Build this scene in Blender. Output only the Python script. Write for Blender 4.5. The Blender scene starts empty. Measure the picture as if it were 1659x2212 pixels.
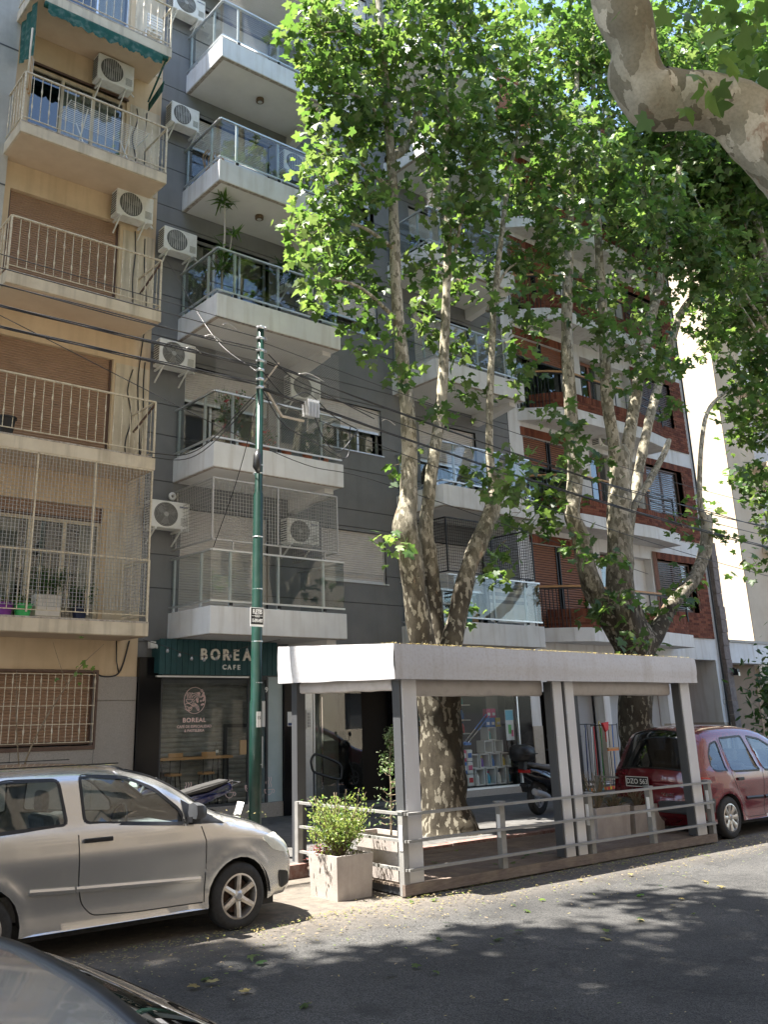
import bpy, bmesh, math, random
from math import sin, cos, pi, radians, sqrt, atan2, hypot
from mathutils import Vector, Matrix, noise
from mathutils.geometry import delaunay_2d_cdt
SC = bpy.context.scene
COL = SC.collection
# ---------------------------------------------------------------- camera, sky, sun, exposure
YAW, PITCH, ROLL = .6605, .3013, .0169
cam = bpy.data.cameras.new('camera'); camo = bpy.data.objects.new('camera', cam); COL.objects.link(camo)
cam.sensor_fit = 'VERTICAL'; cam.sensor_height = 36.0; cam.lens = 36.0 * 1974.66 / 2212
cam.shift_x = (829.5 - 703.66) / 2212; cam.shift_y = -(1106 - 926.08) / 2212
cam.clip_start = .05; cam.clip_end = 2000
_f = Vector((sin(YAW) * cos(PITCH), cos(YAW) * cos(PITCH), sin(PITCH)))
_r = Vector((cos(YAW), -sin(YAW), 0)); _d = _f.cross(_r)
_r2 = _r * cos(ROLL) + _d * sin(ROLL); _d2 = _d * cos(ROLL) - _r * sin(ROLL)
camo.matrix_world = Matrix(((_r2.x, -_d2.x, -_f.x, 0), (_r2.y, -_d2.y, -_f.y, 0), (_r2.z, -_d2.z, -_f.z, 1.95), (0, 0, 0, 1)))
SC.camera = camo
SUN = Vector((-.342, .152, .927)).normalized()            # towards the sun
W = bpy.data.worlds.new('World'); SC.world = W; W.use_nodes = True
nt = W.node_tree; bg = nt.nodes['Background']
sky = nt.nodes.new('ShaderNodeTexSky'); sky.sky_type = 'NISHITA'; sky.sun_disc = False
sky.sun_elevation = math.asin(SUN.z); sky.sun_rotation = atan2(SUN.x, SUN.y)
sky.dust_density = 1.5; sky.air_density = 1.0
nt.links.new(sky.outputs[0], bg.inputs[0]); bg.inputs[1].default_value = .108
sl = bpy.data.lights.new('sun', 'SUN'); sl.energy = 5.0; sl.angle = radians(.53); sl.color = (1, .95, .87)
so = bpy.data.objects.new('sun', sl); COL.objects.link(so); so.rotation_euler = SUN.to_track_quat('Z', 'Y').to_euler()
so.location = (0, 0, 40)
vs = SC.view_settings; vs.view_transform = 'Standard'; vs.look = 'None'; vs.gamma = 1.0; vs.use_curve_mapping = False
vs.exposure = 2.32
SC.render.engine = 'CYCLES'
SC.cycles.max_bounces = 8; SC.cycles.diffuse_bounces = 4; SC.cycles.glossy_bounces = 4
SC.cycles.transmission_bounces = 6; SC.cycles.transparent_max_bounces = 16
SC.render.resolution_x = 769; SC.render.resolution_y = 1024
R = random.Random(7)
# ---------------------------------------------------------------- helpers
WORLD = {}
def reg(o, m=None): WORLD[o.name] = m if m is not None else Matrix.Identity(4)
def tag(o, label=None, cat=None, group=None, kind=None):
    if label: o['label'] = label
    if cat: o['category'] = cat
    if group: o['group'] = group
    if kind: o['kind'] = kind
    return o
def thing(name, label, cat, loc=(0, 0, 0), group=None, rz=0):
    o = bpy.data.objects.new(name, None); COL.objects.link(o); o.empty_display_size = .2
    o.location = loc; o.rotation_euler = (0, 0, rz)
    reg(o, Matrix.Translation(loc) @ Matrix.Rotation(rz, 4, 'Z')); return tag(o, label, cat, group)
def link(name, me, parent=None, mw=None, local=False):
    """link mesh data; vertices are in world coordinates unless mw places them (local: inside the parent's frame)"""
    o = bpy.data.objects.new(name, me); COL.objects.link(o)
    m = mw if mw is not None else Matrix.Identity(4)
    if parent is not None:
        o.parent = parent
        if not local: o.matrix_parent_inverse = WORLD[parent.name].inverted()
    o.matrix_basis = m
    reg(o, (WORLD[parent.name] @ m) if (local and parent is not None) else m)
    return o
class MB:
    def __init__(s): s.v = []; s.f = []; s.m = []; s.cur = 0
    def face(s, pts):
        b = len(s.v); s.v += [tuple(p) for p in pts]; s.f.append(tuple(range(b, b + len(pts)))); s.m.append(s.cur)
    def add(s, vs, fs):
        b = len(s.v); s.v += [tuple(p) for p in vs]
        for f in fs: s.f.append(tuple(i + b for i in f)); s.m.append(s.cur)
        return s
    def box(s, x0, x1, y0, y1, z0, z1):
        vs = [(x0, y0, z0), (x1, y0, z0), (x1, y1, z0), (x0, y1, z0), (x0, y0, z1), (x1, y0, z1), (x1, y1, z1), (x0, y1, z1)]
        return s.add(vs, [(0, 3, 2, 1), (4, 5, 6, 7), (0, 1, 5, 4), (1, 2, 6, 5), (2, 3, 7, 6), (3, 0, 4, 7)])
    def bar(s, p, q, w, h=None, up=(0, 0, 1)):
        p = Vector(p); q = Vector(q); h = h or w; d = (q - p).normalized(); u = Vector(up)
        if abs(d.dot(u)) > .98: u = Vector((0, 1, 0))
        r = d.cross(u).normalized() * w / 2; u = r.cross(d).normalized() * h / 2
        vs = [p - r - u, p + r - u, p + r + u, p - r + u, q - r - u, q + r - u, q + r + u, q - r + u]
        return s.add(vs, [(0, 3, 2, 1), (4, 5, 6, 7), (0, 1, 5, 4), (1, 2, 6, 5), (2, 3, 7, 6), (3, 0, 4, 7)])
    def tube(s, pts, rad, n=8, cap=True):
        pts = [Vector(p) for p in pts]; k = len(pts)
        if not hasattr(rad, '__len__'): rad = [rad] * k
        vs = []; fs = []; prev = None
        for i in range(k):
            t = (pts[min(i + 1, k - 1)] - pts[max(i - 1, 0)]).normalized()
            if prev is None:
                a = Vector((0, 0, 1)) if abs(t.z) < .9 else Vector((1, 0, 0)); u = t.cross(a).normalized()
            else: u = (prev - t * prev.dot(t)).normalized()
            prev = u; w = t.cross(u)
            for j in range(n):
                an = 2 * pi * j / n; vs.append(pts[i] + (u * cos(an) + w * sin(an)) * rad[i])
        for i in range(k - 1):
            for j in range(n):
                a = i * n + j; b = i * n + (j + 1) % n; fs.append((a, b, b + n, a + n))
        if cap: fs.append(tuple(range(n - 1, -1, -1))); fs.append(tuple(range((k - 1) * n, k * n)))
        return s.add(vs, fs)
    def lathe(s, prof, c=(0, 0, 0), n=24, axis='z'):
        vs = []; fs = []; k = len(prof)
        for r, h in prof:
            for j in range(n):
                an = 2 * pi * j / n; x, y = r * cos(an), r * sin(an)
                p = (x, y, h) if axis == 'z' else ((x, h, y) if axis == 'y' else (h, x, y))
                vs.append((p[0] + c[0], p[1] + c[1], p[2] + c[2]))
        for i in range(k - 1):
            for j in range(n):
                a = i * n + j; b = i * n + (j + 1) % n; fs.append((a, b, b + n, a + n) if axis != 'y' else (a, a + n, b + n, b))
        return s.add(vs, fs)
    def prism(s, pts, d):
        """polygon pts (3-D list) extruded by vector d"""
        d = Vector(d); pts = [Vector(p) for p in pts]; n = len(pts)
        vs = pts + [p + d for p in pts]
        return s.add(vs, [tuple(range(n - 1, -1, -1)), tuple(range(n, 2 * n))] + [(i, (i + 1) % n, n + (i + 1) % n, n + i) for i in range(n)])
    def mesh(s, name, mat, smooth=False, fix=True):
        me = bpy.data.meshes.new(name); me.from_pydata(s.v, [], s.f)
        for m in (mat if isinstance(mat, (list, tuple)) else [mat]): me.materials.append(m)
        if isinstance(mat, (list, tuple)): me.polygons.foreach_set('material_index', s.m)
        if fix:
            bm = bmesh.new(); bm.from_mesh(me)
            if smooth: bmesh.ops.remove_doubles(bm, verts=bm.verts, dist=1e-4)
            bmesh.ops.recalc_face_normals(bm, faces=bm.faces); bm.to_mesh(me); bm.free()
        if smooth: me.polygons.foreach_set('use_smooth', [True] * len(me.polygons))
        me.update(); return me
    def build(s, name, mat, parent=None, smooth=False, mw=None, local=False, bev=0, fix=True, sharp=None):
        me = s.mesh(name, mat, smooth, fix); o = link(name, me, parent, mw, local)
        if bev:
            b = o.modifiers.new('bevel', 'BEVEL'); b.width = bev; b.segments = 2; b.limit_method = 'ANGLE'; b.angle_limit = radians(50)
        if sharp and smooth: me.set_sharp_from_angle(angle=radians(sharp))
        return o
def box(name, mat, parent, x0, x1, y0, y1, z0, z1, bev=0):
    m = MB(); m.box(x0, x1, y0, y1, z0, z1); return m.build(name, mat, parent, bev=bev)
def struct(o): o['kind'] = 'structure'; return o
def stuff(o): o['kind'] = 'stuff'; return o
def cyl(name, mat, parent, p, q, r, n=12): m = MB(); m.tube([p, q], r, n); return m.build(name, mat, parent, smooth=True, sharp=40)
def T(x, y, z, rz=0, s=1): return Matrix.Translation((x, y, z)) @ Matrix.Rotation(rz, 4, 'Z') @ Matrix.Scale(s, 4)
def text_mesh(txt, size, extrude=.002, bold=0, sx=1.0, align='CENTER', space=1.0):
    c = bpy.data.curves.new('lettering', 'FONT'); c.body = txt; c.size = size; c.extrude = extrude; c.offset = bold; c.align_x = align; c.align_y = 'CENTER'
    c.space_character = space; c.resolution_u = 3
    o = bpy.data.objects.new('lettering', c); COL.objects.link(o); me = bpy.data.meshes.new_from_object(o)
    bpy.data.objects.remove(o); bpy.data.curves.remove(c)
    me.transform(Matrix.Diagonal((sx, 1, 1, 1))); return me
def text(name, txt, size, loc, mat, parent, extrude=.002, bold=0, sx=1.0, face='-y', space=1.0, tilt=0, align='CENTER'):
    me = text_mesh(txt, size, extrude, bold, sx, align, space); me.materials.clear(); me.materials.append(mat)
    rot = {'-y': Matrix.Rotation(pi / 2, 4, 'X'), '-x': Matrix.Rotation(-pi / 2, 4, 'Z') @ Matrix.Rotation(pi / 2, 4, 'X')}[face]
    return link(name, me, parent, Matrix.Translation(loc) @ rot @ Matrix.Rotation(tilt, 4, 'Z'))
def catmull(pts, k=6):
    P = [Vector(p) for p in pts]; P = [P[0] * 2 - P[1]] + P + [P[-1] * 2 - P[-2]]; out = []
    for i in range(1, len(P) - 2):
        for j in range(k):
            t = j / k; a, b, c, d = P[i - 1:i + 3]
            out.append(.5 * ((2 * b) + (c - a) * t + (2 * a - 5 * b + 4 * c - d) * t * t + (3 * b - a - 3 * c + d) * t ** 3))
    out.append(P[-2]); return out
# ---------------------------------------------------------------- materials
def nodes(name):
    m = bpy.data.materials.new(name); m.use_nodes = True; n = m.node_tree.nodes; b = n['Principled BSDF']; return m, n, m.node_tree.links, b
def setspec(b, v): b.inputs['Specular IOR Level'].default_value = v
def pm(name, c1, c2=None, scale=4, rough=.75, bump=0, bscale=80, metal=0, spec=.4, streak=None, coat=0, dirt=None, detail=6, stretch=None, rvar=0):
    """principled, colour mottled between c1 and c2; streak=(colour, amount) adds vertical weather stains; dirt=(colour, amount, scale)"""
    m, n, l, b = nodes(name); b.inputs['Roughness'].default_value = rough; b.inputs['Metallic'].default_value = metal; setspec(b, spec)
    b.inputs['Coat Weight'].default_value = coat
    tc = n.new('ShaderNodeNewGeometry'); src = tc.outputs['Position']
    if stretch:
        mp = n.new('ShaderNodeMapping'); mp.inputs['Scale'].default_value = stretch; l.new(src, mp.inputs[0]); vsrc = mp.outputs[0]
    else: vsrc = src
    out = None
    if c2 is not None:
        t = n.new('ShaderNodeTexNoise'); t.inputs['Scale'].default_value = scale; t.inputs['Detail'].default_value = detail; t.inputs['Roughness'].default_value = .65
        l.new(vsrc, t.inputs['Vector'])
        r = n.new('ShaderNodeValToRGB'); r.color_ramp.elements[0].position = .35; r.color_ramp.elements[1].position = .68
        r.color_ramp.elements[0].color = (*c1, 1); r.color_ramp.elements[1].color = (*c2, 1); l.new(t.outputs['Fac'], r.inputs[0]); out = r.outputs[0]
        if rvar:
            mr = n.new('ShaderNodeMapRange'); mr.inputs['To Min'].default_value = rough - rvar; mr.inputs['To Max'].default_value = rough + rvar
            l.new(t.outputs['Fac'], mr.inputs[0]); l.new(mr.outputs[0], b.inputs['Roughness'])
    else: b.inputs['Base Color'].default_value = (*c1, 1)
    def over(fac, col):
        nonlocal out
        mx = n.new('ShaderNodeMix'); mx.data_type = 'RGBA'; l.new(fac, mx.inputs['Factor'])
        if out is not None: l.new(out, mx.inputs['A'])
        else: mx.inputs['A'].default_value = (*c1, 1)
        mx.inputs['B'].default_value = (*col, 1); out = mx.outputs['Result']
    def mask(vec, sc, lo, hi, amt, det=5):
        t = n.new('ShaderNodeTexNoise'); t.inputs['Scale'].default_value = sc; t.inputs['Detail'].default_value = det; l.new(vec, t.inputs['Vector'])
        mr = n.new('ShaderNodeMapRange'); mr.inputs['From Min'].default_value = lo; mr.inputs['From Max'].default_value = hi; mr.inputs['To Max'].default_value = amt
        l.new(t.outputs['Fac'], mr.inputs[0]); return mr.outputs[0]
    if streak:
        mp = n.new('ShaderNodeMapping'); mp.inputs['Scale'].default_value = (4.5, 4.5, .4); l.new(src, mp.inputs[0])
        over(mask(mp.outputs[0], 1.5, .5, .76, streak[1] * .85, 7), streak[0])
    if dirt: over(mask(src, dirt[2], .48, .72, dirt[1], 8), dirt[0])
    if out is not None: l.new(out, b.inputs['Base Color'])
    if bump:
        t = n.new('ShaderNodeTexNoise'); t.inputs['Scale'].default_value = bscale; t.inputs['Detail'].default_value = 5; l.new(vsrc, t.inputs['Vector'])
        bp = n.new('ShaderNodeBump'); bp.inputs['Strength'].default_value = bump; bp.inputs['Distance'].default_value = .01
        l.new(t.outputs['Fac'], bp.inputs['Height']); l.new(bp.outputs[0], b.inputs['Normal'])
    return m
def glass(name, tint, refl=1.0, rough=0.0, ior=1.5, base=.045):
    """thin pane: tinted see-through with a fresnel mirror"""
    m = bpy.data.materials.new(name); m.use_nodes = True; n = m.node_tree.nodes; l = m.node_tree.links; n.clear()
    o = n.new('ShaderNodeOutputMaterial'); t = n.new('ShaderNodeBsdfTransparent'); t.inputs[0].default_value = (*tint, 1)
    g = n.new('ShaderNodeBsdfGlossy'); g.inputs['Roughness'].default_value = rough; g.inputs['Color'].default_value = (refl, refl, refl, 1)
    f = n.new('ShaderNodeFresnel'); gm = n.new('ShaderNodeNewGeometry'); mr = n.new('ShaderNodeMapRange'); mr.inputs['To Min'].default_value = ior; mr.inputs['To Max'].default_value = 1 / ior; l.new(gm.outputs['Backfacing'], mr.inputs[0]); l.new(mr.outputs[0], f.inputs[0]); mx = n.new('ShaderNodeMixShader')
    mm = n.new('ShaderNodeMath'); mm.operation = 'MULTIPLY_ADD'; mm.inputs[1].default_value = 1.0; mm.inputs[2].default_value = base; l.new(f.outputs[0], mm.inputs[0])
    l.new(mm.outputs[0], mx.inputs[0]); l.new(t.outputs[0], mx.inputs[1]); l.new(g.outputs[0], mx.inputs[2]); l.new(mx.outputs[0], o.inputs[0]); return m
def leafmat(name, c1, c2, trans, sc=.9, rough=.45):
    m, n, l, b = nodes(name); b.inputs['Roughness'].default_value = rough; setspec(b, .55)
    g = n.new('ShaderNodeNewGeometry'); r = n.new('ShaderNodeValToRGB')
    r.color_ramp.elements[0].color = (*c1, 1); r.color_ramp.elements[1].color = (*c2, 1); l.new(g.outputs['Random Per Island'], r.inputs[0])
    l.new(r.outputs[0], b.inputs['Base Color'])
    t = n.new('ShaderNodeBsdfTranslucent'); t.inputs[0].default_value = (*trans, 1)
    hs = n.new('ShaderNodeMix'); hs.data_type = 'RGBA'; hs.inputs['Factor'].default_value = .5; l.new(r.outputs[0], hs.inputs['A']); hs.inputs['B'].default_value = (*trans, 1)
    l.new(hs.outputs['Result'], t.inputs[0])
    mx = n.new('ShaderNodeMixShader'); mx.inputs[0].default_value = .48; l.new(b.outputs[0], mx.inputs[1]); l.new(t.outputs[0], mx.inputs[2])
    l.new(mx.outputs[0], n['Material Output'].inputs[0]); return m
def barkmat(name, z0=3.8, z1=6.2, sc=21):
    """plane-tree bark: pale flaking skin with olive flecks above, older brown-olive bark with pale scars low on the trunk, darkened further for the shade there"""
    m, n, l, b = nodes(name); b.inputs['Roughness'].default_value = .85; setspec(b, .2)
    g = n.new('ShaderNodeNewGeometry'); mp = n.new('ShaderNodeMapping'); mp.inputs['Scale'].default_value = (1, 1, .48); l.new(g.outputs['Position'], mp.inputs[0])
    def noi(scale, vec, det=5, rough=.6):
        t = n.new('ShaderNodeTexNoise'); t.inputs['Scale'].default_value = scale; t.inputs['Detail'].default_value = det; t.inputs['Roughness'].default_value = rough; l.new(vec, t.inputs['Vector']); return t
    def ramp(fac, stops, const=False):
        r = n.new('ShaderNodeValToRGB'); e = r.color_ramp.elements; r.color_ramp.interpolation = 'CONSTANT' if const else 'LINEAR'
        e[0].position, e[0].color = stops[0][0], (*stops[0][1], 1); e[1].position, e[1].color = stops[1][0], (*stops[1][1], 1)
        for p, c in stops[2:]: x = e.new(p); x.color = (*c, 1)
        l.new(fac, r.inputs[0]); return r.outputs[0]
    def mix(fac, A_, B_, mode='MIX'):
        x = n.new('ShaderNodeMix'); x.data_type = 'RGBA'; x.blend_type = mode
        for k, v in (('Factor', fac), ('A', A_), ('B', B_)):
            if hasattr(v, 'links') or hasattr(v, 'is_linked'): l.new(v, x.inputs[k])
            elif k == 'Factor': x.inputs[k].default_value = v
            else: x.inputs[k].default_value = (*v, 1)
        return x.outputs['Result']
    wn = noi(14, mp.outputs[0], 3); vec = mix(.05, mp.outputs[0], wn.outputs['Color'], 'LINEAR_LIGHT')
    v = n.new('ShaderNodeTexVoronoi'); v.inputs['Scale'].default_value = sc; l.new(vec, v.inputs['Vector']); sp = n.new('ShaderNodeSeparateColor'); l.new(v.outputs['Color'], sp.inputs[0])
    big = noi(2.6, mp.outputs[0], 4); pale = ramp(big.outputs['Fac'], [(.36, (.25, .235, .175)), (.62, (.43, .39, .295))])
    fl = ramp(sp.outputs[0], [(0, (0, 0, 0)), (.64, (1, 1, 1))], True); young = mix(fl, pale, (.19, .172, .122)); sc2 = ramp(sp.outputs[1], [(0, (0, 0, 0)), (.84, (1, 1, 1))], True); young = mix(sc2, young, (.52, .475, .37))
    dkn = noi(5, vec, 6, .7); dark = ramp(dkn.outputs['Fac'], [(.35, (.034, .028, .02)), (.65, (.072, .062, .045))]); oldc = mix(ramp(sp.outputs[2], [(0, (0, 0, 0)), (.78, (1, 1, 1))], True), dark, (.20, .182, .142))  # old bark and scars, colour darkened further to stand in for shade
    s = n.new('ShaderNodeSeparateXYZ'); l.new(g.outputs['Position'], s.inputs[0]); ad = n.new('ShaderNodeMath'); ad.operation = 'MULTIPLY_ADD'; l.new(dkn.outputs['Fac'], ad.inputs[0]); ad.inputs[1].default_value = 3.0; l.new(s.outputs['Z'], ad.inputs[2])
    mr = n.new('ShaderNodeMapRange'); mr.inputs['From Min'].default_value = z0 + 1.5; mr.inputs['From Max'].default_value = z1 + 1.5; l.new(ad.outputs[0], mr.inputs[0]); col = mix(mr.outputs[0], oldc, young)
    br = noi(3.5, vec, 5, .7); col = mix(ramp(br.outputs['Fac'], [(.64, (0, 0, 0)), (.70, (.75, .75, .75))]), col, (.24, .15, .095))
    fine = noi(70, g.outputs['Position'], 4); col = mix(.4, col, ramp(fine.outputs['Fac'], [(.3, (.45, .42, .38)), (.6, (1, 1, 1))]), 'MULTIPLY'); l.new(col, b.inputs['Base Color'])
    bp = n.new('ShaderNodeBump'); bp.inputs['Strength'].default_value = .8; bp.inputs['Distance'].default_value = .015; l.new(sp.outputs[0], bp.inputs['Height']); l.new(bp.outputs[0], b.inputs['Normal']); return m
def asphalt():
    m, n, l, b = nodes('asphalt'); b.inputs['Roughness'].default_value = .9; setspec(b, .25)
    g = n.new('ShaderNodeNewGeometry')
    v = n.new('ShaderNodeTexVoronoi'); v.inputs['Scale'].default_value = 110; l.new(g.outputs['Position'], v.inputs['Vector'])
    r = n.new('ShaderNodeValToRGB'); r.color_ramp.elements[0].color = (.026, .026, .026, 1); r.color_ramp.elements[1].color = (.085, .083, .08, 1)
    sp = n.new('ShaderNodeSeparateColor'); l.new(v.outputs['Color'], sp.inputs[0]); l.new(sp.outputs[0], r.inputs[0])
    t = n.new('ShaderNodeTexNoise'); t.inputs['Scale'].default_value = .8; t.inputs['Detail'].default_value = 7; l.new(g.outputs['Position'], t.inputs['Vector'])
    r2 = n.new('ShaderNodeValToRGB'); r2.color_ramp.elements[0].position = .3; r2.color_ramp.elements[0].color = (.6, .6, .6, 1); r2.color_ramp.elements[1].position = .7; r2.color_ramp.elements[1].color = (1.2, 1.19, 1.17, 1)
    l.new(t.outputs['Fac'], r2.inputs[0])
    mx = n.new('ShaderNodeMix'); mx.data_type = 'RGBA'; mx.blend_type = 'MULTIPLY'; mx.inputs['Factor'].default_value = 1; l.new(r.outputs[0], mx.inputs['A']); l.new(r2.outputs[0], mx.inputs['B'])
    wv = n.new('ShaderNodeTexNoise'); wv.inputs['Scale'].default_value = 2.5; wv.inputs['Detail'].default_value = 5; l.new(g.outputs['Position'], wv.inputs['Vector'])
    wm = n.new('ShaderNodeMix'); wm.data_type = 'RGBA'; wm.blend_type = 'LINEAR_LIGHT'; wm.inputs['Factor'].default_value = .25; l.new(g.outputs['Position'], wm.inputs['A']); l.new(wv.outputs['Color'], wm.inputs['B'])
    cv = n.new('ShaderNodeTexVoronoi'); cv.feature = 'DISTANCE_TO_EDGE'; cv.inputs['Scale'].default_value = .55; l.new(wm.outputs['Result'], cv.inputs['Vector'])
    cr_ = n.new('ShaderNodeMapRange'); cr_.inputs['From Min'].default_value = .004; cr_.inputs['From Max'].default_value = .012; cr_.inputs['To Min'].default_value = .3; cr_.inputs['To Max'].default_value = 0; l.new(cv.outputs['Distance'], cr_.inputs[0])
    cm_ = n.new('ShaderNodeMix'); cm_.data_type = 'RGBA'; l.new(cr_.outputs[0], cm_.inputs['Factor']); l.new(mx.outputs['Result'], cm_.inputs['A']); cm_.inputs['B'].default_value = (.012, .012, .012, 1)
    st_ = n.new('ShaderNodeMapRange'); st_.inputs['From Min'].default_value = .58; st_.inputs['From Max'].default_value = .66; st_.inputs['To Max'].default_value = .6; l.new(wv.outputs['Fac'], st_.inputs[0])
    mx = n.new('ShaderNodeMix'); mx.data_type = 'RGBA'; l.new(st_.outputs[0], mx.inputs['Factor']); l.new(cm_.outputs['Result'], mx.inputs['A']); mx.inputs['B'].default_value = (.03, .029, .028, 1)
    # dusty, leaf-littered gutter by the far kerb, colour paled to strengthen the sun patch
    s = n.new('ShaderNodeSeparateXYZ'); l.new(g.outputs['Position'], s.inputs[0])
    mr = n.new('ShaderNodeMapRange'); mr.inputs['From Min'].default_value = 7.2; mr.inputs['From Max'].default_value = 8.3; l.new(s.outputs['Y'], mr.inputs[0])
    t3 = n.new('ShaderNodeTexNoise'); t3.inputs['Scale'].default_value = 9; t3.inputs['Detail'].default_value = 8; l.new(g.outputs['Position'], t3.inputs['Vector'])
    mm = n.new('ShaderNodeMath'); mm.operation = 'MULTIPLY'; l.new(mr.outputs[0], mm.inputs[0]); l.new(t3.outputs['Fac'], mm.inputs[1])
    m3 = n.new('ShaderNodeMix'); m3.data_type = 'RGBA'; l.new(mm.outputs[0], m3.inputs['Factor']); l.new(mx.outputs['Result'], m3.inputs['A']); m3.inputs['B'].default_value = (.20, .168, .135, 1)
    l.new(m3.outputs['Result'], b.inputs['Base Color'])
    bp = n.new('ShaderNodeBump'); bp.inputs['Strength'].default_value = .5; bp.inputs['Distance'].default_value = .006; l.new(v.outputs['Distance'], bp.inputs['Height']); l.new(bp.outputs[0], b.inputs['Normal']); return m
def brickmat(name, c):
    m, n, l, b = nodes(name); b.inputs['Roughness'].default_value = .85; setspec(b, .25)
    oi = n.new('ShaderNodeObjectInfo'); g = n.new('ShaderNodeNewGeometry')
    a = n.new('ShaderNodeMath'); a.operation = 'ADD'; l.new(oi.outputs['Random'], a.inputs[0]); l.new(g.outputs['Random Per Island'], a.inputs[1])
    fr = n.new('ShaderNodeMath'); fr.operation = 'FRACT'; l.new(a.outputs[0], fr.inputs[0])
    r = n.new('ShaderNodeValToRGB'); e = r.color_ramp.elements; e[0].color = (c[0] * .6, c[1] * .55, c[2] * .55, 1); e[1].color = (c[0] * 1.35, c[1] * 1.45, c[2] * 1.4, 1)
    l.new(fr.outputs[0], r.inputs[0])
    t = n.new('ShaderNodeTexNoise'); t.inputs['Scale'].default_value = 25; t.inputs['Detail'].default_value = 5; l.new(g.outputs['Position'], t.inputs['Vector'])
    mx = n.new('ShaderNodeMix'); mx.data_type = 'RGBA'; mx.blend_type = 'MULTIPLY'; mx.inputs['Factor'].default_value = .5; l.new(r.outputs[0], mx.inputs['A']); l.new(t.outputs['Color'], mx.inputs['B'])
    l.new(mx.outputs['Result'], b.inputs['Base Color']); return m
def carpaint(name, c, c2, metal=.55):
    m, n, l, b = nodes(name); b.inputs['Metallic'].default_value = metal; b.inputs['Roughness'].default_value = .27
    b.inputs['Coat Weight'].default_value = 1.0; b.inputs['Coat Roughness'].default_value = .06
    g = n.new('ShaderNodeNewGeometry'); t = n.new('ShaderNodeTexNoise'); t.inputs['Scale'].default_value = 3; t.inputs['Detail'].default_value = 8; l.new(g.outputs['Position'], t.inputs['Vector'])
    r = n.new('ShaderNodeValToRGB'); r.color_ramp.elements[0].position = .4; r.color_ramp.elements[0].color = (*c, 1); r.color_ramp.elements[1].position = .75; r.color_ramp.elements[1].color = (*c2, 1)
    l.new(t.outputs['Fac'], r.inputs[0]); l.new(r.outputs[0], b.inputs['Base Color'])
    mr = n.new('ShaderNodeMapRange'); mr.inputs['To Min'].default_value = .0; mr.inputs['To Max'].default_value = .08; l.new(t.outputs['Fac'], mr.inputs[0]); l.new(mr.outputs[0], b.inputs['Coat Roughness']); return m
M = {}
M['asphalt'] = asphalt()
M['sidewalk'] = pm('sidewalk_tile', (.07, .068, .066), (.12, .116, .11), 6, .85, .3, 120, dirt=((.06, .055, .05), .6, 2))
M['kerb'] = pm('kerb_granite', (.16, .07, .055), (.26, .2, .18), 12, .8, .4, 60)
M['beige'] = pm('beige_render', (.60, .46, .30), (.69, .54, .36), 1.3, .85, .15, 90, streak=((.36, .26, .16), .45), dirt=((.42, .31, .19), .45, .8))
M['beige_white'] = pm('cream_paint', (.58, .49, .36), (.69, .60, .46), 2, .8, .12, 90, streak=((.22, .18, .13), .75), dirt=((.4, .33, .24), .4, 3))
M['soffit_b'] = pm('cream_soffit', (.57, .44, .31), (.64, .51, .37), 2, .85, .1)
M['concrete_l'] = pm('grey_render', (.40, .38, .34), (.52, .50, .45), 1.5, .85, .2, 70, streak=((.3, .28, .25), .4))
M['rail_cream'] = pm('cream_enamel', (.60, .52, .38), (.68, .60, .46), 9, .55, dirt=((.28, .18, .10), .6, 22))
M['shut_brown'] = pm('brown_shutter', (.30, .19, .12), (.36, .23, .15), 3, .55)
M['shut_dk'] = pm('dark_brown_metal', (.10, .06, .045), (.14, .085, .06), 6, .5)
M['granite'] = pm('granite_cladding', (.20, .18, .16), (.44, .40, .36), 120, .45, 0, spec=.5, detail=3, dirt=((.3, .26, .22), .35, 1.2))
M['grey'] = pm('grey_paint', (.172, .177, .182), (.2, .205, .209), 1.2, .8, .12, 60, streak=((.15, .15, .15), .55), dirt=((.26, .255, .25), .35, 1.5))
M['grey_groove'] = pm('groove_paint', (.09, .095, .1), None, rough=.9)
M['white'] = pm('white_paint', (.66, .66, .66), (.75, .75, .74), 1.5, .75, .06, 60, streak=((.42, .38, .33), .65), dirt=((.56, .53, .49), .35, 2))
M['soffit'] = pm('white_soffit', (.66, .64, .61), (.74, .72, .69), 1.5, .85, .08)
M['drip'] = pm('stained_edge', (.25, .20, .16), (.55, .50, .44), 14, .9)
M['alu'] = pm('anodised_aluminium', (.62, .64, .65), (.70, .72, .73), 20, .35, metal=.75)
M['alu_blue'] = pm('aluminium_post', (.56, .60, .61), (.63, .67, .68), 20, .4, metal=.4)
M['shut_grey'] = pm('light_grey_shutter', (.55, .52, .50), (.63, .60, .57), 3, .5)
M['steel'] = pm('galvanised_wire', (.42, .41, .39), (.55, .53, .5), 30, .5, metal=.6)
M['glass_rail'] = glass('railing_glass', (.89, .91, .905), .72, base=.01)
M['glass_win'] = glass('window_glass', (.72, .76, .76), 1.0)
M['glass_shop'] = glass('shop_glass', (.93, .95, .95), .36, base=.0)
M['glass_car'] = glass('car_glass', (.72, .80, .80), 1.0)
M['glass_dark'] = glass('privacy_glass', (.05, .06, .08), 1.0)
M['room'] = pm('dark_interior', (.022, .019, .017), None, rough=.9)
M['curtain'] = pm('cream_curtain', (.55, .50, .42), (.64, .58, .5), 8, .9, stretch=(14, 14, .5))
M['black'] = pm('black_plastic', (.012, .012, .013), (.02, .02, .021), 10, .45)
M['rubber'] = pm('rubber', (.022, .021, .02), (.04, .038, .036), 20, .85)
M['black_gloss'] = pm('polished_black_granite', (.006, .006, .007), (.011, .011, .012), 60, .14, spec=.2)
M['ac'] = pm('ac_white', (.70, .70, .66), (.76, .76, .72), 4, .5, dirt=((.5, .47, .4), .4, 9))
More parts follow.
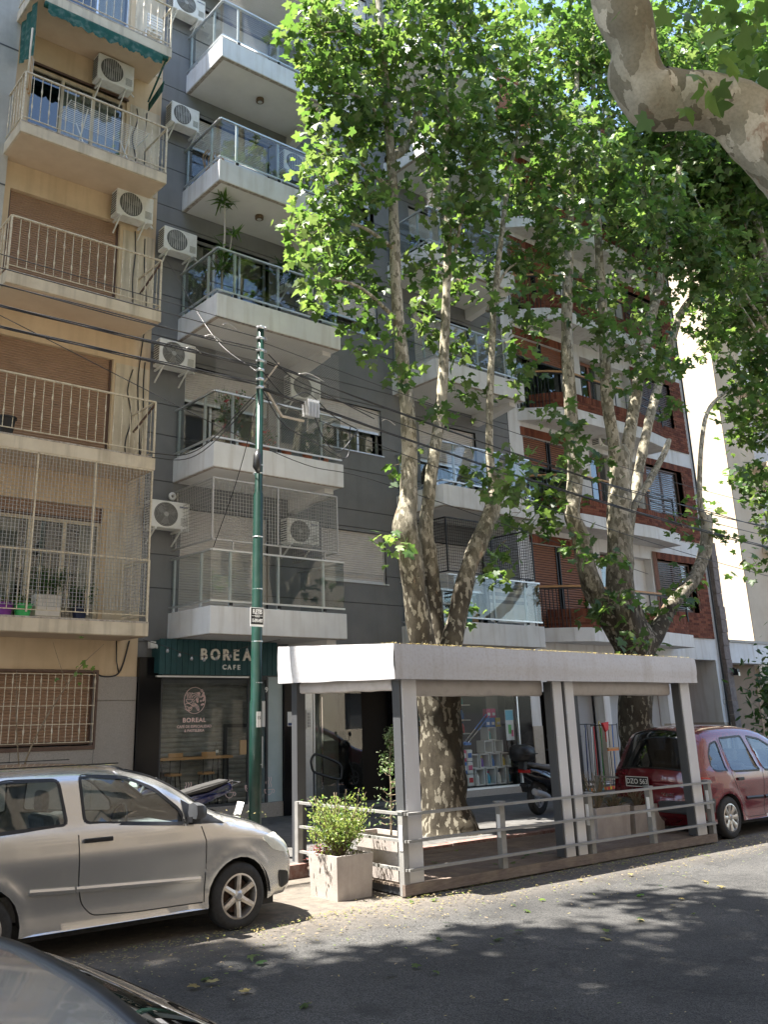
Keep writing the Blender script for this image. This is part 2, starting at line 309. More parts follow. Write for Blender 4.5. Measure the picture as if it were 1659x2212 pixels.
M['ac_dark'] = pm('ac_grille', (.10, .10, .095), (.14, .14, .13), 20, .6)
M['ac_ring'] = pm('ac_ring', (.36, .36, .34), None, rough=.6)
M['ac_blade'] = pm('fan_blade', (.20, .20, .19), None, rough=.5)
M['cable'] = pm('cable_sheath', (.015, .015, .016), None, rough=.4, spec=.6)
M['green_pole'] = pm('green_enamel', (.006, .030, .022), (.010, .040, .030), 4, .33, dirt=((.03, .05, .04), .5, 6))
M['teal'] = pm('teal_board', (.012, .055, .062), (.018, .075, .082), 4, .55)
M['cream_letter'] = pm('cream_letter', (.80, .74, .64), None, rough=.6)
M['pink_vinyl'] = pm('pink_vinyl', (.85, .62, .58), None, rough=.6)
M['shut_cafe'] = pm('steel_shutter', (.23, .235, .225), (.34, .34, .32), 2.2, .5, metal=.1, dirt=((.06, .06, .055), .6, 3), stretch=(1, 1, 8))
M['wood'] = pm('oiled_wood', (.42, .22, .085), (.54, .30, .12), 5, .45, stretch=(1.5, 12, 12))
M['deck'] = pm('deck_board', (.12, .092, .074), (.20, .155, .125), 4, .85, .35, 60, stretch=(2, 14, 14), dirt=((.3, .24, .17), .5, 3))
M['canvas'] = pm('awning_vinyl', (.455, .455, .475), (.505, .505, .52), 1.0, .5, .03, 15, streak=((.31, .27, .24), .5), dirt=((.24, .16, .11), .25, 30))
M['canvas_top'] = pm('awning_top', (.5, .46, .38), (.62, .58, .5), 3, .8)
M['clearpvc'] = pm('dusty_pvc_roll', (.40, .37, .36), (.54, .51, .49), 5, .45, .15, 8, dirt=((.25, .22, .2), .6, 5))
M['post'] = pm('post_paint', (.50, .495, .505), (.56, .555, .56), 1.5, .55, streak=((.44, .41, .4), .3))
M['rail_grey'] = pm('railing_paint', (.21, .205, .195), (.26, .255, .24), 8, .5, dirt=((.2, .19, .17), .4, 9))
M['reflect'] = pm('white_reflector', (.8, .8, .8), None, rough=.3)
M['planter'] = pm('fibre_cement', (.34, .30, .275), (.44, .395, .36), 4, .85, .2, 60, streak=((.24, .2, .18), .5))
M['soil'] = pm('soil', (.05, .035, .025), (.09, .065, .045), 20, .95)
M['brick'] = brickmat('brick', (.225, .074, .043))
M['mortar'] = pm('mortar', (.17, .085, .06), (.22, .12, .085), 20, .95)
M['wood_shut'] = pm('varnished_wood', (.19, .068, .028), (.27, .10, .042), 4, .5, stretch=(2, 10, 20))
M['wood_rail'] = pm('varnished_handrail', (.45, .24, .10), (.5, .28, .12), 8, .5)
M['black_iron'] = pm('black_iron', (.015, .015, .016), None, rough=.5)
M['white_wall'] = pm('sunlit_render', (.44, .365, .28), (.49, .41, .32), .6, .9, .1, 30)
M['beige_far'] = pm('ochre_render', (.50, .42, .32), (.58, .50, .39), 1, .9)
M['stone_pier'] = pm('rough_stone', (.16, .13, .12), (.26, .22, .20), 9, .9, .5, 30)
M['bark'] = barkmat('plane_bark')
M['bark_near'] = barkmat('near_plane_bark', .5, 3.0, 14)
M['twig'] = pm('twig', (.16, .12, .075), (.22, .17, .11), 20, .85)
M['leaf'] = leafmat('plane_leaf', (.020, .055, .015), (.07, .135, .03), (.20, .37, .05))
M['leaf_m'] = leafmat('olive_leaf', (.035, .07, .02), (.12, .17, .05), (.30, .42, .09))
M['leaf_y'] = leafmat('bright_leaf', (.05, .12, .026), (.13, .22, .05), (.34, .52, .08))  # yellow-green leaf, colour brightened to stand in for sunlit leaves
M['leaf_dk'] = leafmat('dark_leaf', (.02, .06, .018), (.045, .10, .03), (.12, .25, .04))
M['leaf_box'] = leafmat('shrub_leaf', (.10, .16, .03), (.30, .36, .09), (.4, .5, .1))
M['leaf_var'] = leafmat('pale_leaf', (.12, .2, .08), (.4, .46, .28), (.4, .5, .25))
M['leaf_red'] = leafmat('red_leaf', (.18, .03, .04), (.35, .1, .09), (.4, .1, .08))
M['leaf_dry'] = leafmat('dry_leaf', (.26, .20, .07), (.42, .36, .16), (.4, .34, .1))
M['silver'] = carpaint('silver_paint', (.58, .565, .54), (.63, .615, .59), .72)
M['silver2'] = carpaint('cool_silver_paint', (.40, .42, .44), (.46, .48, .5))
M['maroon'] = carpaint('red_paint', (.13, .006, .013), (.16, .010, .017), .15)
M['darkred'] = carpaint('dark_maroon_paint', (.022, .005, .006), (.028, .008, .008), .3)
M['rim'] = pm('alloy_rim', (.50, .47, .44), (.60, .57, .53), 20, .35, metal=.8, dirt=((.22, .17, .13), .6, 14))
M['brake'] = pm('rusty_brake', (.025, .014, .01), (.06, .03, .018), 20, .8)
M['chrome'] = pm('chrome', (.75, .75, .76), None, rough=.08, metal=1)
M['lamp_clear'] = pm('headlight_lens', (.62, .62, .56), (.75, .75, .68), 10, .15, coat=1)
M['lamp_red'] = pm('red_lens', (.35, .01, .01), None, rough=.15, coat=1)
M['lamp_amber'] = pm('amber_lens', (.6, .18, .02), None, rough=.15, coat=1)
M['seat'] = pm('seat_fabric', (.12, .12, .12), (.18, .18, .18), 30, .9)
M['blue_fab'] = pm('blue_cloth', (.10, .22, .5), (.14, .3, .6), 8, .9)
M['green_cloth'] = pm('green_awning', (.004, .06, .046), (.007, .085, .062), 5, .8, dirt=((.28, .33, .27), .35, 9))
M['purple'] = pm('purple_pot', (.18, .03, .25), None, rough=.5)
M['green_pot'] = pm('green_pot', (.05, .42, .12), None, rough=.5)
M['white_pot'] = pm('white_pot', (.62, .58, .54), (.7, .66, .6), 6, .7)
M['terracotta'] = pm('terracotta', (.40, .13, .07), (.46, .17, .09), 10, .85)
M['red_flower'] = pm('red_petal', (.55, .03, .04), None, rough=.6)
M['beigestone'] = pm('beige_plinth', (.42, .36, .29), (.50, .44, .36), 14, .7)
M['plate_black'] = pm('plate_black', (.01, .01, .01), None, rough=.4)
M['paper'] = pm('white_print', (.75, .75, .74), None, rough=.6)
def plain(name, c, rough=.5): M[name] = pm(name, c, None, rough=rough); return M[name]
for nm, c in dict(g_red=(.6, .03, .03), g_blue=(.03, .16, .5), g_cyan=(.1, .45, .62), g_orange=(.75, .2, .03), g_pink=(.65, .08, .2), g_yellow=(.75, .55, .05), g_green=(.08, .4, .08), g_white=(.75, .75, .72), g_grey=(.3, .3, .31), g_teal=(.08, .35, .36), g_navy=(.02, .04, .14), g_purple=(.2, .08, .4), cardboard=(.42, .28, .15), linen=(.7, .68, .64), entry_wall=(.42, .39, .32), terrazzo=(.14, .135, .13), dark_blue=(.012, .02, .06), slate=(.06, .062, .066)).items(): plain(nm, c)
# ---------------------------------------------------------------- ground
g = MB(); g.face([(-400, -400, -.03), (600, -400, -.03), (600, 600, -.03), (-400, 600, -.03)])
struct(g.build('ground', M['sidewalk']))
g = MB(); nx, ny = 120, 24
for i in range(nx):
    for j in range(ny):
        f = lambda a, b: (-40 + 140 * a / nx, .85 + 9.3 * b / ny, .012 * noise.noise(Vector((a * 1.3, b * .9, 0))) - .0 + .05 * (1 - ((b / ny - .45) * 2) ** 2) * .3)
        g.face([f(i, j), f(i + 1, j), f(i + 1, j + 1), f(i, j + 1)])
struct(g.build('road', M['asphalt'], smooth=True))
struct(box('pavement', M['sidewalk'], None, -40, 100, 10.25, 15.4, -.02, .15))
struct(box('near_pavement', M['sidewalk'], None, -40, 100, -4.2, .70, -.02, .15))
kb = struct(box('kerb', M['kerb'], None, -40, 100, 10.13, 10.25, -.02, .145))
ks = MB(); ks.box(-.495, .495, 10.10, 10.25, -.02, .155); ksm = ks.mesh('kerb_stone', M['kerb'])
for i in range(4, 34):
    o = link('kerb_stone', ksm, kb, T(i + .5, R.uniform(-.004, .004), R.uniform(-.004, .004)))
kb2 = struct(box('near_kerb', M['kerb'], None, -40, 100, .70, .85, -.02, .15))

# ---------------------------------------------------------------- wall with openings
def wall(mb, x0, x1, z0, z1, holes, Y, depth=.22):
    xs = sorted({x0, x1, *[min(max(h[k], x0), x1) for h in holes for k in (0, 1)]}); zs = sorted({z0, z1, *[min(max(h[k], z0), z1) for h in holes for k in (2, 3)]})
    for a, b in zip(xs, xs[1:]):
        for c, d in zip(zs, zs[1:]):
            mx, mz = (a + b) / 2, (c + d) / 2
            if not any(h[0] < mx < h[1] and h[2] < mz < h[3] for h in holes): mb.face([(a, Y, c), (b, Y, c), (b, Y, d), (a, Y, d)])
    for h in holes:
        a, b, c, d = max(h[0], x0), min(h[1], x1), max(h[2], z0), min(h[3], z1)
        if a >= b or c >= d: continue
        e = Y + depth
        if h[0] >= x0: mb.face([(a, Y, c), (a, e, c), (a, e, d), (a, Y, d)])
        if h[1] <= x1: mb.face([(b, Y, c), (b, Y, d), (b, e, d), (b, e, c)])
        if h[3] <= z1: mb.face([(a, Y, d), (a, e, d), (b, e, d), (b, Y, d)])
        if h[2] >= z0: mb.face([(a, Y, c), (b, Y, c), (b, e, c), (a, e, c)])
def slats(mb, x0, x1, z0, z1, Y, pitch=.045, prof='round'):
    n = max(1, int(round((z1 - z0) / pitch))); p = (z1 - z0) / n
    for i in range(n):
        z = z0 + i * p
        pr = [(Y + .004, z), (Y - .008, z + p * .12), (Y - .011, z + p * .5), (Y - .006, z + p * .82), (Y + .004, z + p * .93), (Y + .004, z + p)]
        for (ya, za), (yb, zb) in zip(pr, pr[1:]): mb.face([(x0, ya, za), (x1, ya, za), (x1, yb, zb), (x0, yb, zb)])
def shutter(parent, mat, x0, x1, z0, z1, Y, pitch=.045, frame=None, each=False):
    """roller shutter: guides, bottom bar, slats"""
    fr = MB(); fr.box(x0 - .0, x0 + .04, Y - .03, Y + .03, z0, z1); fr.box(x1 - .04, x1, Y - .03, Y + .03, z0, z1); fr.box(x0 + .04, x1 - .04, Y - .018, Y + .02, z0, z0 + .05)
    sh = fr.build('shutter', frame or mat, parent)
    if each:
        n = max(1, int(round((z1 - z0 - .05) / pitch))); p = (z1 - z0 - .05) / n
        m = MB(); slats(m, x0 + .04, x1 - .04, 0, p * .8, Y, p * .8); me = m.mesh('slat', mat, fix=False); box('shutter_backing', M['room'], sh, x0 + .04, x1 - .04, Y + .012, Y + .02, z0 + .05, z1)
        for i in range(n): link('slat', me, sh, T(0, 0, z0 + .05 + i * p))
    else:
        m = MB(); slats(m, x0 + .04, x1 - .04, z0 + .05, z1, Y, pitch); stuff(m.build('slat_curtain', mat, sh, fix=False))
    return sh
def window(parent, x0, x1, z0, z1, Y, frame, panes=2, fw=.045, curtain=None, gl='glass_win'):
    """sliding window: frame, one mesh per pane, optional curtain behind"""
    fr = MB(); fr.box(x0, x1, Y - .02, Y + .04, z0, z0 + fw); fr.box(x0, x1, Y - .02, Y + .04, z1 - fw, z1)
    w = (x1 - x0 - fw) / panes
    for i in range(panes + 1): fr.box(x0 + i * w, x0 + i * w + fw, Y - .018, Y + .038, z0 + fw, z1 - fw)
    o = fr.build('window', frame, parent)
    for i in range(panes): box('pane', M[gl], o, x0 + i * w + fw, x0 + (i + 1) * w, Y + .008, Y + .012, z0 + fw, z1 - fw)
    if curtain:
        for a, b in curtain:
            m = MB(); n = int((b - a) / .03); 
            for i in range(n):
                f = lambda k: (a + (b - a) * k / n, Y + .16 + .02 * sin(k * 1.7) + .012 * sin(k * .6))
                p, q = f(i), f(i + 1); m.face([(p[0], p[1], z0 + .02), (q[0], q[1], z0 + .02), (q[0], q[1], z1 - .02), (p[0], p[1], z1 - .02)])
            m.build('curtain', M['curtain'], o, smooth=True)
    return o
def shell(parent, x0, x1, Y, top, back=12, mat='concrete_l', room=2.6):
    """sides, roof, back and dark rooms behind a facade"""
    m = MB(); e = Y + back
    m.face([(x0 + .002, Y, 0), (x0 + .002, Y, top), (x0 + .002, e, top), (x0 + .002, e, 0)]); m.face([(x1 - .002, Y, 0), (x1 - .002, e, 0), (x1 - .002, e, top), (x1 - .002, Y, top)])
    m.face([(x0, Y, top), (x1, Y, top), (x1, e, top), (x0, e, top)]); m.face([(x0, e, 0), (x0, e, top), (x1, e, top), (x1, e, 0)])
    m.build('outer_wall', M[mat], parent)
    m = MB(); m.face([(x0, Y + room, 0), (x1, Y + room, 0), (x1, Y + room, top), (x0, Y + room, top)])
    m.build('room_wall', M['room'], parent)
def wire_grid(name, parent, mat, P, U, V, nu, nv, r=.0022, diag=False):
    """mesh of wires on the parallelogram P + u U + v V"""
    P, U, V = Vector(P), Vector(U), Vector(V); m = MB(); N = U.cross(V).normalized() * r * .4
    def strip(a, b):
        d = (b - a).normalized(); s = d.cross(U.cross(V)).normalized() * r
        m.add([a - s, a + s, b + s, b - s, a + N * 4, b + N * 4], [(0, 1, 2, 3), (0, 4, 5, 3), (1, 2, 5, 4)])
    if diag:
        for k in range(-nv, nu):
            a0 = max(k, 0); b0 = a0 - k; n = min(nu - a0, nv - b0)
            if n > 0: strip(P + U * a0 / nu + V * b0 / nv, P + U * (a0 + n) / nu + V * (b0 + n) / nv)
        for k in range(0, nu + nv):
            a0 = min(k, nu); b0 = k - a0; n = min(a0, nv - b0)
            if n > 0: strip(P + U * a0 / nu + V * b0 / nv, P + U * (a0 - n) / nu + V * (b0 + n) / nv)
    else:
        for i in range(nu + 1): strip(P + U * i / nu, P + U * i / nu + V)
        for j in range(nv + 1): strip(P + V * j / nv, P + V * j / nv + U)
    return stuff(m.build(name, mat, parent, fix=False))

# ---------------------------------------------------------------- beige apartment building
YF = 15.0
bb = thing('apartment_building', 'beige rendered apartment block with cream railings at the left edge', 'building', (2, YF, 0))
BZ = [3.44, 6.27, 9.07, 11.97, 14.88, 17.8]
bh = [(4.4, 6.64, 1.5, 2.67), (4.7, 6.62, 3.46, 5.48), (4.5, 6.65, 6.29, 8.33), (4.46, 6.63, 9.09, 11.19), (4.62, 6.63, 11.99, 14.0), (4.5, 6.6, 14.9, 16.95), (4.5, 6.6, 17.8, 19.8)]
m = MB(); wall(m, -6, 7.40, 2.6, 21, bh, YF, .2); m.build('wall', M['beige'], bb)
m = MB(); wall(m, -6, 7.40, 0, 2.6, bh, YF - .015, .2); m.box(-6, 7.40, YF - .05, YF - .0, 0, .25); m.build('stone_plinth', M['granite'], bb)
# granite slabs of the plinth
xs = [4.2, 5.28, 6.66, 7.395]
for a, b in zip(xs, xs[1:]): box('stone_slab', M['granite'], bb, a + .004, b - .004, YF - .04, YF - .01, .26, 1.44 if b < 7 else 2.2, bev=.003)
box('stone_slab', M['granite'], bb, 6.664, 7.391, YF - .04, YF - .01, 2.21, 2.598, bev=.003)
shell(bb, -6, 7.40, YF, 21)
m = MB(); m.box(-6, 4.32, YF - .14, YF - .002, 2.62, 20.9); m.build('pilaster', M['concrete_l'], bb)
m = MB()
for z in (5.4, 8.2, 11.1, 14.0, 16.8): m.box(-6, 4.318, YF - .146, YF - .1, z, z + .03)
m.build('pilaster_joint', M['grey_groove'], bb)
for z in BZ[:5]: box('wall_panel', M['beige_white'], bb, 6.70, 7.375, YF - .014, YF + .01, z + .02, z + 2.0)
def b_balcony(z, i):
    bal = box('balcony_slab', M['beige_white'], bb, 4.23, 7.09, 14.0, YF + .05, z - .24, z, bev=.012)
    box('soffit', M['soffit_b'], bal, 4.27, 7.05, 14.04, YF - .004, z - .246, z - .23)
    m = MB(); m.box(4.235, 7.085, 13.996, 14.02, z - .03, z - .004); m.build('stained_edge', M['drip'], bal)
    m = MB(); h = z + 1.02
    m.bar((4.25, 14.04, h), (7.07, 14.04, h), .04, .025); m.bar((4.25, 14.04, z + .1), (7.07, 14.04, z + .1), .02, .014)
    for x in (4.25, 7.07):
        m.bar((x, 14.04, h), (x, YF, h), .04, .025); m.bar((x, 14.04, z + .1), (x, YF, z + .1), .02, .014)
        m.bar((x, 14.04, z - .01), (x, 14.04, h), .03)
    rl = m.build('railing', M['rail_cream'], bb)
    return bal, rl
def baluster(hi):
    m = MB(); r = .0075; zc = .63 if hi else .26; prof = [(r, 0), (r, zc - .07), (.017, zc - .012), (.017, zc + .012), (r, zc + .07), (r, .91)]
    m.lathe(prof, (0, 0, .1), 4); return m.mesh('baluster', M['rail_cream'])
BAL = [baluster(True), baluster(False)]
for i, z in enumerate(BZ[:5]):
    bal, rl = b_balcony(z, i)
    n = 18
    for k in range(1, n): link('baluster', BAL[k % 2], rl, T(4.25 + 2.82 * k / n, 14.04, z))
    for x in (4.25, 7.07):
        for k in range(1, 6): link('baluster', BAL[k % 2], rl, T(x, 14.04 + .95 * k / 6, z))
# shutters and windows
shutter(bb, M['shut_brown'], 4.5, 6.65, 6.29, 8.33, YF + .1, .046, M['shut_dk'])
shutter(bb, M['shut_brown'], 4.46, 6.63, 9.09, 11.19, YF + .1, .046, M['shut_dk'])
shutter(bb, M['shut_brown'], 4.5, 6.6, 17.8, 19.8, YF + .1, .046, M['shut_dk'])
shutter(bb, M['shut_brown'], 4.4, 6.64, 1.52, 2.67, YF + .1, .05, M['shut_dk'])
shutter(bb, M['shut_brown'], 4.7, 6.62, 5.22, 5.48, YF + .08, .046, M['shut_dk'])
window(bb, 4.7, 6.62, 3.46, 5.22, YF + .1, M['rail_cream'], 3, .06, [(4.74, 5.25), (6.3, 6.6)])
window(bb, 4.62, 6.63, 11.99, 14.0, YF + .1, M['beige_white'], 3, .06, [(5.3, 6.6)])
window(bb, 4.5, 6.6, 14.9, 16.95, YF + .1, M['alu'], 3, .05, [(5.9, 6.55)])
box('lintel', M['shut_dk'], bb, 4.6, 6.66, YF - .012, YF + .06, 14.0, 14.05)
# ground floor window grille
m = MB(); m.box(4.36, 6.68, YF - .055, YF - .017, 2.66, 2.70); m.box(4.36, 6.68, YF - .055, YF - .017, 1.44, 1.50); m.box(6.64, 6.68, YF - .055, YF - .017, 1.5, 2.66)
fr = m.build('window_frame', M['shut_dk'], bb)
m = MB()
for z in (1.56, 1.84, 2.13, 2.41, 2.63): m.bar((4.38, YF - .04, z), (6.66, YF - .04, z), .02, .012)
gr = m.build('window_grille', M['rail_cream'], bb)
for k in range(20):
    zc = .18 if k % 4 == 1 else (.95 if k % 4 == 3 else None); mm = MB(); r = .007
    prof = [(r, 0), (r, 1.07)] if zc is None else [(r, 0), (r, zc - .06), (.016, zc - .01), (.016, zc + .01), (r, zc + .06), (r, 1.07)]
    mm.lathe(prof, (4.42 + k * .116, YF - .052, 1.56), 4); mm.build('grille_bar', M['rail_cream'], gr)
# wire cage round the lowest balcony
m = MB()
for x in (4.26, 5.02, 6.01, 7.05): m.bar((x, 14.02, 3.5), (x, 14.02, 6.03), .025)
m.bar((4.26, 14.02, 6.02), (7.05, 14.02, 6.02), .025); m.bar((7.05, 14.02, 6.02), (7.05, 15, 6.02), .02); m.bar((7.05, 14.02, 4.5), (7.05, 15, 4.5), .02)
cg = m.build('balcony_cage', M['rail_cream'], bb)
wire_grid('cage_mesh', cg, M['steel'], (4.26, 14.012, 3.6), (2.79, 0, 0), (0, 0, 2.42), 47, 41, .0042)
wire_grid('cage_mesh', cg, M['steel'], (7.052, 14.02, 3.6), (0, .98, 0), (0, 0, 2.42), 17, 41, .0042)
# wall conduits and loose cables beside the shutters
for i, (x, z0, z1) in enumerate(((6.95, 9.2, 11.1), (7.2, 6.3, 11.0), (7.28, 5.6, 8.4), (7.0, 6.4, 8.2), (7.05, 12.1, 13.9), (6.82, 12.2, 13.9))):
    pts = [(x + .05 * sin(k * 1.3 + i) * (1 if i % 2 else .3), YF - .03, z0 + (z1 - z0) * k / 8) for k in range(9)]
    m = MB(); m.tube(catmull(pts, 3), .011, 6); m.build('wall_cable', M['cable'], bb, smooth=True)
m = MB(); m.tube(catmull([(6.62, YF - .03, 2.66), (6.75, YF - .035, 2.6), (7.0, YF - .03, 2.62), (7.12, YF - .03, 2.8), (7.22, YF - .03, 3.2)], 5), .014, 6); m.tube([(6.98, YF - .03, 3.2), (7.0, YF - .03, 2.85), (7.05, YF - .03, 2.66)], .01, 6); m.build('wall_cable', M['cable'], bb, smooth=True)
# dark iron screen brace at two railing ends
for z in (6.27, 9.07): 
    m = MB(); m.bar((7.07, 14.06, z + .98), (7.07, 14.9, z + .68), .03); m.build('railing_brace', M['shut_dk'], bb)

# ---------------------------------------------------------------- grey apartment building
gb = thing('apartment_building', 'dark grey apartment block with white balconies and glass railings', 'building', (12.5, YF, 0))
GZ = [3.71 + 2.89 * k for k in range(6)]
GX0, GX1 = 7.40, 17.65
COLS = [(7.97, 10.92), (13.65, 16.60)]
gh = []
for z in GZ:
    gh += [(8.17, 10.15, z - .2, z + 1.97), (11.5, 13.27, z + .88, z + 1.97), (14.45, 16.4, z - .2, z + 1.97)]
GTOP = 22.0
m = MB(); wall(m, GX0, GX1, 3.2, GTOP, gh, YF + .02, .2); m.build('wall', M['grey_groove'], gb)
zs = [3.2]
for z in GZ: zs += [z + .44, z + 1.05, z + 2.05, z + 2.43]
zs = [z for z in zs if z < GTOP] + [GTOP]
for a, b in zip(zs, zs[1:]):
    m = MB(); wall(m, GX0, GX1, a + .009, b - .009, gh, YF, .21)
    m.face([(GX0, YF, a + .009), (GX0, YF + .02, a + .009), (GX1, YF + .02, a + .009), (GX1, YF, a + .009)]); m.face([(GX0, YF, b - .009), (GX1, YF, b - .009), (GX1, YF + .02, b - .009), (GX0, YF + .02, b - .009)])
    m.build('wall_panel', M['grey'], gb)
shell(gb, GX0 + .003, GX1, YF + .02, GTOP, mat='grey')
def g_balcony(x0, x1, z, net=False):
    bal = box('balcony_slab', M['white'], gb, x0, x1, 13.51, YF + .01, z - .46, z, bev=.01)
    box('soffit', M['soffit'], bal, x0 + .09, x1 - .09, 13.6, YF - .004, z - .466, z - .44)
    m = MB(); m.box(x0 + .02, x1 - .02, 13.53, 13.6, z - .468, z - .45); m.box(x0 + .02, x0 + .09, 13.6, YF - .01, z - .468, z - .45); m.build('drip_edge', M['drip'], bal)
    m = MB(); m.prism([(x1 - .3, 13.75, z - .46), (x1 - .3, YF - .01, z - .46), (x1 - .3, YF - .01, z - .74), (x1 - .3, 13.75, z - .56)], (.22, 0, 0)); m.build('support_beam', M['soffit'], bal)
    h = z + .96; yf = 13.545
    m = MB()
    for a, b in (((x0 + .02, yf, h), (x1 - .02, yf, h)), ((x0 + .02, yf, h), (x0 + .02, YF, h)), ((x1 - .02, yf, h), (x1 - .02, YF, h))): m.bar(a, b, .05, .03)
    for a, b in (((x0 + .02, yf, z + .09), (x1 - .02, yf, z + .09)), ((x0 + .02, yf, z + .09), (x0 + .02, YF, z + .09))): m.bar(a, b, .035, .03)
    rl = m.build('railing', M['alu'], gb)
    px = [x0 + .42, x0 + 1.43, x0 + 2.45]
    for x in px:
        box('post', M['alu_blue'], rl, x - .022, x + .022, yf + .012, yf + .052, z - .02, h - .016)
        box('bracket', M['black'], rl, x - .025, x + .025, yf - .03, yf + .011, z + .02, z + .068)
    for y in (13.93, 14.9): box('post', M['alu_blue'], rl, x0 + .03, x0 + .07, y - .022, y + .022, z - .02, h - .016)
    ed = [x0 + .03] + px + [x1 - .03]
    for a, b in zip(ed, ed[1:]): box('glass_panel', M['glass_rail'], rl, a + .006, b - .006, yf - .006, yf + .004, z + .108, h - .017)
    for a, b in ((13.56, 13.93), (13.94, 14.95)): box('glass_panel', M['glass_rail'], rl, x0 + .014, x0 + .024, a, b, z + .108, h - .017)
    box('glass_panel', M['glass_rail'], rl, x1 - .024, x1 - .014, 13.56, 14.95, z + .108, h - .017)
    if net: wire_grid('safety_net', rl, M['steel'], (x0 + .03, yf + .006, z + .1), (x1 - x0 - .06, 0, 0), (0, 0, 2.2), 56, 42, .0016, True)
    return bal
for ci, (x0, x1) in enumerate(COLS):
    for k, z in enumerate(GZ): g_balcony(x0, x1, z, net=(ci == 0 and k in (1, 4)) or (ci == 1 and k == 3))
# shutters, windows: (column door x0,x1)
fr = M['alu']
for k, z in enumerate(GZ):
    for (a, b, open_) in ((8.17, 10.15, {0: 0, 1: 1.25, 2: 1.97, 3: 1.2, 4: 0, 5: .4}[k]), (14.45, 16.4, {0: .9, 1: 1.0, 2: .5, 3: 1.2, 4: .2, 5: 0}[k])):
        if open_ < 1.9: shutter(gb, M['shut_grey'], a, b, z - .02 + open_, z + 1.97, YF + .09, .047, fr)
        if open_ > 0: window(gb, a, b, z - .05, z + 1.97, YF + .16, fr, 3, .05, [(a + .05, a + .5)] if k == 2 else [(b - .6, b - .05)])
    op = {0: 0, 1: .5, 2: .3, 3: .55, 4: .2, 5: 0}[k]
    shutter(gb, M['shut_grey'], 11.5, 13.27, z + .88 + op, z + 1.97, YF + .07, .047, fr)
    if op: window(gb, 11.5, 13.27, z + .88, z + 1.97, YF + .16, fr, 3, .045, [(12.2, 13.2)])
    box('window_sill', M['alu'], gb, 11.46, 13.31, YF - .03, YF + .1, z + .855, z + .88)
# cages on the first-floor balconies
def cage(x0, x1, z0, z1, mat, name='balcony_cage'):
    m = MB(); y = 13.55
    for x in (x0, (x0 + x1) / 2, x1): m.bar((x, y, z0), (x, y, z1), .028)
    for z in (z0, z1):
        m.bar((x0, y, z), (x1, y, z), .028); m.bar((x0, y, z), (x0, YF, z), .028); m.bar((x1, y, z), (x1, YF, z), .028)
    for x in (x0 + .42, x0 + 1.43, x0 + 2.45): m.bar((x, y, z0 - .2), (x, y, z0), .028)
    m.bar((x0 + .05, 14.95, z0), (x0 + .05, 14.95, z1), .028)
    c = m.build(name, mat, gb)
    wire_grid('cage_mesh', c, mat, (x0, y, z0), (x1 - x0, 0, 0), (0, 0, z1 - z0), int((x1 - x0) / .062), int((z1 - z0) / .062), .004)
    wire_grid('cage_mesh', c, mat, (x0, y, z0), (0, YF - y, 0), (0, 0, z1 - z0), 23, int((z1 - z0) / .062), .004)
    wire_grid('cage_mesh', c, mat, (x1, y, z0), (0, YF - y, 0), (0, 0, z1 - z0), 23, int((z1 - z0) / .062), .004)
cage(8.0, 10.76, 4.85, 5.94, M['steel']); cage(13.7, 16.45, 4.74, 5.88, M['black_iron'])
# ground floor
m = MB(); wall(m, GX0, GX1, 2.5, 3.2, [], YF + .03); m.build('wall', M['grey'], gb)
box('black_column', M['black_gloss'], gb, 7.402, 7.84, YF - .10, YF + .3, .15, 2.93, bev=.006)
box('black_column', M['black_gloss'], gb, 10.45, 10.87, YF - .12, YF + .35, .15, 2.6, bev=.006)
box('threshold', M['granite'], gb, 7.84, 10.45, YF - .08, YF + .9, .15, .40, bev=.006)
box('pale_pillar', pm('pale_glass_panel', (.34, .42, .44), (.40, .48, .50), 2, .25), gb, 10.11, 10.445, YF - .06, YF + .4, .405, 2.62, bev=.004)
# cafe
sb = box('sign_board', M['teal'], gb, 7.68, 10.12, 14.70, YF, 2.66, 3.215)
for k in range(22):
    x = 7.655 + k * .1125
    box('plank', M['teal'], sb, x + .004, x + .1085, 14.66, 14.699, 2.63, 3.235, bev=.004)
box('sign_lamp_strip', M['alu'], sb, 7.62, 9.5, 14.66, 14.72, 2.585, 2.612)
for ch, x in zip('BOREAL', (8.52, 8.755, 8.985, 9.195, 9.435, 9.66)): text('letter', ch, .27, (x, 14.635, 2.975), M['cream_letter'], sb, .018, .006, .92)
for ch, x in zip('CAFE', (8.955, 9.06, 9.165, 9.26)): text('letter', ch, .115, (x, 14.64, 2.765), M['g_white'], sb, .012, .003)
m = MB(); m.box(7.84, 7.88, YF - .07, YF - .02, .4, 2.6); m.box(9.66, 9.69, YF - .07, YF - .02, .4, 2.6); m.box(10.07, 10.11, YF - .07, YF - .02, .4, 2.6); m.box(7.88, 10.07, YF - .07, YF - .02, 2.56, 2.6); m.box(7.88, 9.66, YF - .07, YF - .02, .4, .44)
cf = m.build('shop_front_frame', M['slate'], gb)
box('pane', M['glass_shop'], cf, 7.88, 9.66, YF - .05, YF - .042, .44, 2.56); box('pane', M['glass_shop'], cf, 9.69, 10.07, YF - .05, YF - .042, .44, 2.56)
m = MB(); m.box(9.86, 9.885, YF - .12, YF - .075, 1.0, 1.55); m.box(9.94, 9.965, YF - .12, YF - .075, 1.0, 1.55); m.build('door_handle', M['alu'], cf)
box('lock_plate', M['cardboard'], cf, 9.5, 9.63, YF - .075, YF - .04, 1.25, 1.5); 
sh = box('shutter', M['slate'], gb, 7.84, 10.4, YF + .34, YF + .37, .4, 2.6)
sm = MB(); pr = [(0, 0), (-.02, .012), (-.024, .04), (-.018, .058), (0, .066), (0, .082)]
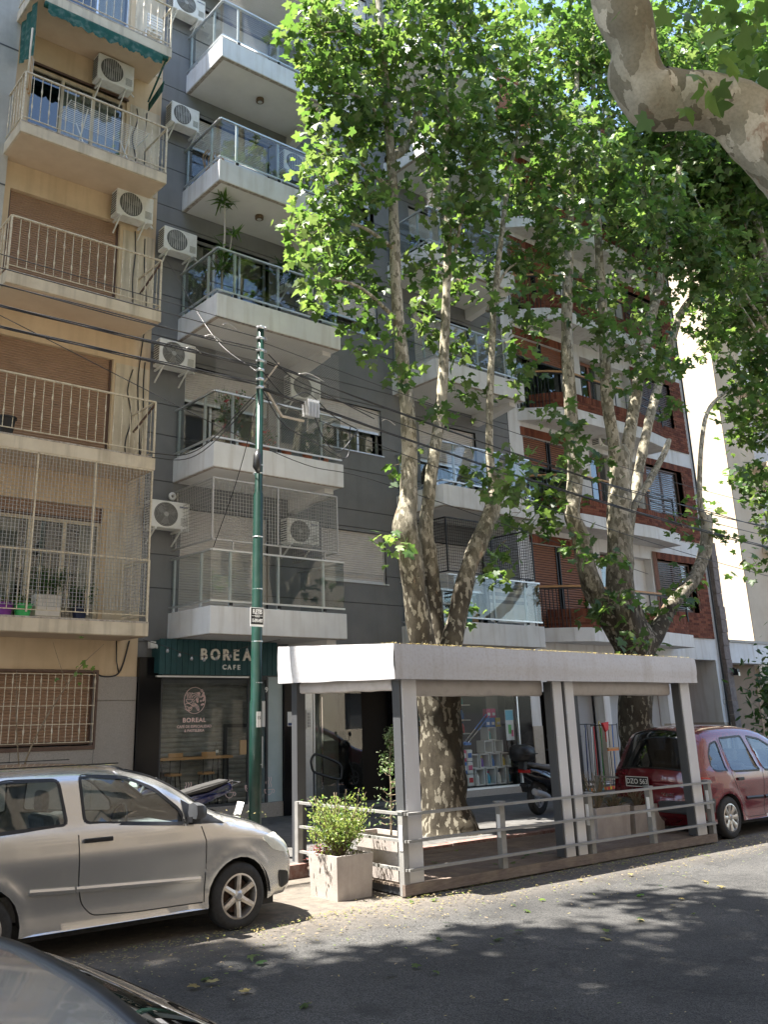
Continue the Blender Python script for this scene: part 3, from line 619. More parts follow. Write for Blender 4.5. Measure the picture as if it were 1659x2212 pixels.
for (ya, za), (yb, zb) in zip(pr, pr[1:]): sm.face([(7.85, YF + .33 + ya, za), (10.39, YF + .33 + ya, za), (10.39, YF + .33 + yb, zb), (7.85, YF + .33 + yb, zb)])
sme = sm.mesh('slat', M['shut_cafe'], fix=False)
for k in range(26): link('slat', sme, sh, T(0, R.uniform(-.003, .003), .42 + k * .082))
m = MB(); m.box(9.36, 9.42, YF + .26, YF + .31, .4, 1.78); m.box(9.42, 9.98, YF + .28, YF + .305, 1.72, 1.78); m.build('wicket_frame', M['slate'], sh)
# logo on the glass: oval badge with sun, cup, beans and leaves
YL = YF - .056
def vin(paths, r=.006):
    m = MB()
    for p in paths: m.tube([(x, YL, z) for x, z in p], r, 5)
    return m.build('logo', M['pink_vinyl'], gb, smooth=True)
def ell(cx, cz, a, b, t0=0, t1=360, n=36, rot=0):
    o = []
    for i in range(n + 1):
        t = radians(t0 + (t1 - t0) * i / n); x, z = a * cos(t), b * sin(t); o.append((cx + x * cos(rot) - z * sin(rot), cz + x * sin(rot) + z * cos(rot)))
    return o
cx, cz = 8.535, 2.20
P_ = [ell(cx, cz, .215, .225), ell(cx + .14, cz + .165, .022, .022, n=14)]
for a in (190, 205, 220, 235, 250): P_.append([(cx + .115 + .02 * cos(radians(a)), cz + .145 + .02 * sin(radians(a))), (cx + .12 + .19 * cos(radians(a)), cz + .14 + .17 * sin(radians(a)))])
for dx in (-.155, -.125, -.095, -.065): P_.append([(cx + dx + .009 * sin(k * 1.3), cz + .03 + .018 * k) for k in range(7)])
P_ += [[(cx - .18, cz + .015), (cx - .045, cz + .015)], ell(cx - .112, cz + .015, .062, .06, 180, 360, 14), ell(cx - .035, cz - .005, .02, .022, -90, 120, 10)]
for bx, bz, r_ in ((-.02, -.075, .3), (-.09, -.145, .7)): P_ += [ell(cx + bx, cz + bz, .042, .028, n=16, rot=r_), [(cx + bx - .036 * cos(r_), cz + bz - .036 * sin(r_)), (cx + bx, cz + bz + .008), (cx + bx + .036 * cos(r_), cz + bz + .036 * sin(r_))]]
for lx, lz, r_, s in ((.05, -.0, 1.9, 1), (.055, -.12, 2.1, 1.5), (.17, .1, 1.2, 1), (.19, .02, .9, 1), (.16, -.07, .3, .8), (.2, .06, 1.9, .8)):
    P_ += [ell(cx + lx, cz + lz, .042 * s, .016 * s, n=14, rot=r_), [(cx + lx - .04 * s * cos(r_), cz + lz - .04 * s * sin(r_)), (cx + lx + .04 * s * cos(r_), cz + lz + .04 * s * sin(r_))]]
for bx, bz in ((.125, .06), (.125, -.01)): P_.append(ell(cx + bx, cz + bz, .014, .014, n=10))
for q in range(3): P_.append([(cx - .2 + .4 * k / 12 * (1 - .12 * q), cz - .07 - .045 * q + .02 * sin(k * .9 + q)) for k in range(7 - q)])
vin(P_)
text('logo_lettering', 'BOREAL', .105, (8.535, YL, 1.862), M['pink_vinyl'], gb, .001, .003, 1.12, space=1.15)
text('logo_lettering', 'CAFÉ DE ESPECIALIDAD', .066, (8.54, YL, 1.755), M['pink_vinyl'], gb, .001, .001, 1.0)
text('logo_lettering', '& PASTELERIA', .066, (8.54, YL, 1.685), M['pink_vinyl'], gb, .001, .001, 1.0)
P2 = []
for i in range(5):
    x = 8.45 + i * .42
    if i % 2 == 0:
        P2 += [[(x - .09, .62), (x + .09, .62)], ell(x, .62, .085, .09, 180, 360, 12), ell(x + .1, .59, .03, .03, -100, 110, 10)]
        for dx in (-.05, 0, .05): P2.append([(x + dx + .012 * sin(k * 1.4), .66 + .025 * k) for k in range(8)])
    else:
        for dx, r_ in ((-.05, 2.1), (.05, 1.0)): P2 += [ell(x + dx, .66, .07, .028, n=14, rot=r_), [(x + dx - .06 * cos(r_), .66 - .06 * sin(r_)), (x + dx + .06 * cos(r_), .66 + .06 * sin(r_))]]
        P2.append([(x, .5), (x, .64)])
vin(P2, .007)
for z_, ch in ((2.36, '9'),): text('house_number', ch, .13, (10.06, YF - .085, 2.38), M['g_white'], gb, .004, .004)
box('notice_sheet', M['paper'], gb, 9.72, 10.05, YF - .058, YF - .0525, 1.72, 2.18)
# bench table and stools inside the window
tb = thing('bar_table', 'wooden bar table with black legs behind the cafe window', 'table', (8.6, YF + .2, .4))
box('table_top', M['wood'], tb, 7.9, 9.38, YF - .02, YF + .24, 1.2, 1.245, bev=.004)
for x in (9.1, 9.3): box('leg', M['black_iron'], tb, x - .012, x + .012, YF + .02, YF + .045, .4, 1.2); 
box('leg', M['black_iron'], tb, 7.95, 7.975, YF + .02, YF + .045, .4, 1.2)
for i, x in enumerate((8.24, 8.9)):
    st = thing('bar_stool', ('wooden seat bar stool nearer the black column under the cafe table', 'wooden seat bar stool nearer the green pole under the cafe table')[i], 'stool', (x, YF + .1, .4), 'stools in the cafe window')
    m = MB(); m.lathe([(0, .98), (.15, .98), (.155, .96), (.155, .945), (.15, .94), (0, .94)], (x, YF + .12, 0), 20); m.build('seat', M['wood'], st)
    box('backrest', M['wood'], st, x - .17, x + .12, YF - .012, YF + .012, 1.245, 1.32, bev=.01)
    for dx, dy in ((-.1, -.1), (.1, -.1), (-.1, .1), (.1, .1)):
        m = MB(); m.tube([(x + dx * .8, YF + .12 + dy * .8, .94), (x + dx * 1.5, YF + .12 + dy * 1.0, .4)], .011, 6); m.build('leg', M['black_iron'], st)
    m = MB(); m.lathe([(.125, .6), (.135, .6), (.135, .612), (.125, .612)], (x, YF + .12, 0), 16); m.build('foot_ring', M['black_iron'], st)
    m = MB(); m.tube([(x - .12, YF + .02, .96), (x - .13, YF - .0, 1.25)], .008, 6); m.tube([(x + .07, YF + .02, .96), (x + .08, YF - .0, 1.25)], .008, 6); m.build('backrest_rod', M['black_iron'], st)
bt = thing('bottle', 'clear glass bottle standing on the cafe bar table', 'bottle', (9.15, YF + .2, 1.245))
m = MB(); m.lathe([(0, 0), (.033, 0), (.035, .02), (.035, .12), (.014, .17), (.013, .21), (.016, .22), (0, .22)], (9.15, YF + .2, 1.246), 14); m.build('body', M['glass_shop'], bt, smooth=True)
box('label', M['paper'], bt, 9.12, 9.18, YF + .162, YF + .164, 1.29, 1.34)
# entrance: recessed lobby
m = MB(); m.box(10.9, 10.94, YF - .02, YF + .05, .2, 2.5); m.box(11.02, 11.05, YF + .1, YF + .16, .2, 2.5); m.box(11.3, 11.34, YF + .1, YF + .16, .2, 2.5); m.build('entrance_frame', M['alu'], gb)
ip = box('intercom_panel', M['alu'], gb, 11.06, 11.29, YF + .11, YF + .15, .25, 2.5)
box('intercom', M['g_white'], ip, 11.13, 11.24, YF + .095, YF + .109, 1.66, 2.02)
for k in range(10):
    for dx in (0, .04): box('intercom_button', M['black'], ip, 11.15 + dx, 11.17 + dx, YF + .088, YF + .094, 1.69 + k * .028, 1.703 + k * .028)
box('door_pull', M['chrome'], gb, 11.47, 11.50, YF + .06, YF + .09, .55, 2.25)
box('lobby_wall', M['entry_wall'], gb, 11.34, 12.55, YF + .9, YF + 1.0, .2, 2.5); box('lobby_floor', M['terrazzo'], gb, 10.9, 14.0, YF - .05, YF + 2.5, .15, .22)
box('door_pane', M['glass_win'], gb, 11.345, 12.55, YF + .12, YF + .13, .25, 2.5); box('shadow_wall', M['room'], gb, 12.56, 13.9, YF + .5, YF + .6, .2, 2.5)  # the near-black sheet stands in for the lobby's deep shade
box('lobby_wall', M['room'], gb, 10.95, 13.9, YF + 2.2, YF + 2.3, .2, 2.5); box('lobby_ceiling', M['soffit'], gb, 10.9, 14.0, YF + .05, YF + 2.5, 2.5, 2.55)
st = box('sticker', M['paper'], gb, 10.52, 10.72, YF - .124, YF - .1205, 1.72, 1.98)
box('sticker_band', M['g_navy'], st, 10.53, 10.71, YF - .127, YF - .1245, 1.73, 1.78); box('sticker_band', M['black'], st, 10.66, 10.71, YF - .127, YF - .1245, 1.8, 1.93)
box('black_column', M['black_gloss'], gb, 13.5, 13.95, YF - .1, YF + .4, .15, 2.6)
# shop front (household goods)
m = MB(); m.box(13.95, 17.2, YF - .04, YF + .3, .15, .29); m.build('window_base', M['granite'], gb)
m = MB(); m.box(13.95, 17.2, YF - .03, YF + .04, .29, .33); m.box(13.95, 17.2, YF - .03, YF + .04, 2.45, 2.5); m.box(17.16, 17.2, YF - .03, YF + .04, .33, 2.45)
sf = m.build('shop_front_frame', M['alu'], gb); box('pane', M['glass_shop'], sf, 13.95, 17.16, YF, YF + .008, .33, 2.45)
box('black_column', M['black_gloss'], gb, 17.21, 17.64, YF - .04, YF + .4, .15, 2.6); box('shop_floor', M['terrazzo'], gb, 13.95, 17.2, YF + .05, YF + 2.5, .27, .31)
box('back_panel', M['pale'] if 'pale' in M else M['g_grey'], gb, 16.75, 17.15, YF + .55, YF + .58, .33, 2.45)
# brick building comes next
# ---------------------------------------------------------------- brick apartment building
kb_ = thing('apartment_building', 'red brick and white apartment block behind the larger plane tree', 'building', (22, YF, 0))
KX0, KX1 = 17.65, 26.45
BR = {}
def bmesh_brick(l, h, d=.014):
    k = (round(l, 3), round(h, 3))
    if k not in BR: m = MB(); m.box(.004, l - .004, -d, .002, .004, h - .004); BR[k] = m.mesh('brick', M['brick'], fix=False)
    return BR[k]
NB = [0]
def brick_panel(P, Q, z0, z1, parent, holes=(), soldier=False, each=False, joined=None):
    """bricks laid along the plan line P-Q between z0 and z1, proud of a mortar sheet; soldier = top row on end"""
    P = Vector((P[0], P[1], 0)); Q = Vector((Q[0], Q[1], 0)); L = (Q - P).length; u = (Q - P) / L; rz = atan2(u.y, u.x)
    mw = lambda s, z: Matrix.Translation(P + u * s + Vector((0, 0, z))) @ Matrix.Rotation(rz, 4, 'Z')
    zt = z1 - (.20 if soldier else 0); n = max(1, int(round((zt - z0) / .072))); ph = (zt - z0) / n
    cells = []
    for j in range(n):
        s = -.125 if j % 2 else 0
        while s < L - 1e-4:
            a, b = max(s, 0), min(s + .25, L)
            if b - a > .03: cells.append((a, b, z0 + j * ph, ph))
            s += .25
    if soldier:
        k = max(1, int(round(L / .075))); w = L / k
        cells += [(i * w, (i + 1) * w, zt, z1 - zt) for i in range(k)]
    for a, b, z, h in cells:
        c = P.x + u.x * (a + b) / 2, z + h / 2
        if any(H_[0] < c[0] < H_[1] and H_[2] < c[1] < H_[3] for H_ in holes): continue
        if each and NB[0] < 296: link('brick', bmesh_brick(b - a, h), parent, mw(a, z)); NB[0] += 1
        else:
            mt = mw(a, z); l = b - a; dd = .014 + R.uniform(-.003, .003)
            vs = [mt @ Vector(v) for v in ((.004, -dd, .004), (l - .004, -dd, .004), (l - .004, -dd, h - .004), (.004, -dd, h - .004), (.004, .002, .004), (l - .004, .002, .004), (l - .004, .002, h - .004), (.004, .002, h - .004))]
            joined.add(vs, [(0, 1, 2, 3), (0, 4, 5, 1), (1, 5, 6, 2), (2, 6, 7, 3), (3, 7, 4, 0)])
KJ = MB()
# white shaft walls, solid masonry core
KZ = [3.86 + 2.85 * k for k in range(6)]        # underside of brick = top of the white band
kh = []
for z in KZ: kh += [(18.2, 20.3, z - .02, z + 2.12), (21.0, 23.4, z - .02, z + 2.15), (23.66, 25.56, z + .72, z + 2.18)]
gfh = [(18.03, 20.52, .2, 2.35), (20.78, 23.40, .2, 2.35), (23.72, 26.09, .15, 3.25)]
m = MB(); wall(m, KX0 + .02, KX1, .15, 21, kh + gfh, YF + .0, .3); m.build('wall', M['white'], kb_)
shell(kb_, KX0 + .02, 22.0, YF + .02, 21, mat='white')
shell(kb_, 22.004, KX1, YF + .02, 21, back=1.45, mat='white', room=1.4)  # unseen depth cut shallow so the sun reaches the wall beyond
box('pier_plinth', M['beigestone'], kb_, 17.69, 18.03, YF - .02, YF + .2, .15, 1.57); box('pier_plinth', M['beigestone'], kb_, 20.5, 20.79, YF - .02, YF + .2, .15, 1.55)
box('pier_plinth', M['beigestone'], kb_, 23.39, 23.73, YF - .02, YF + .2, .15, 1.52); box('pier_plinth', M['beigestone'], kb_, 26.08, 26.46, YF - .02, YF + 1.3, .15, 1.5)
# entrance recess at the right
m = MB(); m.face([(26.088, YF + .3, .15), (26.088, YF + 1.38, .15), (26.088, YF + 1.38, 3.25), (26.088, YF + .3, 3.25)]); m.face([(23.73, YF + .3, 3.248), (26.08, YF + .3, 3.248), (26.08, YF + 1.38, 3.248), (23.73, YF + 1.38, 3.248)]); m.build('recess_wall', M['white'], kb_)
m = MB(); m.face([(23.73, YF + 1.36, .15), (26.08, YF + 1.36, .15), (26.08, YF + 1.36, 3.24), (23.73, YF + 1.36, 3.24)]); m.build('mortar', M['mortar'], kb_)
brick_panel((23.75, YF + 1.35), (26.08, YF + 1.35), .2, 3.2, kb_, joined=KJ)
box('wall_plaque', M['g_grey'], kb_, 26.2, 26.36, YF - .012, YF - .003, 2.0, 2.14)
box('wall_plaque', M['paper'], kb_, 26.21, 26.35, YF - .016, YF - .0125, 2.01, 2.13)
# storeys
for f, z in enumerate(KZ):
    # right bay: brick skin round a window, x 23.95-26.15
    hl = [(23.66, 25.56, z + .72, z + 2.18)]
    m = MB(); wall(m, 23.45, 26.16, z, z + 2.38, hl, YF - .03, .25); m.face([(26.16, YF - .03, z), (26.16, YF, z), (26.16, YF, z + 2.38), (26.16, YF - .03, z + 2.38)]); m.build('mortar', M['mortar'], kb_)
    brick_panel((24.02 if f < 2 else 23.5, YF - .031), (26.15, YF - .031), z, z + 2.38, kb_, hl, each=(f < 1), joined=KJ)
    ks_ = MB(); k = int(1.9 / .075)
    for i in range(k):
        x = 23.66 + i * 1.9 / k; ks_.box(x + .004, x + 1.9 / k - .004, YF - .05, YF - .03, z + 2.19, z + 2.37)
        ks_.box(x + .004, x + 1.9 / k - .004, YF - .05, YF - .03, z + .6, z + .715)
    stuff(ks_.build('soldier_course', M['brick'], kb_, fix=False))
    # lattice window: dark horizontal slats over a pale curtain
    w = window(kb_, 23.70, 25.5, z + .74, z + 2.16, YF + .12, M['shut_dk'], 2, .05, [(23.8, 24.6)])
    for j in range(22): box('slat', M['shut_dk'], w, 23.72, 25.2 if f < 2 else 25.5, YF + .04, YF + .062, z + .78 + j * .062, z + .81 + j * .062)
    # left bay: wooden roller shutters behind an iron railing
    for (a, b) in ((18.2, 19.24), (19.32, 20.3)):
        top = z + 2.12; bot = {0: z - .0, 1: z + 1.35, 2: z + 1.55, 3: z + .4, 4: z + 1.2, 5: z}[f]
        shutter(kb_, M['wood_shut'], a, b, bot, top, YF + .08, .062, M['black_iron'], each=(f < 2))
    if f: window(kb_, 18.2, 20.3, z, z + 2.12, YF + .2, M['black_iron'], 2, .05, [(18.3, 18.9)])
    ks_ = MB(); k = 28
    for i in range(k):
        x = 18.12 + i * 2.26 / k; ks_.box(x + .004, x + 2.26 / k - .004, YF - .018, YF + .05, z + 2.13, z + 2.36)
    stuff(ks_.build('soldier_course', M['brick'], kb_, fix=False))
    # projecting bay: white slab, brick parapet, iron railing with wooden handrail
    pl = [(18.05, YF), (18.75, 14.35), (19.2, 14.1), (22.4, 14.1), (24.0, 14.35), (24.0, YF)]
    zb = z - .05
    m = MB(); m.prism([(x, y, zb - .30) for x, y in pl], (0, 0, .34)); sl_ = m.build('bay_slab', M['white'], kb_, bev=.01)
    if f < 5:
        ins = [(18.6, YF), (18.95, 14.45), (19.3, 14.2), (22.4, 14.2), (23.9, 14.42), (23.9, YF)]
        m = MB(); m.prism([(x, y, zb + .04) for x, y in ins], (0, 0, .40)); m.build('parapet_core', M['mortar'], sl_)
        for (p, q) in zip(ins[:-1], ins[1:]):
            brick_panel(p, q, zb + .05, zb + .52, sl_, soldier=True, each=(f < 2), joined=KJ)
        m = MB(); hz = zb + 1.05; rp = [(18.1, YF - .02), (18.72, 14.42), (19.24, 14.15), (22.4, 14.15)]
        for p, q in zip(rp, rp[1:]): m.bar((p[0], p[1], hz - .05), (q[0], q[1], hz - .05), .03)
        m2 = MB()
        for p, q in zip(rp, rp[1:]): m2.bar((p[0], p[1], hz), (q[0], q[1], hz), .07, .045)
        rl = m.build('railing', M['black_iron'], kb_); m2.build('handrail', M['wood_rail'], rl)
        n = 9
        for i in range(n + 1):
            t = i / n; x = 18.1 + .62 * t; y = YF - .02 - .56 * t; m = MB(); m.bar((x, y, zb + .05), (x, y, hz - .05), .016); m.build('baluster', M['black_iron'], rl)
        for i in range(7):
            x = 19.3 + i * .5; m = MB(); m.bar((x, 14.15, zb + .5), (x, 14.15, hz - .05), .02); m.build('baluster', M['black_iron'], rl)
        m = MB(); m.bar((22.4, 14.15, hz), (23.9, 14.4, hz), .03); m.bar((22.4, 14.15, hz - .28), (23.9, 14.4, hz - .28), .03); m.bar((23.9, 14.4, zb + .4), (23.9, 14.4, hz), .04); m.build('railing', M['black_iron'], sl_)
    # loggia behind the bay: white back wall with a timber door
    window(kb_, 21.1, 22.2, z, z + 2.1, YF + .22, M['wood_shut'], 2, .09)
    box('loggia_wall', M['white'], kb_, 22.3, 23.4, YF + .24, YF + .3, z, z + 2.15)
stuff(KJ.build('brickwork', M['brick'], kb_, fix=False))
# ground-floor shop interiors
box('doorway_dark', M['room'], kb_, 18.04, 20.5, YF + 1.3, YF + 1.34, .2, 2.35); box('shop_wall', M['g_grey'], kb_, 19.62, 20.45, YF + .32, YF + .36, .2, 2.34)
box('door_leaf', M['wood_shut'], kb_, 19.3, 19.4, YF + .2, YF + .8, .2, 2.3); box('hanging_sign', M['g_blue'], kb_, 18.35, 18.72, YF + .05, YF + .08, 1.7, 2.2)
box('shop_wall', pm('pale_grey_wall', (.42, .44, .46), None, rough=.8), kb_, 20.8, 23.38, YF + .3, YF + .34, .2, 2.34)
m = MB(); m.tube([(26.3, YF - .05, .2), (26.3, YF - .05, 16)], .03, 8); m.build('downpipe', M['slate'], kb_, smooth=True)
# ---------------------------------------------------------------- stone pier, sunlit block, ochre block at the right
pr_ = thing('stone_pier', 'rough brown stone pier at the right end of the brick building', 'wall', (26.6, YF, 0))
sp = MB(); sp.box(26.47, 26.78, YF - .12, YF + .5, -.19, .19); spm = sp.mesh('stone', M['stone_pier'])
for k in range(17): link('stone', spm, pr_, T(R.uniform(-.012, .012), R.uniform(-.02, .02), .35 + k * .39))
wb = thing('apartment_building', 'tall white sunlit blank side wall rising behind the stone pier', 'building', (34, 22, 0))
m = MB(); m.box(30.0, 36, 15.6, 30, 3.4, 24); m.build('wall', M['white_wall'], wb)
m = MB()
for z in (6, 9, 12, 15, 18): m.box(29.996, 30.02, 15.65, 29.9, z, z + .015)
m.build('render_joint', M['beige_far'], wb)
gt = thing('garden_wall', 'low cream canopy wall with brown gate between stone pier and ochre building', 'wall', (28, YF, 0))
box('lintel', M['white'], gt, 26.8, 29.2, YF - .1, YF + 1.4, 3.18, 3.78); box('coping', M['concrete_l'], gt, 26.78, 29.22, YF - .14, YF + 1.44, 3.785, 3.86)
box('gate', pm('brown_gate', (.20, .14, .09), (.24, .17, .11), 4, .7), gt, 26.8, 29.2, YF + .5, YF + .55, .15, 3.175); box('low_wall', M['beige_far'], gt, 27.4, 29.4, YF - .8, YF - .55, .15, .9)
ob = thing('apartment_building', 'ochre apartment block with small balconies at the right edge', 'building', (34, YF, 0))
m = MB(); wall(m, 29.3, 48, .15, 22, [(31.2 + k * 4.4, 33.0 + k * 4.4, z, z + 1.9) for k in range(4) for z in (4.2, 7.1, 10, 12.9, 15.8)], YF + .4, .25); m.build('wall', M['beige_far'], ob)
shell(ob, 29.3, 48, YF + .42, 22, 10, 'beige_far')
for k in range(4):
    for z in (4.2, 7.1, 10, 12.9, 15.8):
        x = 31.2 + k * 4.4
        shutter(ob, M['shut_grey'], x, x + 1.8, z + .3, z + 1.9, YF + .52, .05)
        bs = box('balcony_slab', M['beige_white'], ob, x - .5, x + 2.3, YF - .6, YF + .39, z - .2, z - .02)
        m = MB(); m.bar((x - .48, YF - .58, z + .9), (x + 2.28, YF - .58, z + .9), .04, .03)
        for q in range(15): m.bar((x - .48 + q * .197, YF - .58, z - .02), (x - .48 + q * .197, YF - .58, z + .9), .014)
        m.bar((x - .48, YF - .58, z + .9), (x - .48, YF + .4, z + .9), .03); m.build('railing', M['rail_cream'], bs)
# ---------------------------------------------------------------- blocks across the street (seen in the glass)
for i, (a, b, h, mt) in enumerate(((-22, -8, 19, 'white_wall'), (-8, 3.5, 17, 'beige_white'), (3.5, 15, 20, 'white_wall'), (15, 32, 16, 'beige_far'))):
    t = thing('apartment_building', ('pale block across the street facing the beige building', 'cream block across the street facing the silver hatchback', 'white block across the street facing the grey building', 'ochre block across the street facing the brick building')[i], 'building', ((a + b) / 2, -4.2, 0))
    hs = [(x, x + 1.5, z, z + 1.6) for x in [a + 1 + 2.9 * q for q in range(int((b - a - 1) / 2.9))] for z in [1.2 + 3 * q for q in range(int(h / 3))]]
    m = MB(); wall(m, a, b, 0, h, hs, 4.2, .2); m.box(a, b, 4.45, 10, 0, h)
    o = m.build('wall', M[mt], t, mw=Matrix.Scale(-1, 4, (0, 1, 0)))
    m = MB()
    for x0, x1, z0, z1 in hs: m.face([(x0, -4.36, z0), (x1, -4.36, z0), (x1, -4.36, z1), (x0, -4.36, z1)])
    m.build('window_panes', M['slate'], t)
# ---------------------------------------------------------------- parklet
pk = thing('parklet', 'grey parklet terrace with vinyl awning, deck and railing in front of the shops', 'parklet', (10.4, 9.2, 0))
m = MB()
n = 28
def fas(P, Q, zt0, zt1, zb0, zb1, out, name):
    """slightly slack vinyl band with a hem seam"""
    P = Vector(P); Q = Vector(Q); o = Vector(out); mm = MB(); rows = 8; n = max(12, int((Q - P).length / .09)); G = []
    for i in range(n + 1):
        t = i / n; col = []
        for j in range(rows + 1):
            s = j / rows; zt = zt0 + (zt1 - zt0) * t; zb = zb0 + (zb1 - zb0) * t; z = zt + (zb - zt) * s
            bul = .012 * sin(s * pi) * (1 if s < .62 else .4) + .006 * noise.noise(Vector((t * (Q - P).length * 2.2, s * 3, P.x))) + (.008 if .60 < s < .66 else 0)
            p = P + (Q - P) * t + o * bul; col.append((p.x, p.y, z + .006 * noise.noise(Vector((t * 5, P.y, s))) * (1 if s == 1 else .3)))
        G.append(col)
    for i in range(n):
        for j in range(rows): mm.face([G[i][j], G[i + 1][j], G[i + 1][j + 1], G[i][j + 1]])
    return mm.build(name, M['canvas'], pk, smooth=True)
fas((7.27, 8.14, 0), (13.55, 8.14, 0), 2.71, 2.67, 2.31, 2.30, (0, -1, 0), 'awning_fascia')
fas((7.27, 10.5, 0), (7.27, 8.141, 0), 2.82, 2.71, 2.335, 2.31, (-1, 0, 0), 'awning_fascia')
fas((13.55, 8.141, 0), (13.55, 10.5, 0), 2.67, 2.78, 2.30, 2.33, (1, 0, 0), 'awning_fascia')
m = MB(); m.face([(7.27, 8.14, 2.71), (13.55, 8.14, 2.67), (13.55, 10.5, 2.78), (7.27, 10.5, 2.82)]); m.face([(7.3, 8.16, 2.66), (13.52, 8.16, 2.62), (13.52, 10.48, 2.73), (7.3, 10.48, 2.77)]); m.build('awning_roof', M['canvas_top'], pk)
m = MB(); m.bar((7.3, 8.2, 2.6), (13.5, 8.2, 2.57), .06); m.bar((7.3, 10.45, 2.68), (13.5, 10.45, 2.68), .06); m.bar((7.33, 8.2, 2.6), (7.33, 10.45, 2.68), .06); m.bar((13.49, 8.2, 2.57), (13.49, 10.45, 2.68), .06); m.build('roof_frame', M['rail_grey'], pk)
for x0, x1, y0, y1 in ((7.46, 7.69, 8.24, 8.34), (10.19, 10.37, 8.24, 8.34), (10.44, 10.62, 8.24, 8.34), (13.22, 13.46, 8.24, 8.34)):
    p = box('post', M['post'], pk, x0, x1, y0, y1, .13, 2.55, bev=.006)
    mm = MB(); mm.box(x0 - .03, x0 - .004, y0 + .012, y1 + .04, .14, 2.3); mm.build('blind_track', M['slate'], p)
    for z in range(7): mm = MB(); mm.lathe([(0, 0), (.006, 0), (.006, .004), (0, .004)], (x0 + .02, y0 - .004, .4 + z * .3), 8, 'y'); mm.build('rivet', M['alu'], p)
for x0 in (7.42, 13.2): box('post', M['slate'], pk, x0, x0 + .14, 10.28, 10.40, .15, 2.6)  # back posts are the same boards, coloured dark for the shade there
def blind(P, Q, z0, z1, r):
    P = Vector(P); Q = Vector(Q); d = (Q - P).normalized(); nrm = Vector((-d.y, d.x, 0)); mm = MB(); n = int((Q - P).length / .1); G = []
    for i in range(n + 1):
        t = i / n; q = P + (Q - P) * t; w = .012 * noise.noise(Vector((t * 7, P.x, 0)))
        G.append([(q.x + nrm.x * (r * s_ + w), q.y + nrm.y * (r * s_ + w), z) for s_, z in ((0, z1), (-1, z1 - .05), (-1.2, (z0 + z1) / 2), (-.9, z0 + .02), (0, z0 + w), (.8, z0 + .03), (1, z1))])
    for i in range(n):
        for j in range(6): mm.face([G[i][j], G[i + 1][j], G[i + 1][j + 1], G[i][j + 1]])
    o = mm.build('rolled_blind', M['clearpvc'], pk, smooth=True)
    c = P + (Q - P) * .5
    return o
blind((7.75, 8.42, 0), (10.13, 8.42, 0), 2.12, 2.36, .035); blind((10.65, 8.42, 0), (13.15, 8.42, 0), 2.12, 2.36, .035); blind((7.5, 10.4, 0), (7.5, 8.42, 0), 2.19, 2.36, .035)
# deck boards
dk = box('deck_frame', M['slate'], pk, 7.42, 13.6, 8.24, 10.05, .02, .095)
for j in range(13):
    y = 8.25 + j * .139
    for a, b in ((7.40, 9.45 + (j % 3) * .3), (9.454 + (j % 3) * .3, 11.6 + (j % 2) * .4), (11.604 + (j % 2) * .4, 13.62)):
        box('deck_board', M['deck'], dk, a, b, y, y + .132, .10, .125 + R.uniform(-.002, .002))
box('edge_beam', M['deck'], dk, 7.36, 13.64, 8.20, 8.245, .03, .14)
# railing
m = MB()
RP = [7.405, 9.0, 10.72, 12.1, 13.62]
for z in (.855, .575, .285):
    m.bar((7.405, 8.185, z), (13.62, 8.185, z), .05, .028); m.bar((7.405, 8.185, z), (7.405, 10.25, z), .05, .028); 
    m.bar((13.62, 8.185, z), (13.62, 10.25, z), .05, .028)
rl = m.build('railing', M['rail_grey'], pk)
for x in RP:
    box('railing_post', M['rail_grey'], rl, x - .042, x + .042, 8.21, 8.29, .02, .87, bev=.004); box('post_cap', M['rail_grey'], rl, x - .055, x + .055, 8.2, 8.305, .871, .886)
    box('reflector', M['reflect'], rl, x - .048, x - .044, 8.215, 8.265, .48, .74)
for x in (7.405, 13.62): box('railing_post', M['rail_grey'], rl, x - .04, x + .04, 10.2, 10.27, .1, .87)
# ---------------------------------------------------------------- leaf generator
import numpy as np
PL = []     # plane-tree leaf outline: five pointed lobes
for a, r in ((-90, .12), (-48, .50), (-16, .72), (4, .55), (24, .96), (38, .74), (52, .60), (68, .78), (90, 1.10), (112, .78), (128, .60), (142, .74), (156, .96), (176, .55), (196, .72), (228, .50)):
    PL.append((r * cos(radians(a)), r * sin(radians(a)) + .1))
def tmpl(pts, droop=.25, fold=.18):
    v = [(0, .1, .0)] + [(x, y, -droop * (x * x + (y - .1) ** 2) + fold * abs(x) * .6) for x, y in pts]; n = len(pts)
    return np.array(v, float), np.array([(0, 1 + i, 1 + (i + 1) % n) for i in range(n)])
T_PLANE = tmpl(PL); T_OVAL = tmpl([(0, -.9), (.32, -.3), (.36, .3), (.0, 1.0), (-.36, .3), (-.32, -.3)], .12, .3)
T_BLADE = tmpl([(-.06, -1), (.06, -1), (.09, 0), (.0, 1.0), (-.09, 0)], .35, .3)
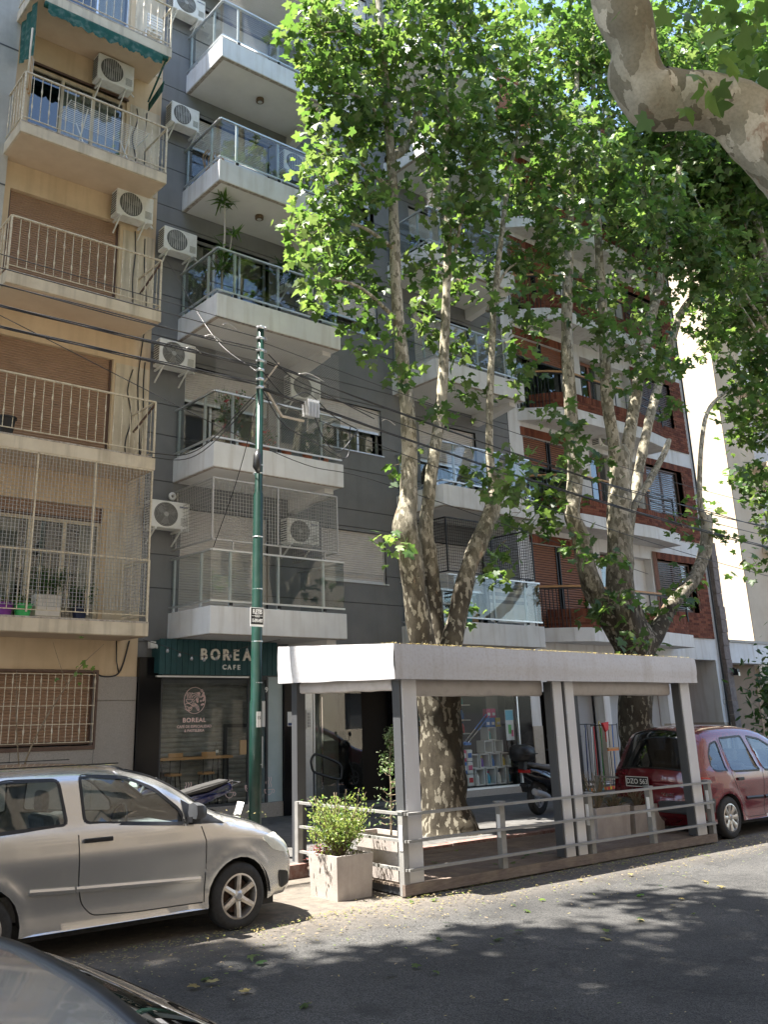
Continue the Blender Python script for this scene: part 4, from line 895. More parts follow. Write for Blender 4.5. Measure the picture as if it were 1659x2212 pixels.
def leaves(name, pos, size, mats, parent, tm=T_PLANE, up=.55, seed=1, mw=None, weights=None, dirs=None, kind=True):
    rg = np.random.RandomState(seed); tv, tf = tm; N = len(pos); pos = np.asarray(pos, float)
    nr = rg.normal(size=(N, 3)); nr[:, 2] = np.abs(nr[:, 2]) * .7 + up * 1.3; nr /= np.linalg.norm(nr, axis=1)[:, None]
    d = rg.normal(size=(N, 3)) if dirs is None else np.asarray(dirs, float) + rg.normal(size=(N, 3)) * .35
    d[:, 2] -= .5 * (dirs is None); d -= nr * (d * nr).sum(1)[:, None]; d /= np.linalg.norm(d, axis=1)[:, None] + 1e-9; s = np.cross(d, nr)
    sz = np.asarray(size) if hasattr(size, '__len__') else size * rg.uniform(.6, 1.2, N)
    asp = rg.uniform(.8, 1.1, N); V = (tv[None, :, 0, None] * s[:, None] * asp[:, None, None] + tv[None, :, 1, None] * d[:, None] + tv[None, :, 2, None] * nr[:, None] * rg.uniform(-.8, 2.4, N)[:, None, None]) * sz[:, None, None] + pos[:, None]
    nv = len(tv); F = (tf[None] + (np.arange(N) * nv)[:, None, None]).reshape(-1, 3)
    me = bpy.data.meshes.new(name); me.vertices.add(N * nv); me.vertices.foreach_set('co', V.astype(np.float32).ravel())
    nf = len(F); me.loops.add(nf * 3); me.polygons.add(nf); me.loops.foreach_set('vertex_index', F.astype(np.int32).ravel())
    me.polygons.foreach_set('loop_start', np.arange(0, nf * 3, 3, dtype=np.int32))
    for mt in mats: me.materials.append(mt)
    mi = rg.choice(len(mats), N, p=weights) if weights is None or len(mats) == len(weights) else np.zeros(N)
    me.polygons.foreach_set('material_index', np.repeat(mi, len(tf)).astype(np.int32)); me.polygons.foreach_set('use_smooth', np.ones(nf, bool))
    me.update(calc_edges=True); me.validate(); o = link(name, me, parent, mw)
    if kind: stuff(o)
    return o
# ---------------------------------------------------------------- planters and plants
def planter(label, x0, x1, y0, y1, z0, z1, group='planters on the parklet'):
    p = thing('planter', label, 'planter', ((x0 + x1) / 2, (y0 + y1) / 2, z0), group)
    mm = MB(); t = .03
    mm.prism([(x0 + .015, y0 + .015, z0), (x1 - .015, y0 + .015, z0), (x1 - .015, y1 - .015, z0), (x0 + .015, y1 - .015, z0)], (0, 0, .001))
    a = [(x0 + .02, y0 + .02), (x1 - .02, y0 + .02), (x1 - .02, y1 - .02), (x0 + .02, y1 - .02)]; b = [(x0, y0), (x1, y0), (x1, y1), (x0, y1)]; c = [(x0 + t, y0 + t), (x1 - t, y0 + t), (x1 - t, y1 - t), (x0 + t, y1 - t)]
    for i in range(4):
        j = (i + 1) % 4; mm.face([(*a[i], z0), (*a[j], z0), (*b[j], z1), (*b[i], z1)]); mm.face([(*b[i], z1), (*b[j], z1), (*c[j], z1), (*c[i], z1)]); mm.face([(*c[i], z1), (*c[j], z1), (*c[j], z1 - .06), (*c[i], z1 - .06)])
    mm.build('box', M['planter'], p, bev=.006); mm = MB(); mm.face([(*q, z1 - .05) for q in c]); mm.build('soil', M['soil'], p); return p
planter('square cement planter with bushy yellow-green shrub beside the silver hatchback', 6.70, 7.22, 8.56, 9.08, .0, .45)
planter('cement planter with the tall thin shrub just inside the railing corner', 7.48, 7.82, 8.40, 9.18, .13, .60)
planter('long cement planter with wilted plants behind the railing right of the middle post', 11.80, 12.62, 8.95, 9.32, .13, .56)
planter('broken rim cement planter nearest the red car', 12.72, 13.5, 8.95, 9.32, .13, .53)
def shrub(name, label, base, stems, leafn, lsize, mats, spread, tm=T_OVAL, seed=3, h=(.3, .7), wts=None, group=None):
    t = thing(name, label, 'plant', base, group); rg = random.Random(seed); mm = MB(); pts = []; dr = []
    for s in range(stems):
        a = rg.uniform(0, 2 * pi); L = rg.uniform(*h); e = Vector((cos(a) * spread[0] * rg.uniform(.2, 1), sin(a) * spread[1] * rg.uniform(.2, 1), L)); b = Vector(base) + Vector((cos(a) * .03, sin(a) * .03, 0))
        mid = b + e * .5 + Vector((rg.uniform(-.04, .04), rg.uniform(-.04, .04), .03)); pp = catmull([b, mid, b + e], 5); mm.tube(pp, [.008 * (1 - .7 * i / len(pp)) for i in range(len(pp))], 5)
        for k in range(leafn):
            t_ = rg.uniform(.35, 1.02); q = pp[min(int(t_ * (len(pp) - 1)), len(pp) - 1)]; w = .07 * (1.25 - t_)
            pts.append(q + Vector((rg.gauss(0, w + .015), rg.gauss(0, w + .015), rg.gauss(0, w)))); dr.append(e.normalized() + Vector((rg.gauss(0, .6), rg.gauss(0, .6), .2)))
    mm.build('stem', M['twig'], t, smooth=True); leaves('foliage', [tuple(p) for p in pts], lsize, mats, t, tm, .4, seed, weights=wts, dirs=[tuple(d) for d in dr]); return t
shrub('shrub', 'bushy yellow-green shrub in the sunlit square planter', (6.96, 8.82, .41), 58, 44, .026, [M['leaf_box'], M['leaf']], (.42, .40), seed=3, h=(.18, .74), wts=[.8, .2])
shrub('succulent', 'small reddish plant in the square planter below the shrub', (6.80, 8.98, .41), 6, 16, .022, [M['leaf_red']], (.07, .07), seed=5, h=(.05, .14))
def spire(label, base, H_, seed):
    t = thing('shrub', label, 'plant', base); rg = random.Random(seed); mm = MB(); pts = []
    tr = catmull([Vector(base), Vector(base) + Vector((.01, -.01, H_ * .4)), Vector(base) + Vector((.03, .01, H_ * .75)), Vector(base) + Vector((.06, -.02, H_))], 6); mm.tube(tr, [.012 * (1 - .75 * i / len(tr)) for i in range(len(tr))], 6)
    for k in range(41):
        f = .12 + .88 * (k / 40) ** .8; q = tr[int(f * (len(tr) - 1))]; a = rg.uniform(0, 2 * pi); L = rg.uniform(.5, 1.0) * (.26 * (1.04 - f) + .01)
        e = q + Vector((cos(a) * L, sin(a) * L, rg.uniform(-.02, .1))); mm.tube(catmull([q, (q + e) / 2 + Vector((0, 0, -.02)), e], 3), .004, 4)
        for j in range(26 if f > .45 else 9): w = .03; pts.append(tuple(e + Vector((rg.gauss(0, w), rg.gauss(0, w), rg.gauss(0, w)))))
    mm.build('stem', M['twig'], t, smooth=True); leaves('foliage', pts, .022, [M['leaf_var'], M['leaf']], t, T_OVAL, .3, seed, weights=[.6, .4])
spire('tall thin shrub with sparse pale leaves inside the railing corner', (7.62, 8.70, .55), 1.16, 8)
for i, (x, lb) in enumerate(((12.0, 'dark feathery plant leaning over the long planter'), (12.45, 'low wilted plant at the right end of the long planter'), (13.05, 'low wilted plant in the broken planter'))):
    shrub('shrub', lb, (x, 9.12, .5), 26 if i else 34, 26, .02, [M['leaf_dk'], M['twig']], (.3, .14), T_BLADE, 20 + i, (.08, .26) if i else (.2, .6), [.7, .3])
# ---------------------------------------------------------------- utility pole, plates and cables
pl = thing('utility_pole', 'dark green steel utility pole carrying cables in front of the cafe', 'pole', (7.16, 10.85, .15))
m = MB(); m.tube([(7.14, 10.85, .1), (7.145, 10.85, 2.1), (7.15, 10.85, 2.12), (7.165, 10.85, 5.0), (7.17, 10.85, 5.03), (7.19, 10.85, 7.62)], [.085, .085, .078, .07, .056, .052], 18); m.build('shaft', M['green_pole'], pl, smooth=True)
for z in (7.6, 7.42, 7.22, 7.05, 6.9, 6.75, 6.62): m = MB(); m.lathe([(.053, 0), (.066, .004), (.066, .04), (.053, .044)], (7.185, 10.85, z), 14); m.build('band', M['alu'], pl, smooth=True)
for z in (5.42, 5.3, 4.36, 3.62, 2.9, 2.35, 1.3): m = MB(); m.lathe([(.072, 0), (.082 if z < 3 else .076, .003), (.082 if z < 3 else .076, .014), (.072, .017)], (7.16, 10.85, z), 14); m.build('band', M['alu'], pl)
m = MB()
for k, z in enumerate((7.6, 7.42, 7.22, 7.05)): m.bar((7.12, 10.8, z + .02), (7.26, 10.9, z + .02), .03, .035); m.lathe([(0, 0), (.03, .0), (.035, .03), (.02, .06), (0, .06)], (7.26, 10.84, z), 10)
m.build('clamp', M['g_grey'], pl)
m = MB(); m.bar((7.2, 10.83, 6.72), (7.55, 10.8, 6.25), .03); m.bar((7.55, 10.8, 6.25), (7.95, 10.78, 6.24), .03); m.bar((7.25, 10.83, 6.75), (7.5, 10.8, 7.1), .022); m.build('cross_arm', M['beigestone'], pl)
m = MB(); m.box(7.95, 8.17, 10.7, 10.82, 6.32, 6.56)
for k in range(8): m.box(7.955 + k * .028, 7.967 + k * .028, 10.66, 10.7, 6.30, 6.58)
m.build('junction_box', M['alu'], pl)
m = MB(); m.tube([(7.12, 10.80, 5.65), (7.10, 10.78, 5.55), (7.08, 10.76, 5.38), (7.12, 10.78, 5.3)], [.03, .06, .065, .03], 10); m.build('splice_case', M['cable'], pl, smooth=True)
sg = thing('flyer_sign', 'black and white moving service plate strapped to the green pole', 'sign', (7.08, 10.74, 3.12))
box('plate', M['paper'], sg, 6.98, 7.20, 10.748, 10.754, 3.10, 3.36); box('print_block', M['plate_black'], sg, 6.99, 7.19, 10.745, 10.7475, 3.13, 3.35)
text('lettering', 'FLETES', .082, (7.09, 10.7435, 3.30), M['paper'], sg, .0006, .004, .62); box('print_line', M['paper'], sg, 7.0, 7.18, 10.7437, 10.7447, 3.242, 3.248)
box('print_block', M['paper'], sg, 7.055, 7.125, 10.7425, 10.7435, 3.228, 3.262); text('lettering', '24 HS', .03, (7.09, 10.7415, 3.245), M['plate_black'], sg, .0004, .001, .8)
text('lettering', '15-5993-4937', .062, (7.09, 10.7435, 3.18), M['paper'], sg, .0006, .003, .5)
sk = thing('sticker', 'small white sticker at eye height on the green pole', 'sign', (7.1, 10.77, 1.9)); box('sheet', M['paper'], sk, 7.1, 7.17, 10.758, 10.762, 1.78, 1.98); text('lettering', '15', .06, (7.135, 10.757, 1.9), M['plate_black'], sk, .0005, .001)
def cable(label, pts, r=.009, bundle=1, cat='cable', sag=None):
    t = thing('overhead_cable', label, cat, tuple(pts[0]), 'overhead cables strung along the street') if bundle > 1 else None
    P = catmull([Vector(p) for p in pts], 10)
    if bundle == 1:
        mm = MB(); mm.tube(P, r, 6); o = mm.build('overhead_cable', M['cable'], None, smooth=True); return tag(o, label, cat, 'overhead cables strung along the street')
    for b in range(bundle):
        mm = MB(); ph = b * 2.1; Q = [p + Vector((0, .016 * sin(i * .5 + ph), .018 * cos(i * .37 + ph))) for i, p in enumerate(P)]; mm.tube(Q, r, 5); mm.build('strand', M['cable'], t, smooth=True)
def span(P, Q, sag, n=8):
    P, Q = Vector(P), Vector(Q); return [P + (Q - P) * (i / n) - Vector((0, 0, sag * 4 * (i / n) * (1 - i / n))) for i in range(n + 1)]
A = 7.19
cable('topmost thin cable left of the green pole', span((-14, 10.85, 7.9), (A, 10.85, 7.46), .15), .007)
cable('second cable from the top left of the green pole', span((-14, 10.85, 7.7), (A, 10.85, 7.25), .2), .009, 2)
cable('thick twisted cable left of the green pole', span((-14, 10.85, 7.38), (A, 10.85, 6.98), .2), .010, 3)
cable('lowest thick cable bundle left of the green pole', span((-14, 10.9, 7.18), (A, 10.85, 6.70), .22), .010, 4)
cable('thin cable just below the pole top left side', span((-14, 10.8, 8.1), (A, 10.85, 7.62), .12), .006)
cable('topmost cable right of the green pole crossing both plane trees', span((A, 10.85, 7.1), (34, 10.2, 6.4), .75), .011, 2)
cable('second cable right of the green pole', span((A, 10.85, 6.9), (34, 10.3, 6.0), .65), .008)
cable('thick cable bundle right of the green pole passing the first plane tree', span((A, 10.8, 6.62), (34, 10.0, 5.4), .55), .011, 5)
cable('thin drooping cable right of the green pole below the bundle', span((A, 10.85, 6.5), (34, 10.3, 4.6), .7), .007)
cable('thin cable above the bundle right of the green pole', span((A, 10.85, 7.4), (34, 10.4, 6.9), .6), .006)
cable('drop cable from the pole to the beige balcony end', [(A, 10.85, 6.62), (7.0, 12.4, 6.0), (7.0, 14.1, 6.35)], .009)
cable('second drop cable from the pole to the beige balcony end', [(A, 10.85, 6.55), (7.05, 12.5, 5.95), (7.02, 14.2, 6.3)], .008)
cable('drop cable falling from the pole to the lower white balcony', [(A, 10.85, 6.6), (7.6, 12.1, 5.6), (8.0, 13.5, 4.7)], .007)
cable('diagonal cable from the beige wall down past the pole', [(7.1, 14.0, 10.2), (7.2, 12.3, 8.0), (A, 10.9, 6.9)], .006)
cable('cable from the beige shutter sloping down to the right of the pole', [(4.0, 13.5, 8.0), (7.9, 11.5, 5.9), (10.0, 11.2, 5.6), (17, 11, 4.6)], .007)
for i, pts in enumerate((((A, 10.8, 6.9), (7.6, 10.75, 6.55), (8.0, 10.75, 6.7), (8.5, 10.75, 6.42), (9.0, 10.78, 6.3)), ((A, 10.8, 6.6), (7.5, 10.7, 6.1), (8.1, 10.7, 5.9), (8.7, 10.7, 5.75), (8.85, 10.75, 6.3)), ((8.1, 10.72, 6.35), (8.3, 10.7, 5.95), (8.6, 10.7, 5.85), (9.0, 10.75, 6.28)), ((7.3, 10.8, 7.2), (7.7, 10.75, 6.9), (8.4, 10.75, 6.75), (9.4, 10.8, 6.55)))):
    cable(('looped slack cable over the junction box', 'lowest slack loop hanging under the junction box', 'short slack loop right of the junction box', 'slack cable rising from the junction box')[i], pts, .009)
# sleeves and clips catching the light
for i, (x, z, l) in enumerate(((6.2, 7.24, .3), (5.9, 6.98, .25), (7.9, 7.02, .5), (9.6, 6.56, .3), (6.5, 7.5, .25))):
    m = MB(); m.tube(catmull([(x, 10.84, z), (x + l * .4, 10.84, z + .05), (x + l, 10.84, z - .02)], 5), .007, 6); tag(m.build('cable_sleeve', M['steel'], None, smooth=True), ('silver sleeve on the second cable left of the pole', 'silver sleeve on the twisted cable left of the pole', 'long silver sleeve right of the pole top', 'silver sleeve near the first plane tree', 'silver sleeve near the pole top on its left')[i], 'cable', 'overhead cables strung along the street')
# ---------------------------------------------------------------- trees
def limb(name, pts, parent, seed=0, n=14, mat='bark', k=6, lump=.15, root=False, rs=1.0):
    P = [Vector(p[:3]) for p in pts]; rd = [p[3] * (rs if not isinstance(rs, tuple) else rs[0] + (rs[1] - rs[0]) * min(1, max(0, (p[2] - 3.5) / 3))) for p in pts]; C = catmull(P, k); rr = []
    for i in range(len(P) - 1):
        for j in range(k): t = j / k; t = t * t * (3 - 2 * t); rr.append(rd[i] * (1 - t) + rd[i + 1] * t)
    rr.append(rd[-1]); vs = []; prev = None; fs = []
    for i, c in enumerate(C):
        t = (C[min(i + 1, len(C) - 1)] - C[max(i - 1, 0)]).normalized()
        u = t.cross(Vector((0, 1, 0))).normalized() if prev is None else (prev - t * prev.dot(t)).normalized(); prev = u; w = t.cross(u)
        for j in range(n):
            a = 2 * pi * j / n; d = u * cos(a) + w * sin(a); q = c + d * rr[i]
            s = 1 + lump * noise.noise(q * 2.2 + Vector((seed, 0, 0))) + lump * .6 * noise.noise(q * 6 + Vector((0, seed, 0))) + lump * .25 * noise.noise(q * 16)
            if root and i < 2 * k: s += (1 - i / (2 * k)) ** 2 * (.35 * max(0, sin(a * 3 + seed)) ** 2)
            vs.append(c + d * rr[i] * s)
    for i in range(len(C) - 1):
        for j in range(n): a = i * n + j; b = i * n + (j + 1) % n; fs.append((a, b, b + n, a + n))
    fs.append(tuple(range((len(C) - 1) * n, len(C) * n)))
    m = MB(); m.add(vs, fs); return m.build(name, M[mat], parent, smooth=True)
def clumps(parent, cl, seed, lsize=.132, mats=('leaf', 'leaf_y'), wts=(.86, .14), dens=1.0, spread=.13, twig=True, limbs=None, name='crown'):
    """cl: (x, y, z, radius[, density]) sprays; leaves gather on twig ends inside each spray"""
    rg = random.Random(seed); pos = []; dirs = []; mm = MB()
    for c in cl:
        c0 = Vector(c[:3]); r = c[3]; dn = c[4] if len(c) > 4 else 1
        nt = max(4, int(26 * (r / .6) ** 2 * dens * dn))
        for t in range(nt):
            v = Vector((rg.gauss(0, 1), rg.gauss(0, 1), rg.gauss(0, .75))); v = v.normalized() * (rg.random() ** .45) * r; e = c0 + v
            if twig and t % 2 == 0:
                b = c0 + v * .15 + Vector((0, 0, -.1 * r)); mm.tube([b, (b + e) / 2 + Vector((rg.uniform(-.05, .05), rg.uniform(-.05, .05), .05)), e], [.008, .006, .003], 3, False)
            for k in range(rg.randint(4, 9)):
                o = Vector((rg.gauss(0, spread), rg.gauss(0, spread), rg.gauss(-.03, spread))); pos.append(tuple(e + o)); d = (o + v * .25); d.z -= .12; dirs.append(tuple(d.normalized()))
    if twig: stuff(mm.build('twigs', M['twig'], parent))
    return leaves(name, pos, lsize, [M[x] for x in mats], parent, T_PLANE, .5, seed, weights=list(wts), dirs=dirs)
rg = random.Random(11)
ta = thing('plane_tree', 'three-stemmed plane tree rising through the parklet awning', 'tree', (10.77, 11, .15), 'plane trees along the pavement')
limb('trunk', [(10.8, 11.0, .0, .60), (10.79, 11.0, .25, .46), (10.76, 11.0, .68, .37), (10.77, 11.0, 1.5, .33), (10.77, 11.0, 2.1, .34), (10.73, 11.0, 2.5, .38), (10.72, 11.02, 2.75, .34), (10.72, 11.05, 2.95, .2)], ta, 1, 26, root=True)
limb('stem', [(10.58, 11.0, 2.5, .28), (10.44, 10.98, 2.92, .29), (10.28, 10.96, 3.8, .27), (10.2, 10.96, 4.45, .275), (10.13, 10.97, 4.85, .285), (10.24, 11.0, 5.2, .23), (10.3, 11.0, 5.57, .2), (10.35, 11.0, 6.32, .2), (10.33, 11.0, 7.15, .18), (10.27, 11.0, 8.0, .16), (10.21, 11.0, 8.97, .15), (10.21, 11.0, 10.17, .14), (10.22, 11.0, 11.34, .13), (10.18, 11.0, 12.84, .12), (10.1, 11.0, 14.4, .11), (10.06, 11.0, 16.17, .09), (9.99, 11.0, 19.0, .06)], ta, 2, 18, rs=(.74, .70))
limb('stem', [(10.85, 11.1, 2.5, .22), (10.98, 11.22, 2.99, .215), (11.0, 11.27, 3.87, .205), (10.95, 11.28, 4.5, .225), (10.9, 11.27, 4.85, .185), (10.97, 11.25, 5.39, .17), (11.14, 11.25, 6.16, .16), (11.38, 11.25, 7.07, .15), (11.54, 11.25, 8.01, .14), (11.73, 11.25, 9.48, .12), (11.9, 11.25, 11.04, .11), (12.0, 11.25, 12.67, .09), (12.13, 11.25, 14.98, .085), (12.3, 11.25, 17.65, .06)], ta, 3, 16, rs=(.70, .68))
limb('stem', [(10.85, 10.95, 2.5, .26), (10.95, 10.85, 3.0, .22), (11.18, 10.85, 3.6, .195), (11.5, 10.85, 4.33, .195), (11.72, 10.85, 4.68, .235), (12.0, 10.85, 5.1, .2), (12.27, 10.85, 5.62, .21), (12.24, 10.85, 5.95, .15), (12.2, 10.85, 6.41, .115), (12.3, 10.85, 7.32, .11), (12.44, 10.85, 8.27, .105), (12.66, 10.85, 9.58, .1), (13.06, 10.85, 11.24, .08), (13.38, 10.85, 12.43, .075), (14.02, 10.85, 14.53, .06), (14.7, 10.85, 16.84, .04)], ta, 4, 16, rs=(.78, .62))
limb('branch', [(10.2, 11.05, 11.9, .09), (10.83, 11.2, 12.6, .1), (11.37, 11.2, 13.86, .09), (12.06, 11.2, 15.16, .085), (12.54, 11.2, 15.93, .075), (12.92, 11.2, 16.94, .05)], ta, 5, 10)
limb('branch', [(12.25, 10.85, 5.6, .16), (12.42, 10.82, 5.95, .15), (12.44, 10.82, 6.12, .12)], ta, 6, 10, lump=.3)
for i, (x0, z0, e) in enumerate(((10.2, 8.6, (8.064, 10.6, 8.634)), (10.21, 10.0, (8.175, 10.6, 9.592)), (10.22, 11.2, (8.297, 10.6, 10.959)), (10.18, 12.6, (8.53, 10.6, 12.367)), (10.1, 14.2, (8.348, 10.6, 13.555)), (12.6, 9.4, (13.329, 10.6, 10.587)), (11.8, 10.4, (11.775, 10.6, 10.999)))):
    e = Vector(e); limb('branch', [(x0, 11.0, z0, .045), ((x0 + e.x) / 2, 10.8, (z0 + e.z) / 2 + .25, .03), (e.x, e.y, e.z, .012)], ta, 20 + i, 6)
CA = [(8.41, 10.81, 13.84, 0.67, 1), (9.01, 11.01, 14.49, 0.7, 1), (8.72, 11.66, 13.95, 0.4, 0.8), (8.96, 10.84, 13.52, 0.6, 1), (8.79, 10.91, 12.78, 0.67, 1), (8.57, 11.06, 12.42, 0.42, 0.8), (8.09, 10.33, 10.91, 0.46, 0.8), (8.14, 10.92, 11.12, 0.28, 0.7), (9.27, 11.13, 12.12, 0.68, 1), (9.37, 11.43, 11.24, 0.68, 1), (7.95, 10.17, 10.07, 0.41, 1), (8.13, 10.55, 9.55, 0.57, 1.1), (7.3, 10.16, 8.94, 0.26, 0.8), (9.58, 11.46, 10.27, 0.68, 1), (9.17, 11.25, 9.4, 0.61, 1), (7.67, 10.07, 8.38, 0.32, 0.8), (9.15, 11.77, 9.06, 0.37, 0.8), (10.12, 11.74, 9.6, 0.52, 0.8), (9.5, 11.18, 8.49, 0.32, 0.5), (9.87, 11.11, 13.82, 0.9, 1), (10.36, 10.28, 14.47, 0.98, 1), (11.39, 10.03, 14.83, 1.01, 1), (10.94, 10.95, 13.79, 0.74, 0.7), (11.03, 10.11, 12.58, 0.79, 1), (11.61, 10.34, 12.13, 0.8, 1), (10.58, 10.44, 11.87, 0.6, 0.7), (10.24, 10.05, 10.58, 0.49, 0.5), (11.9, 10.84, 11.15, 0.72, 0.8), (11.03, 10.79, 9.96, 0.64, 0.7), (12.53, 11.52, 10.32, 0.66, 0.8), (12.61, 10.93, 11.97, 0.75, 1), (13.51, 11.15, 14.37, 1.01, 1), (13.56, 10.9, 16.05, 1.13, 1), (10.13, 11.19, 12.62, 0.62, 1), (9.84, 10.82, 10.92, 0.42, 0.8), (9.12, 10.5, 10.49, 0.4, 1), (11.48, 11.8, 9.72, 0.36, 0.6), (11.8, 11.79, 9.01, 0.41, 0.7), (12.25, 11.51, 8.64, 0.45, 0.7), (12.18, 11.27, 7.69, 0.4, 0.7), (9.7, 10.57, 8.06, 0.2, 0.6), (8.79, 10.41, 7.46, 0.18, 0.5), (9.83, 10.52, 7.41, 0.14, 0.5), (11.71, 10.13, 5.67, 0.51, 0.9), (13.57, 11.38, 5.64, 0.49, 0.8), (12.22, 10.72, 4.78, 0.34, 0.7), (12.75, 11.52, 4.35, 0.24, 0.6), (10.71, 10.7, 6.89, 0.18, 0.5), (12.77, 11.72, 6.24, 0.31, 0.7), (10.66, 11.53, 6.07, 0.18, 0.6), (11.96, 10.0, 6.01, 0.28, 0.7), (12.65, 10.38, 9.3, 0.53, 0.8), (13.79, 11.64, 9.25, 0.39, 0.7), (9.76, 10.85, 4.56, 0.15, 0.4), (12.2, 11.77, 3.58, 0.18, 0.5)]
clumps(ta, CA, 31, mats=('leaf', 'leaf_m', 'leaf_y'), wts=(.44, .28, .28), dens=.76)
up = [(rg.uniform(8.6, 14), rg.uniform(9.3, 13), rg.uniform(17, 21), rg.uniform(.8, 1.2), .4) for k in range(8)]
clumps(ta, up, 32, .15, twig=False, name='upper_crown')
tb = thing('plane_tree', 'large plane tree with many stems in front of the brick building', 'tree', (16.35, 11.1, .15), 'plane trees along the pavement')
limb('trunk', [(16.3, 11.2, .0, .75), (16.3, 11.2, .99, .5), (16.29, 11.2, 1.68, .43), (16.38, 11.15, 2.64, .46), (16.4, 11.1, 3.19, .52), (16.25, 11.1, 3.7, .42), (16.1, 11.05, 4.2, .3)], tb, 7, 26, root=True, rs=.74)
limb('stem', [(16.35, 11.2, 2.7, .35), (16.15, 11.2, 3.2, .34), (15.7, 11.2, 3.79, .29), (15.27, 11.2, 4.36, .28), (15.12, 11.2, 5.18, .25), (14.92, 11.2, 5.67, .22), (15.12, 11.2, 6.42, .21), (15.16, 11.2, 7.16, .2), (15.22, 11.2, 7.98, .19), (15.27, 11.2, 8.98, .18), (15.41, 11.2, 10.14, .16), (15.68, 11.2, 11.57, .15), (15.94, 11.2, 12.95, .13), (16.39, 11.2, 14.99, .11), (17.03, 11.2, 17.99, .07)], tb, 8, 16, rs=.72)
limb('stem', [(16.3, 11.0, 2.7, .4), (16.12, 11.0, 3.2, .42), (15.96, 11.0, 3.79, .41), (15.99, 11.0, 4.43, .39), (16.16, 11.0, 5.43, .34), (16.33, 11.0, 6.36, .33), (16.45, 11.0, 7.02, .3), (16.45, 11.0, 7.3, .2)], tb, 9, 20, rs=.72)
limb('stem', [(16.36, 11.0, 6.7, .22), (16.3, 11.0, 7.4, .2), (16.25, 11.0, 8.44, .18), (16.41, 11.0, 9.94, .16), (16.52, 11.0, 11.28, .15), (16.67, 11.0, 12.75, .13), (16.94, 11.0, 15.11, .11), (17.46, 11.0, 18.78, .07)], tb, 10, 14, rs=.68)
limb('stem', [(16.5, 11.0, 6.6, .22), (16.75, 11.0, 7.2, .19), (17.02, 11.0, 7.84, .185), (17.37, 11.0, 8.66, .185), (17.83, 11.0, 9.72, .18), (18.35, 11.0, 10.72, .17), (19.12, 11.0, 12.16, .15), (19.94, 11.0, 13.86, .13), (20.81, 11.0, 15.98, .1), (22.3, 11.0, 19.5, .06)], tb, 11, 14, rs=.70)
limb('stem', [(16.4, 11.25, 4.3, .2), (16.71, 11.3, 5.01, .19), (17.03, 11.3, 5.83, .17), (17.5, 11.3, 6.82, .16), (18.03, 11.3, 7.88, .155), (18.44, 11.3, 8.62, .15), (19.57, 11.3, 10.46, .15), (20.57, 11.3, 11.8, .12), (22.13, 11.3, 12.9, .07)], tb, 12, 12, rs=.68)
limb('branch', [(16.15, 10.9, 5.3, .13), (16.66, 10.9, 6.02, .11), (17.23, 10.9, 6.55, .105), (18.01, 10.9, 7.34, .09), (18.29, 10.9, 7.71, .08)], tb, 13, 10, rs=.7)
limb('stem', [(16.25, 10.95, 2.75, .28), (16.5, 10.9, 3.1, .28), (16.95, 10.9, 3.46, .24), (17.62, 10.9, 4.03, .21), (18.55, 10.9, 4.61, .2), (19.14, 10.9, 5.27, .2), (19.4, 10.9, 5.92, .19), (19.42, 10.9, 6.1, .15)], tb, 14, 14, rs=.70)
limb('branch', [(19.34, 10.9, 5.87, .09), (19.24, 10.9, 6.44, .06), (19.65, 10.9, 7.83, .05), (20.29, 10.9, 8.87, .045), (21.71, 10.9, 9.76, .03)], tb, 15, 8)
CB = [(13.77, 10.71, 10.77, 0.76, 0.8), (13.87, 10.13, 11.39, 0.89, 1), (15.88, 11.13, 11.14, 0.72, 0.7), (14.9, 11.4, 13.28, 0.94, 1), (15.42, 10.49, 13.59, 1.08, 1), (13.96, 10.16, 13.98, 0.98, 1), (16.73, 10.6, 15.44, 1.1, 1), (16.43, 11.73, 18.05, 1.41, 1), (18.12, 11.36, 18.64, 1.47, 1), (16.17, 10.21, 12.32, 0.82, 1), (17.25, 10.44, 11.73, 0.74, 0.8), (14.84, 10.18, 9.51, 0.52, 0.8), (16.11, 10.11, 9.29, 0.78, 0.9), (17.13, 11.44, 11.15, 0.54, 0.8), (15.44, 10.32, 8.38, 0.38, 0.6), (18.93, 11.01, 11.24, 0.79, 0.8), (19.51, 10.8, 12.58, 0.98, 1), (17.85, 10.34, 13.58, 1.04, 1), (14.82, 11.32, 9.92, 0.45, 0.6), (12.89, 10.24, 8.27, 0.48, 0.6), (13.54, 11.16, 8.13, 0.28, 0.5), (13.25, 10.21, 7.23, 0.33, 0.8), (14.65, 10.76, 7.35, 0.28, 0.8), (13.86, 10.38, 6.66, 0.28, 0.7), (14.92, 10.49, 6.66, 0.31, 0.8), (14.97, 11.75, 6.07, 0.57, 0.8), (15.29, 11.45, 6.74, 0.34, 0.6), (14.0, 10.55, 4.83, 0.34, 0.7), (14.42, 11.59, 5.5, 0.46, 0.7), (14.58, 10.38, 4.69, 0.26, 0.5), (15.42, 10.71, 4.0, 0.45, 0.9), (16.0, 11.54, 3.75, 0.3, 0.8), (16.73, 11.15, 3.84, 0.43, 0.9), (15.0, 10.18, 3.08, 0.26, 0.7), (20.89, 11.78, 6.58, 0.46, 0.8), (19.23, 10.38, 5.61, 0.35, 0.7), (17.71, 10.46, 5.57, 0.33, 0.7), (19.38, 11.39, 4.72, 0.21, 0.6), (17.41, 10.59, 4.11, 0.21, 0.7), (17.15, 10.53, 8.8, 0.46, 0.6), (17.36, 10.13, 9.38, 0.51, 0.7), (17.06, 10.16, 7.84, 0.33, 0.5), (17.67, 11.05, 17.35, 1.06, 1), (19.19, 10.44, 18.4, 1.09, 1), (19.33, 11.08, 16.42, 0.97, 1), (16.91, 10.67, 13.9, 0.87, 1), (16.63, 10.82, 2.72, 0.15, 0.6)]
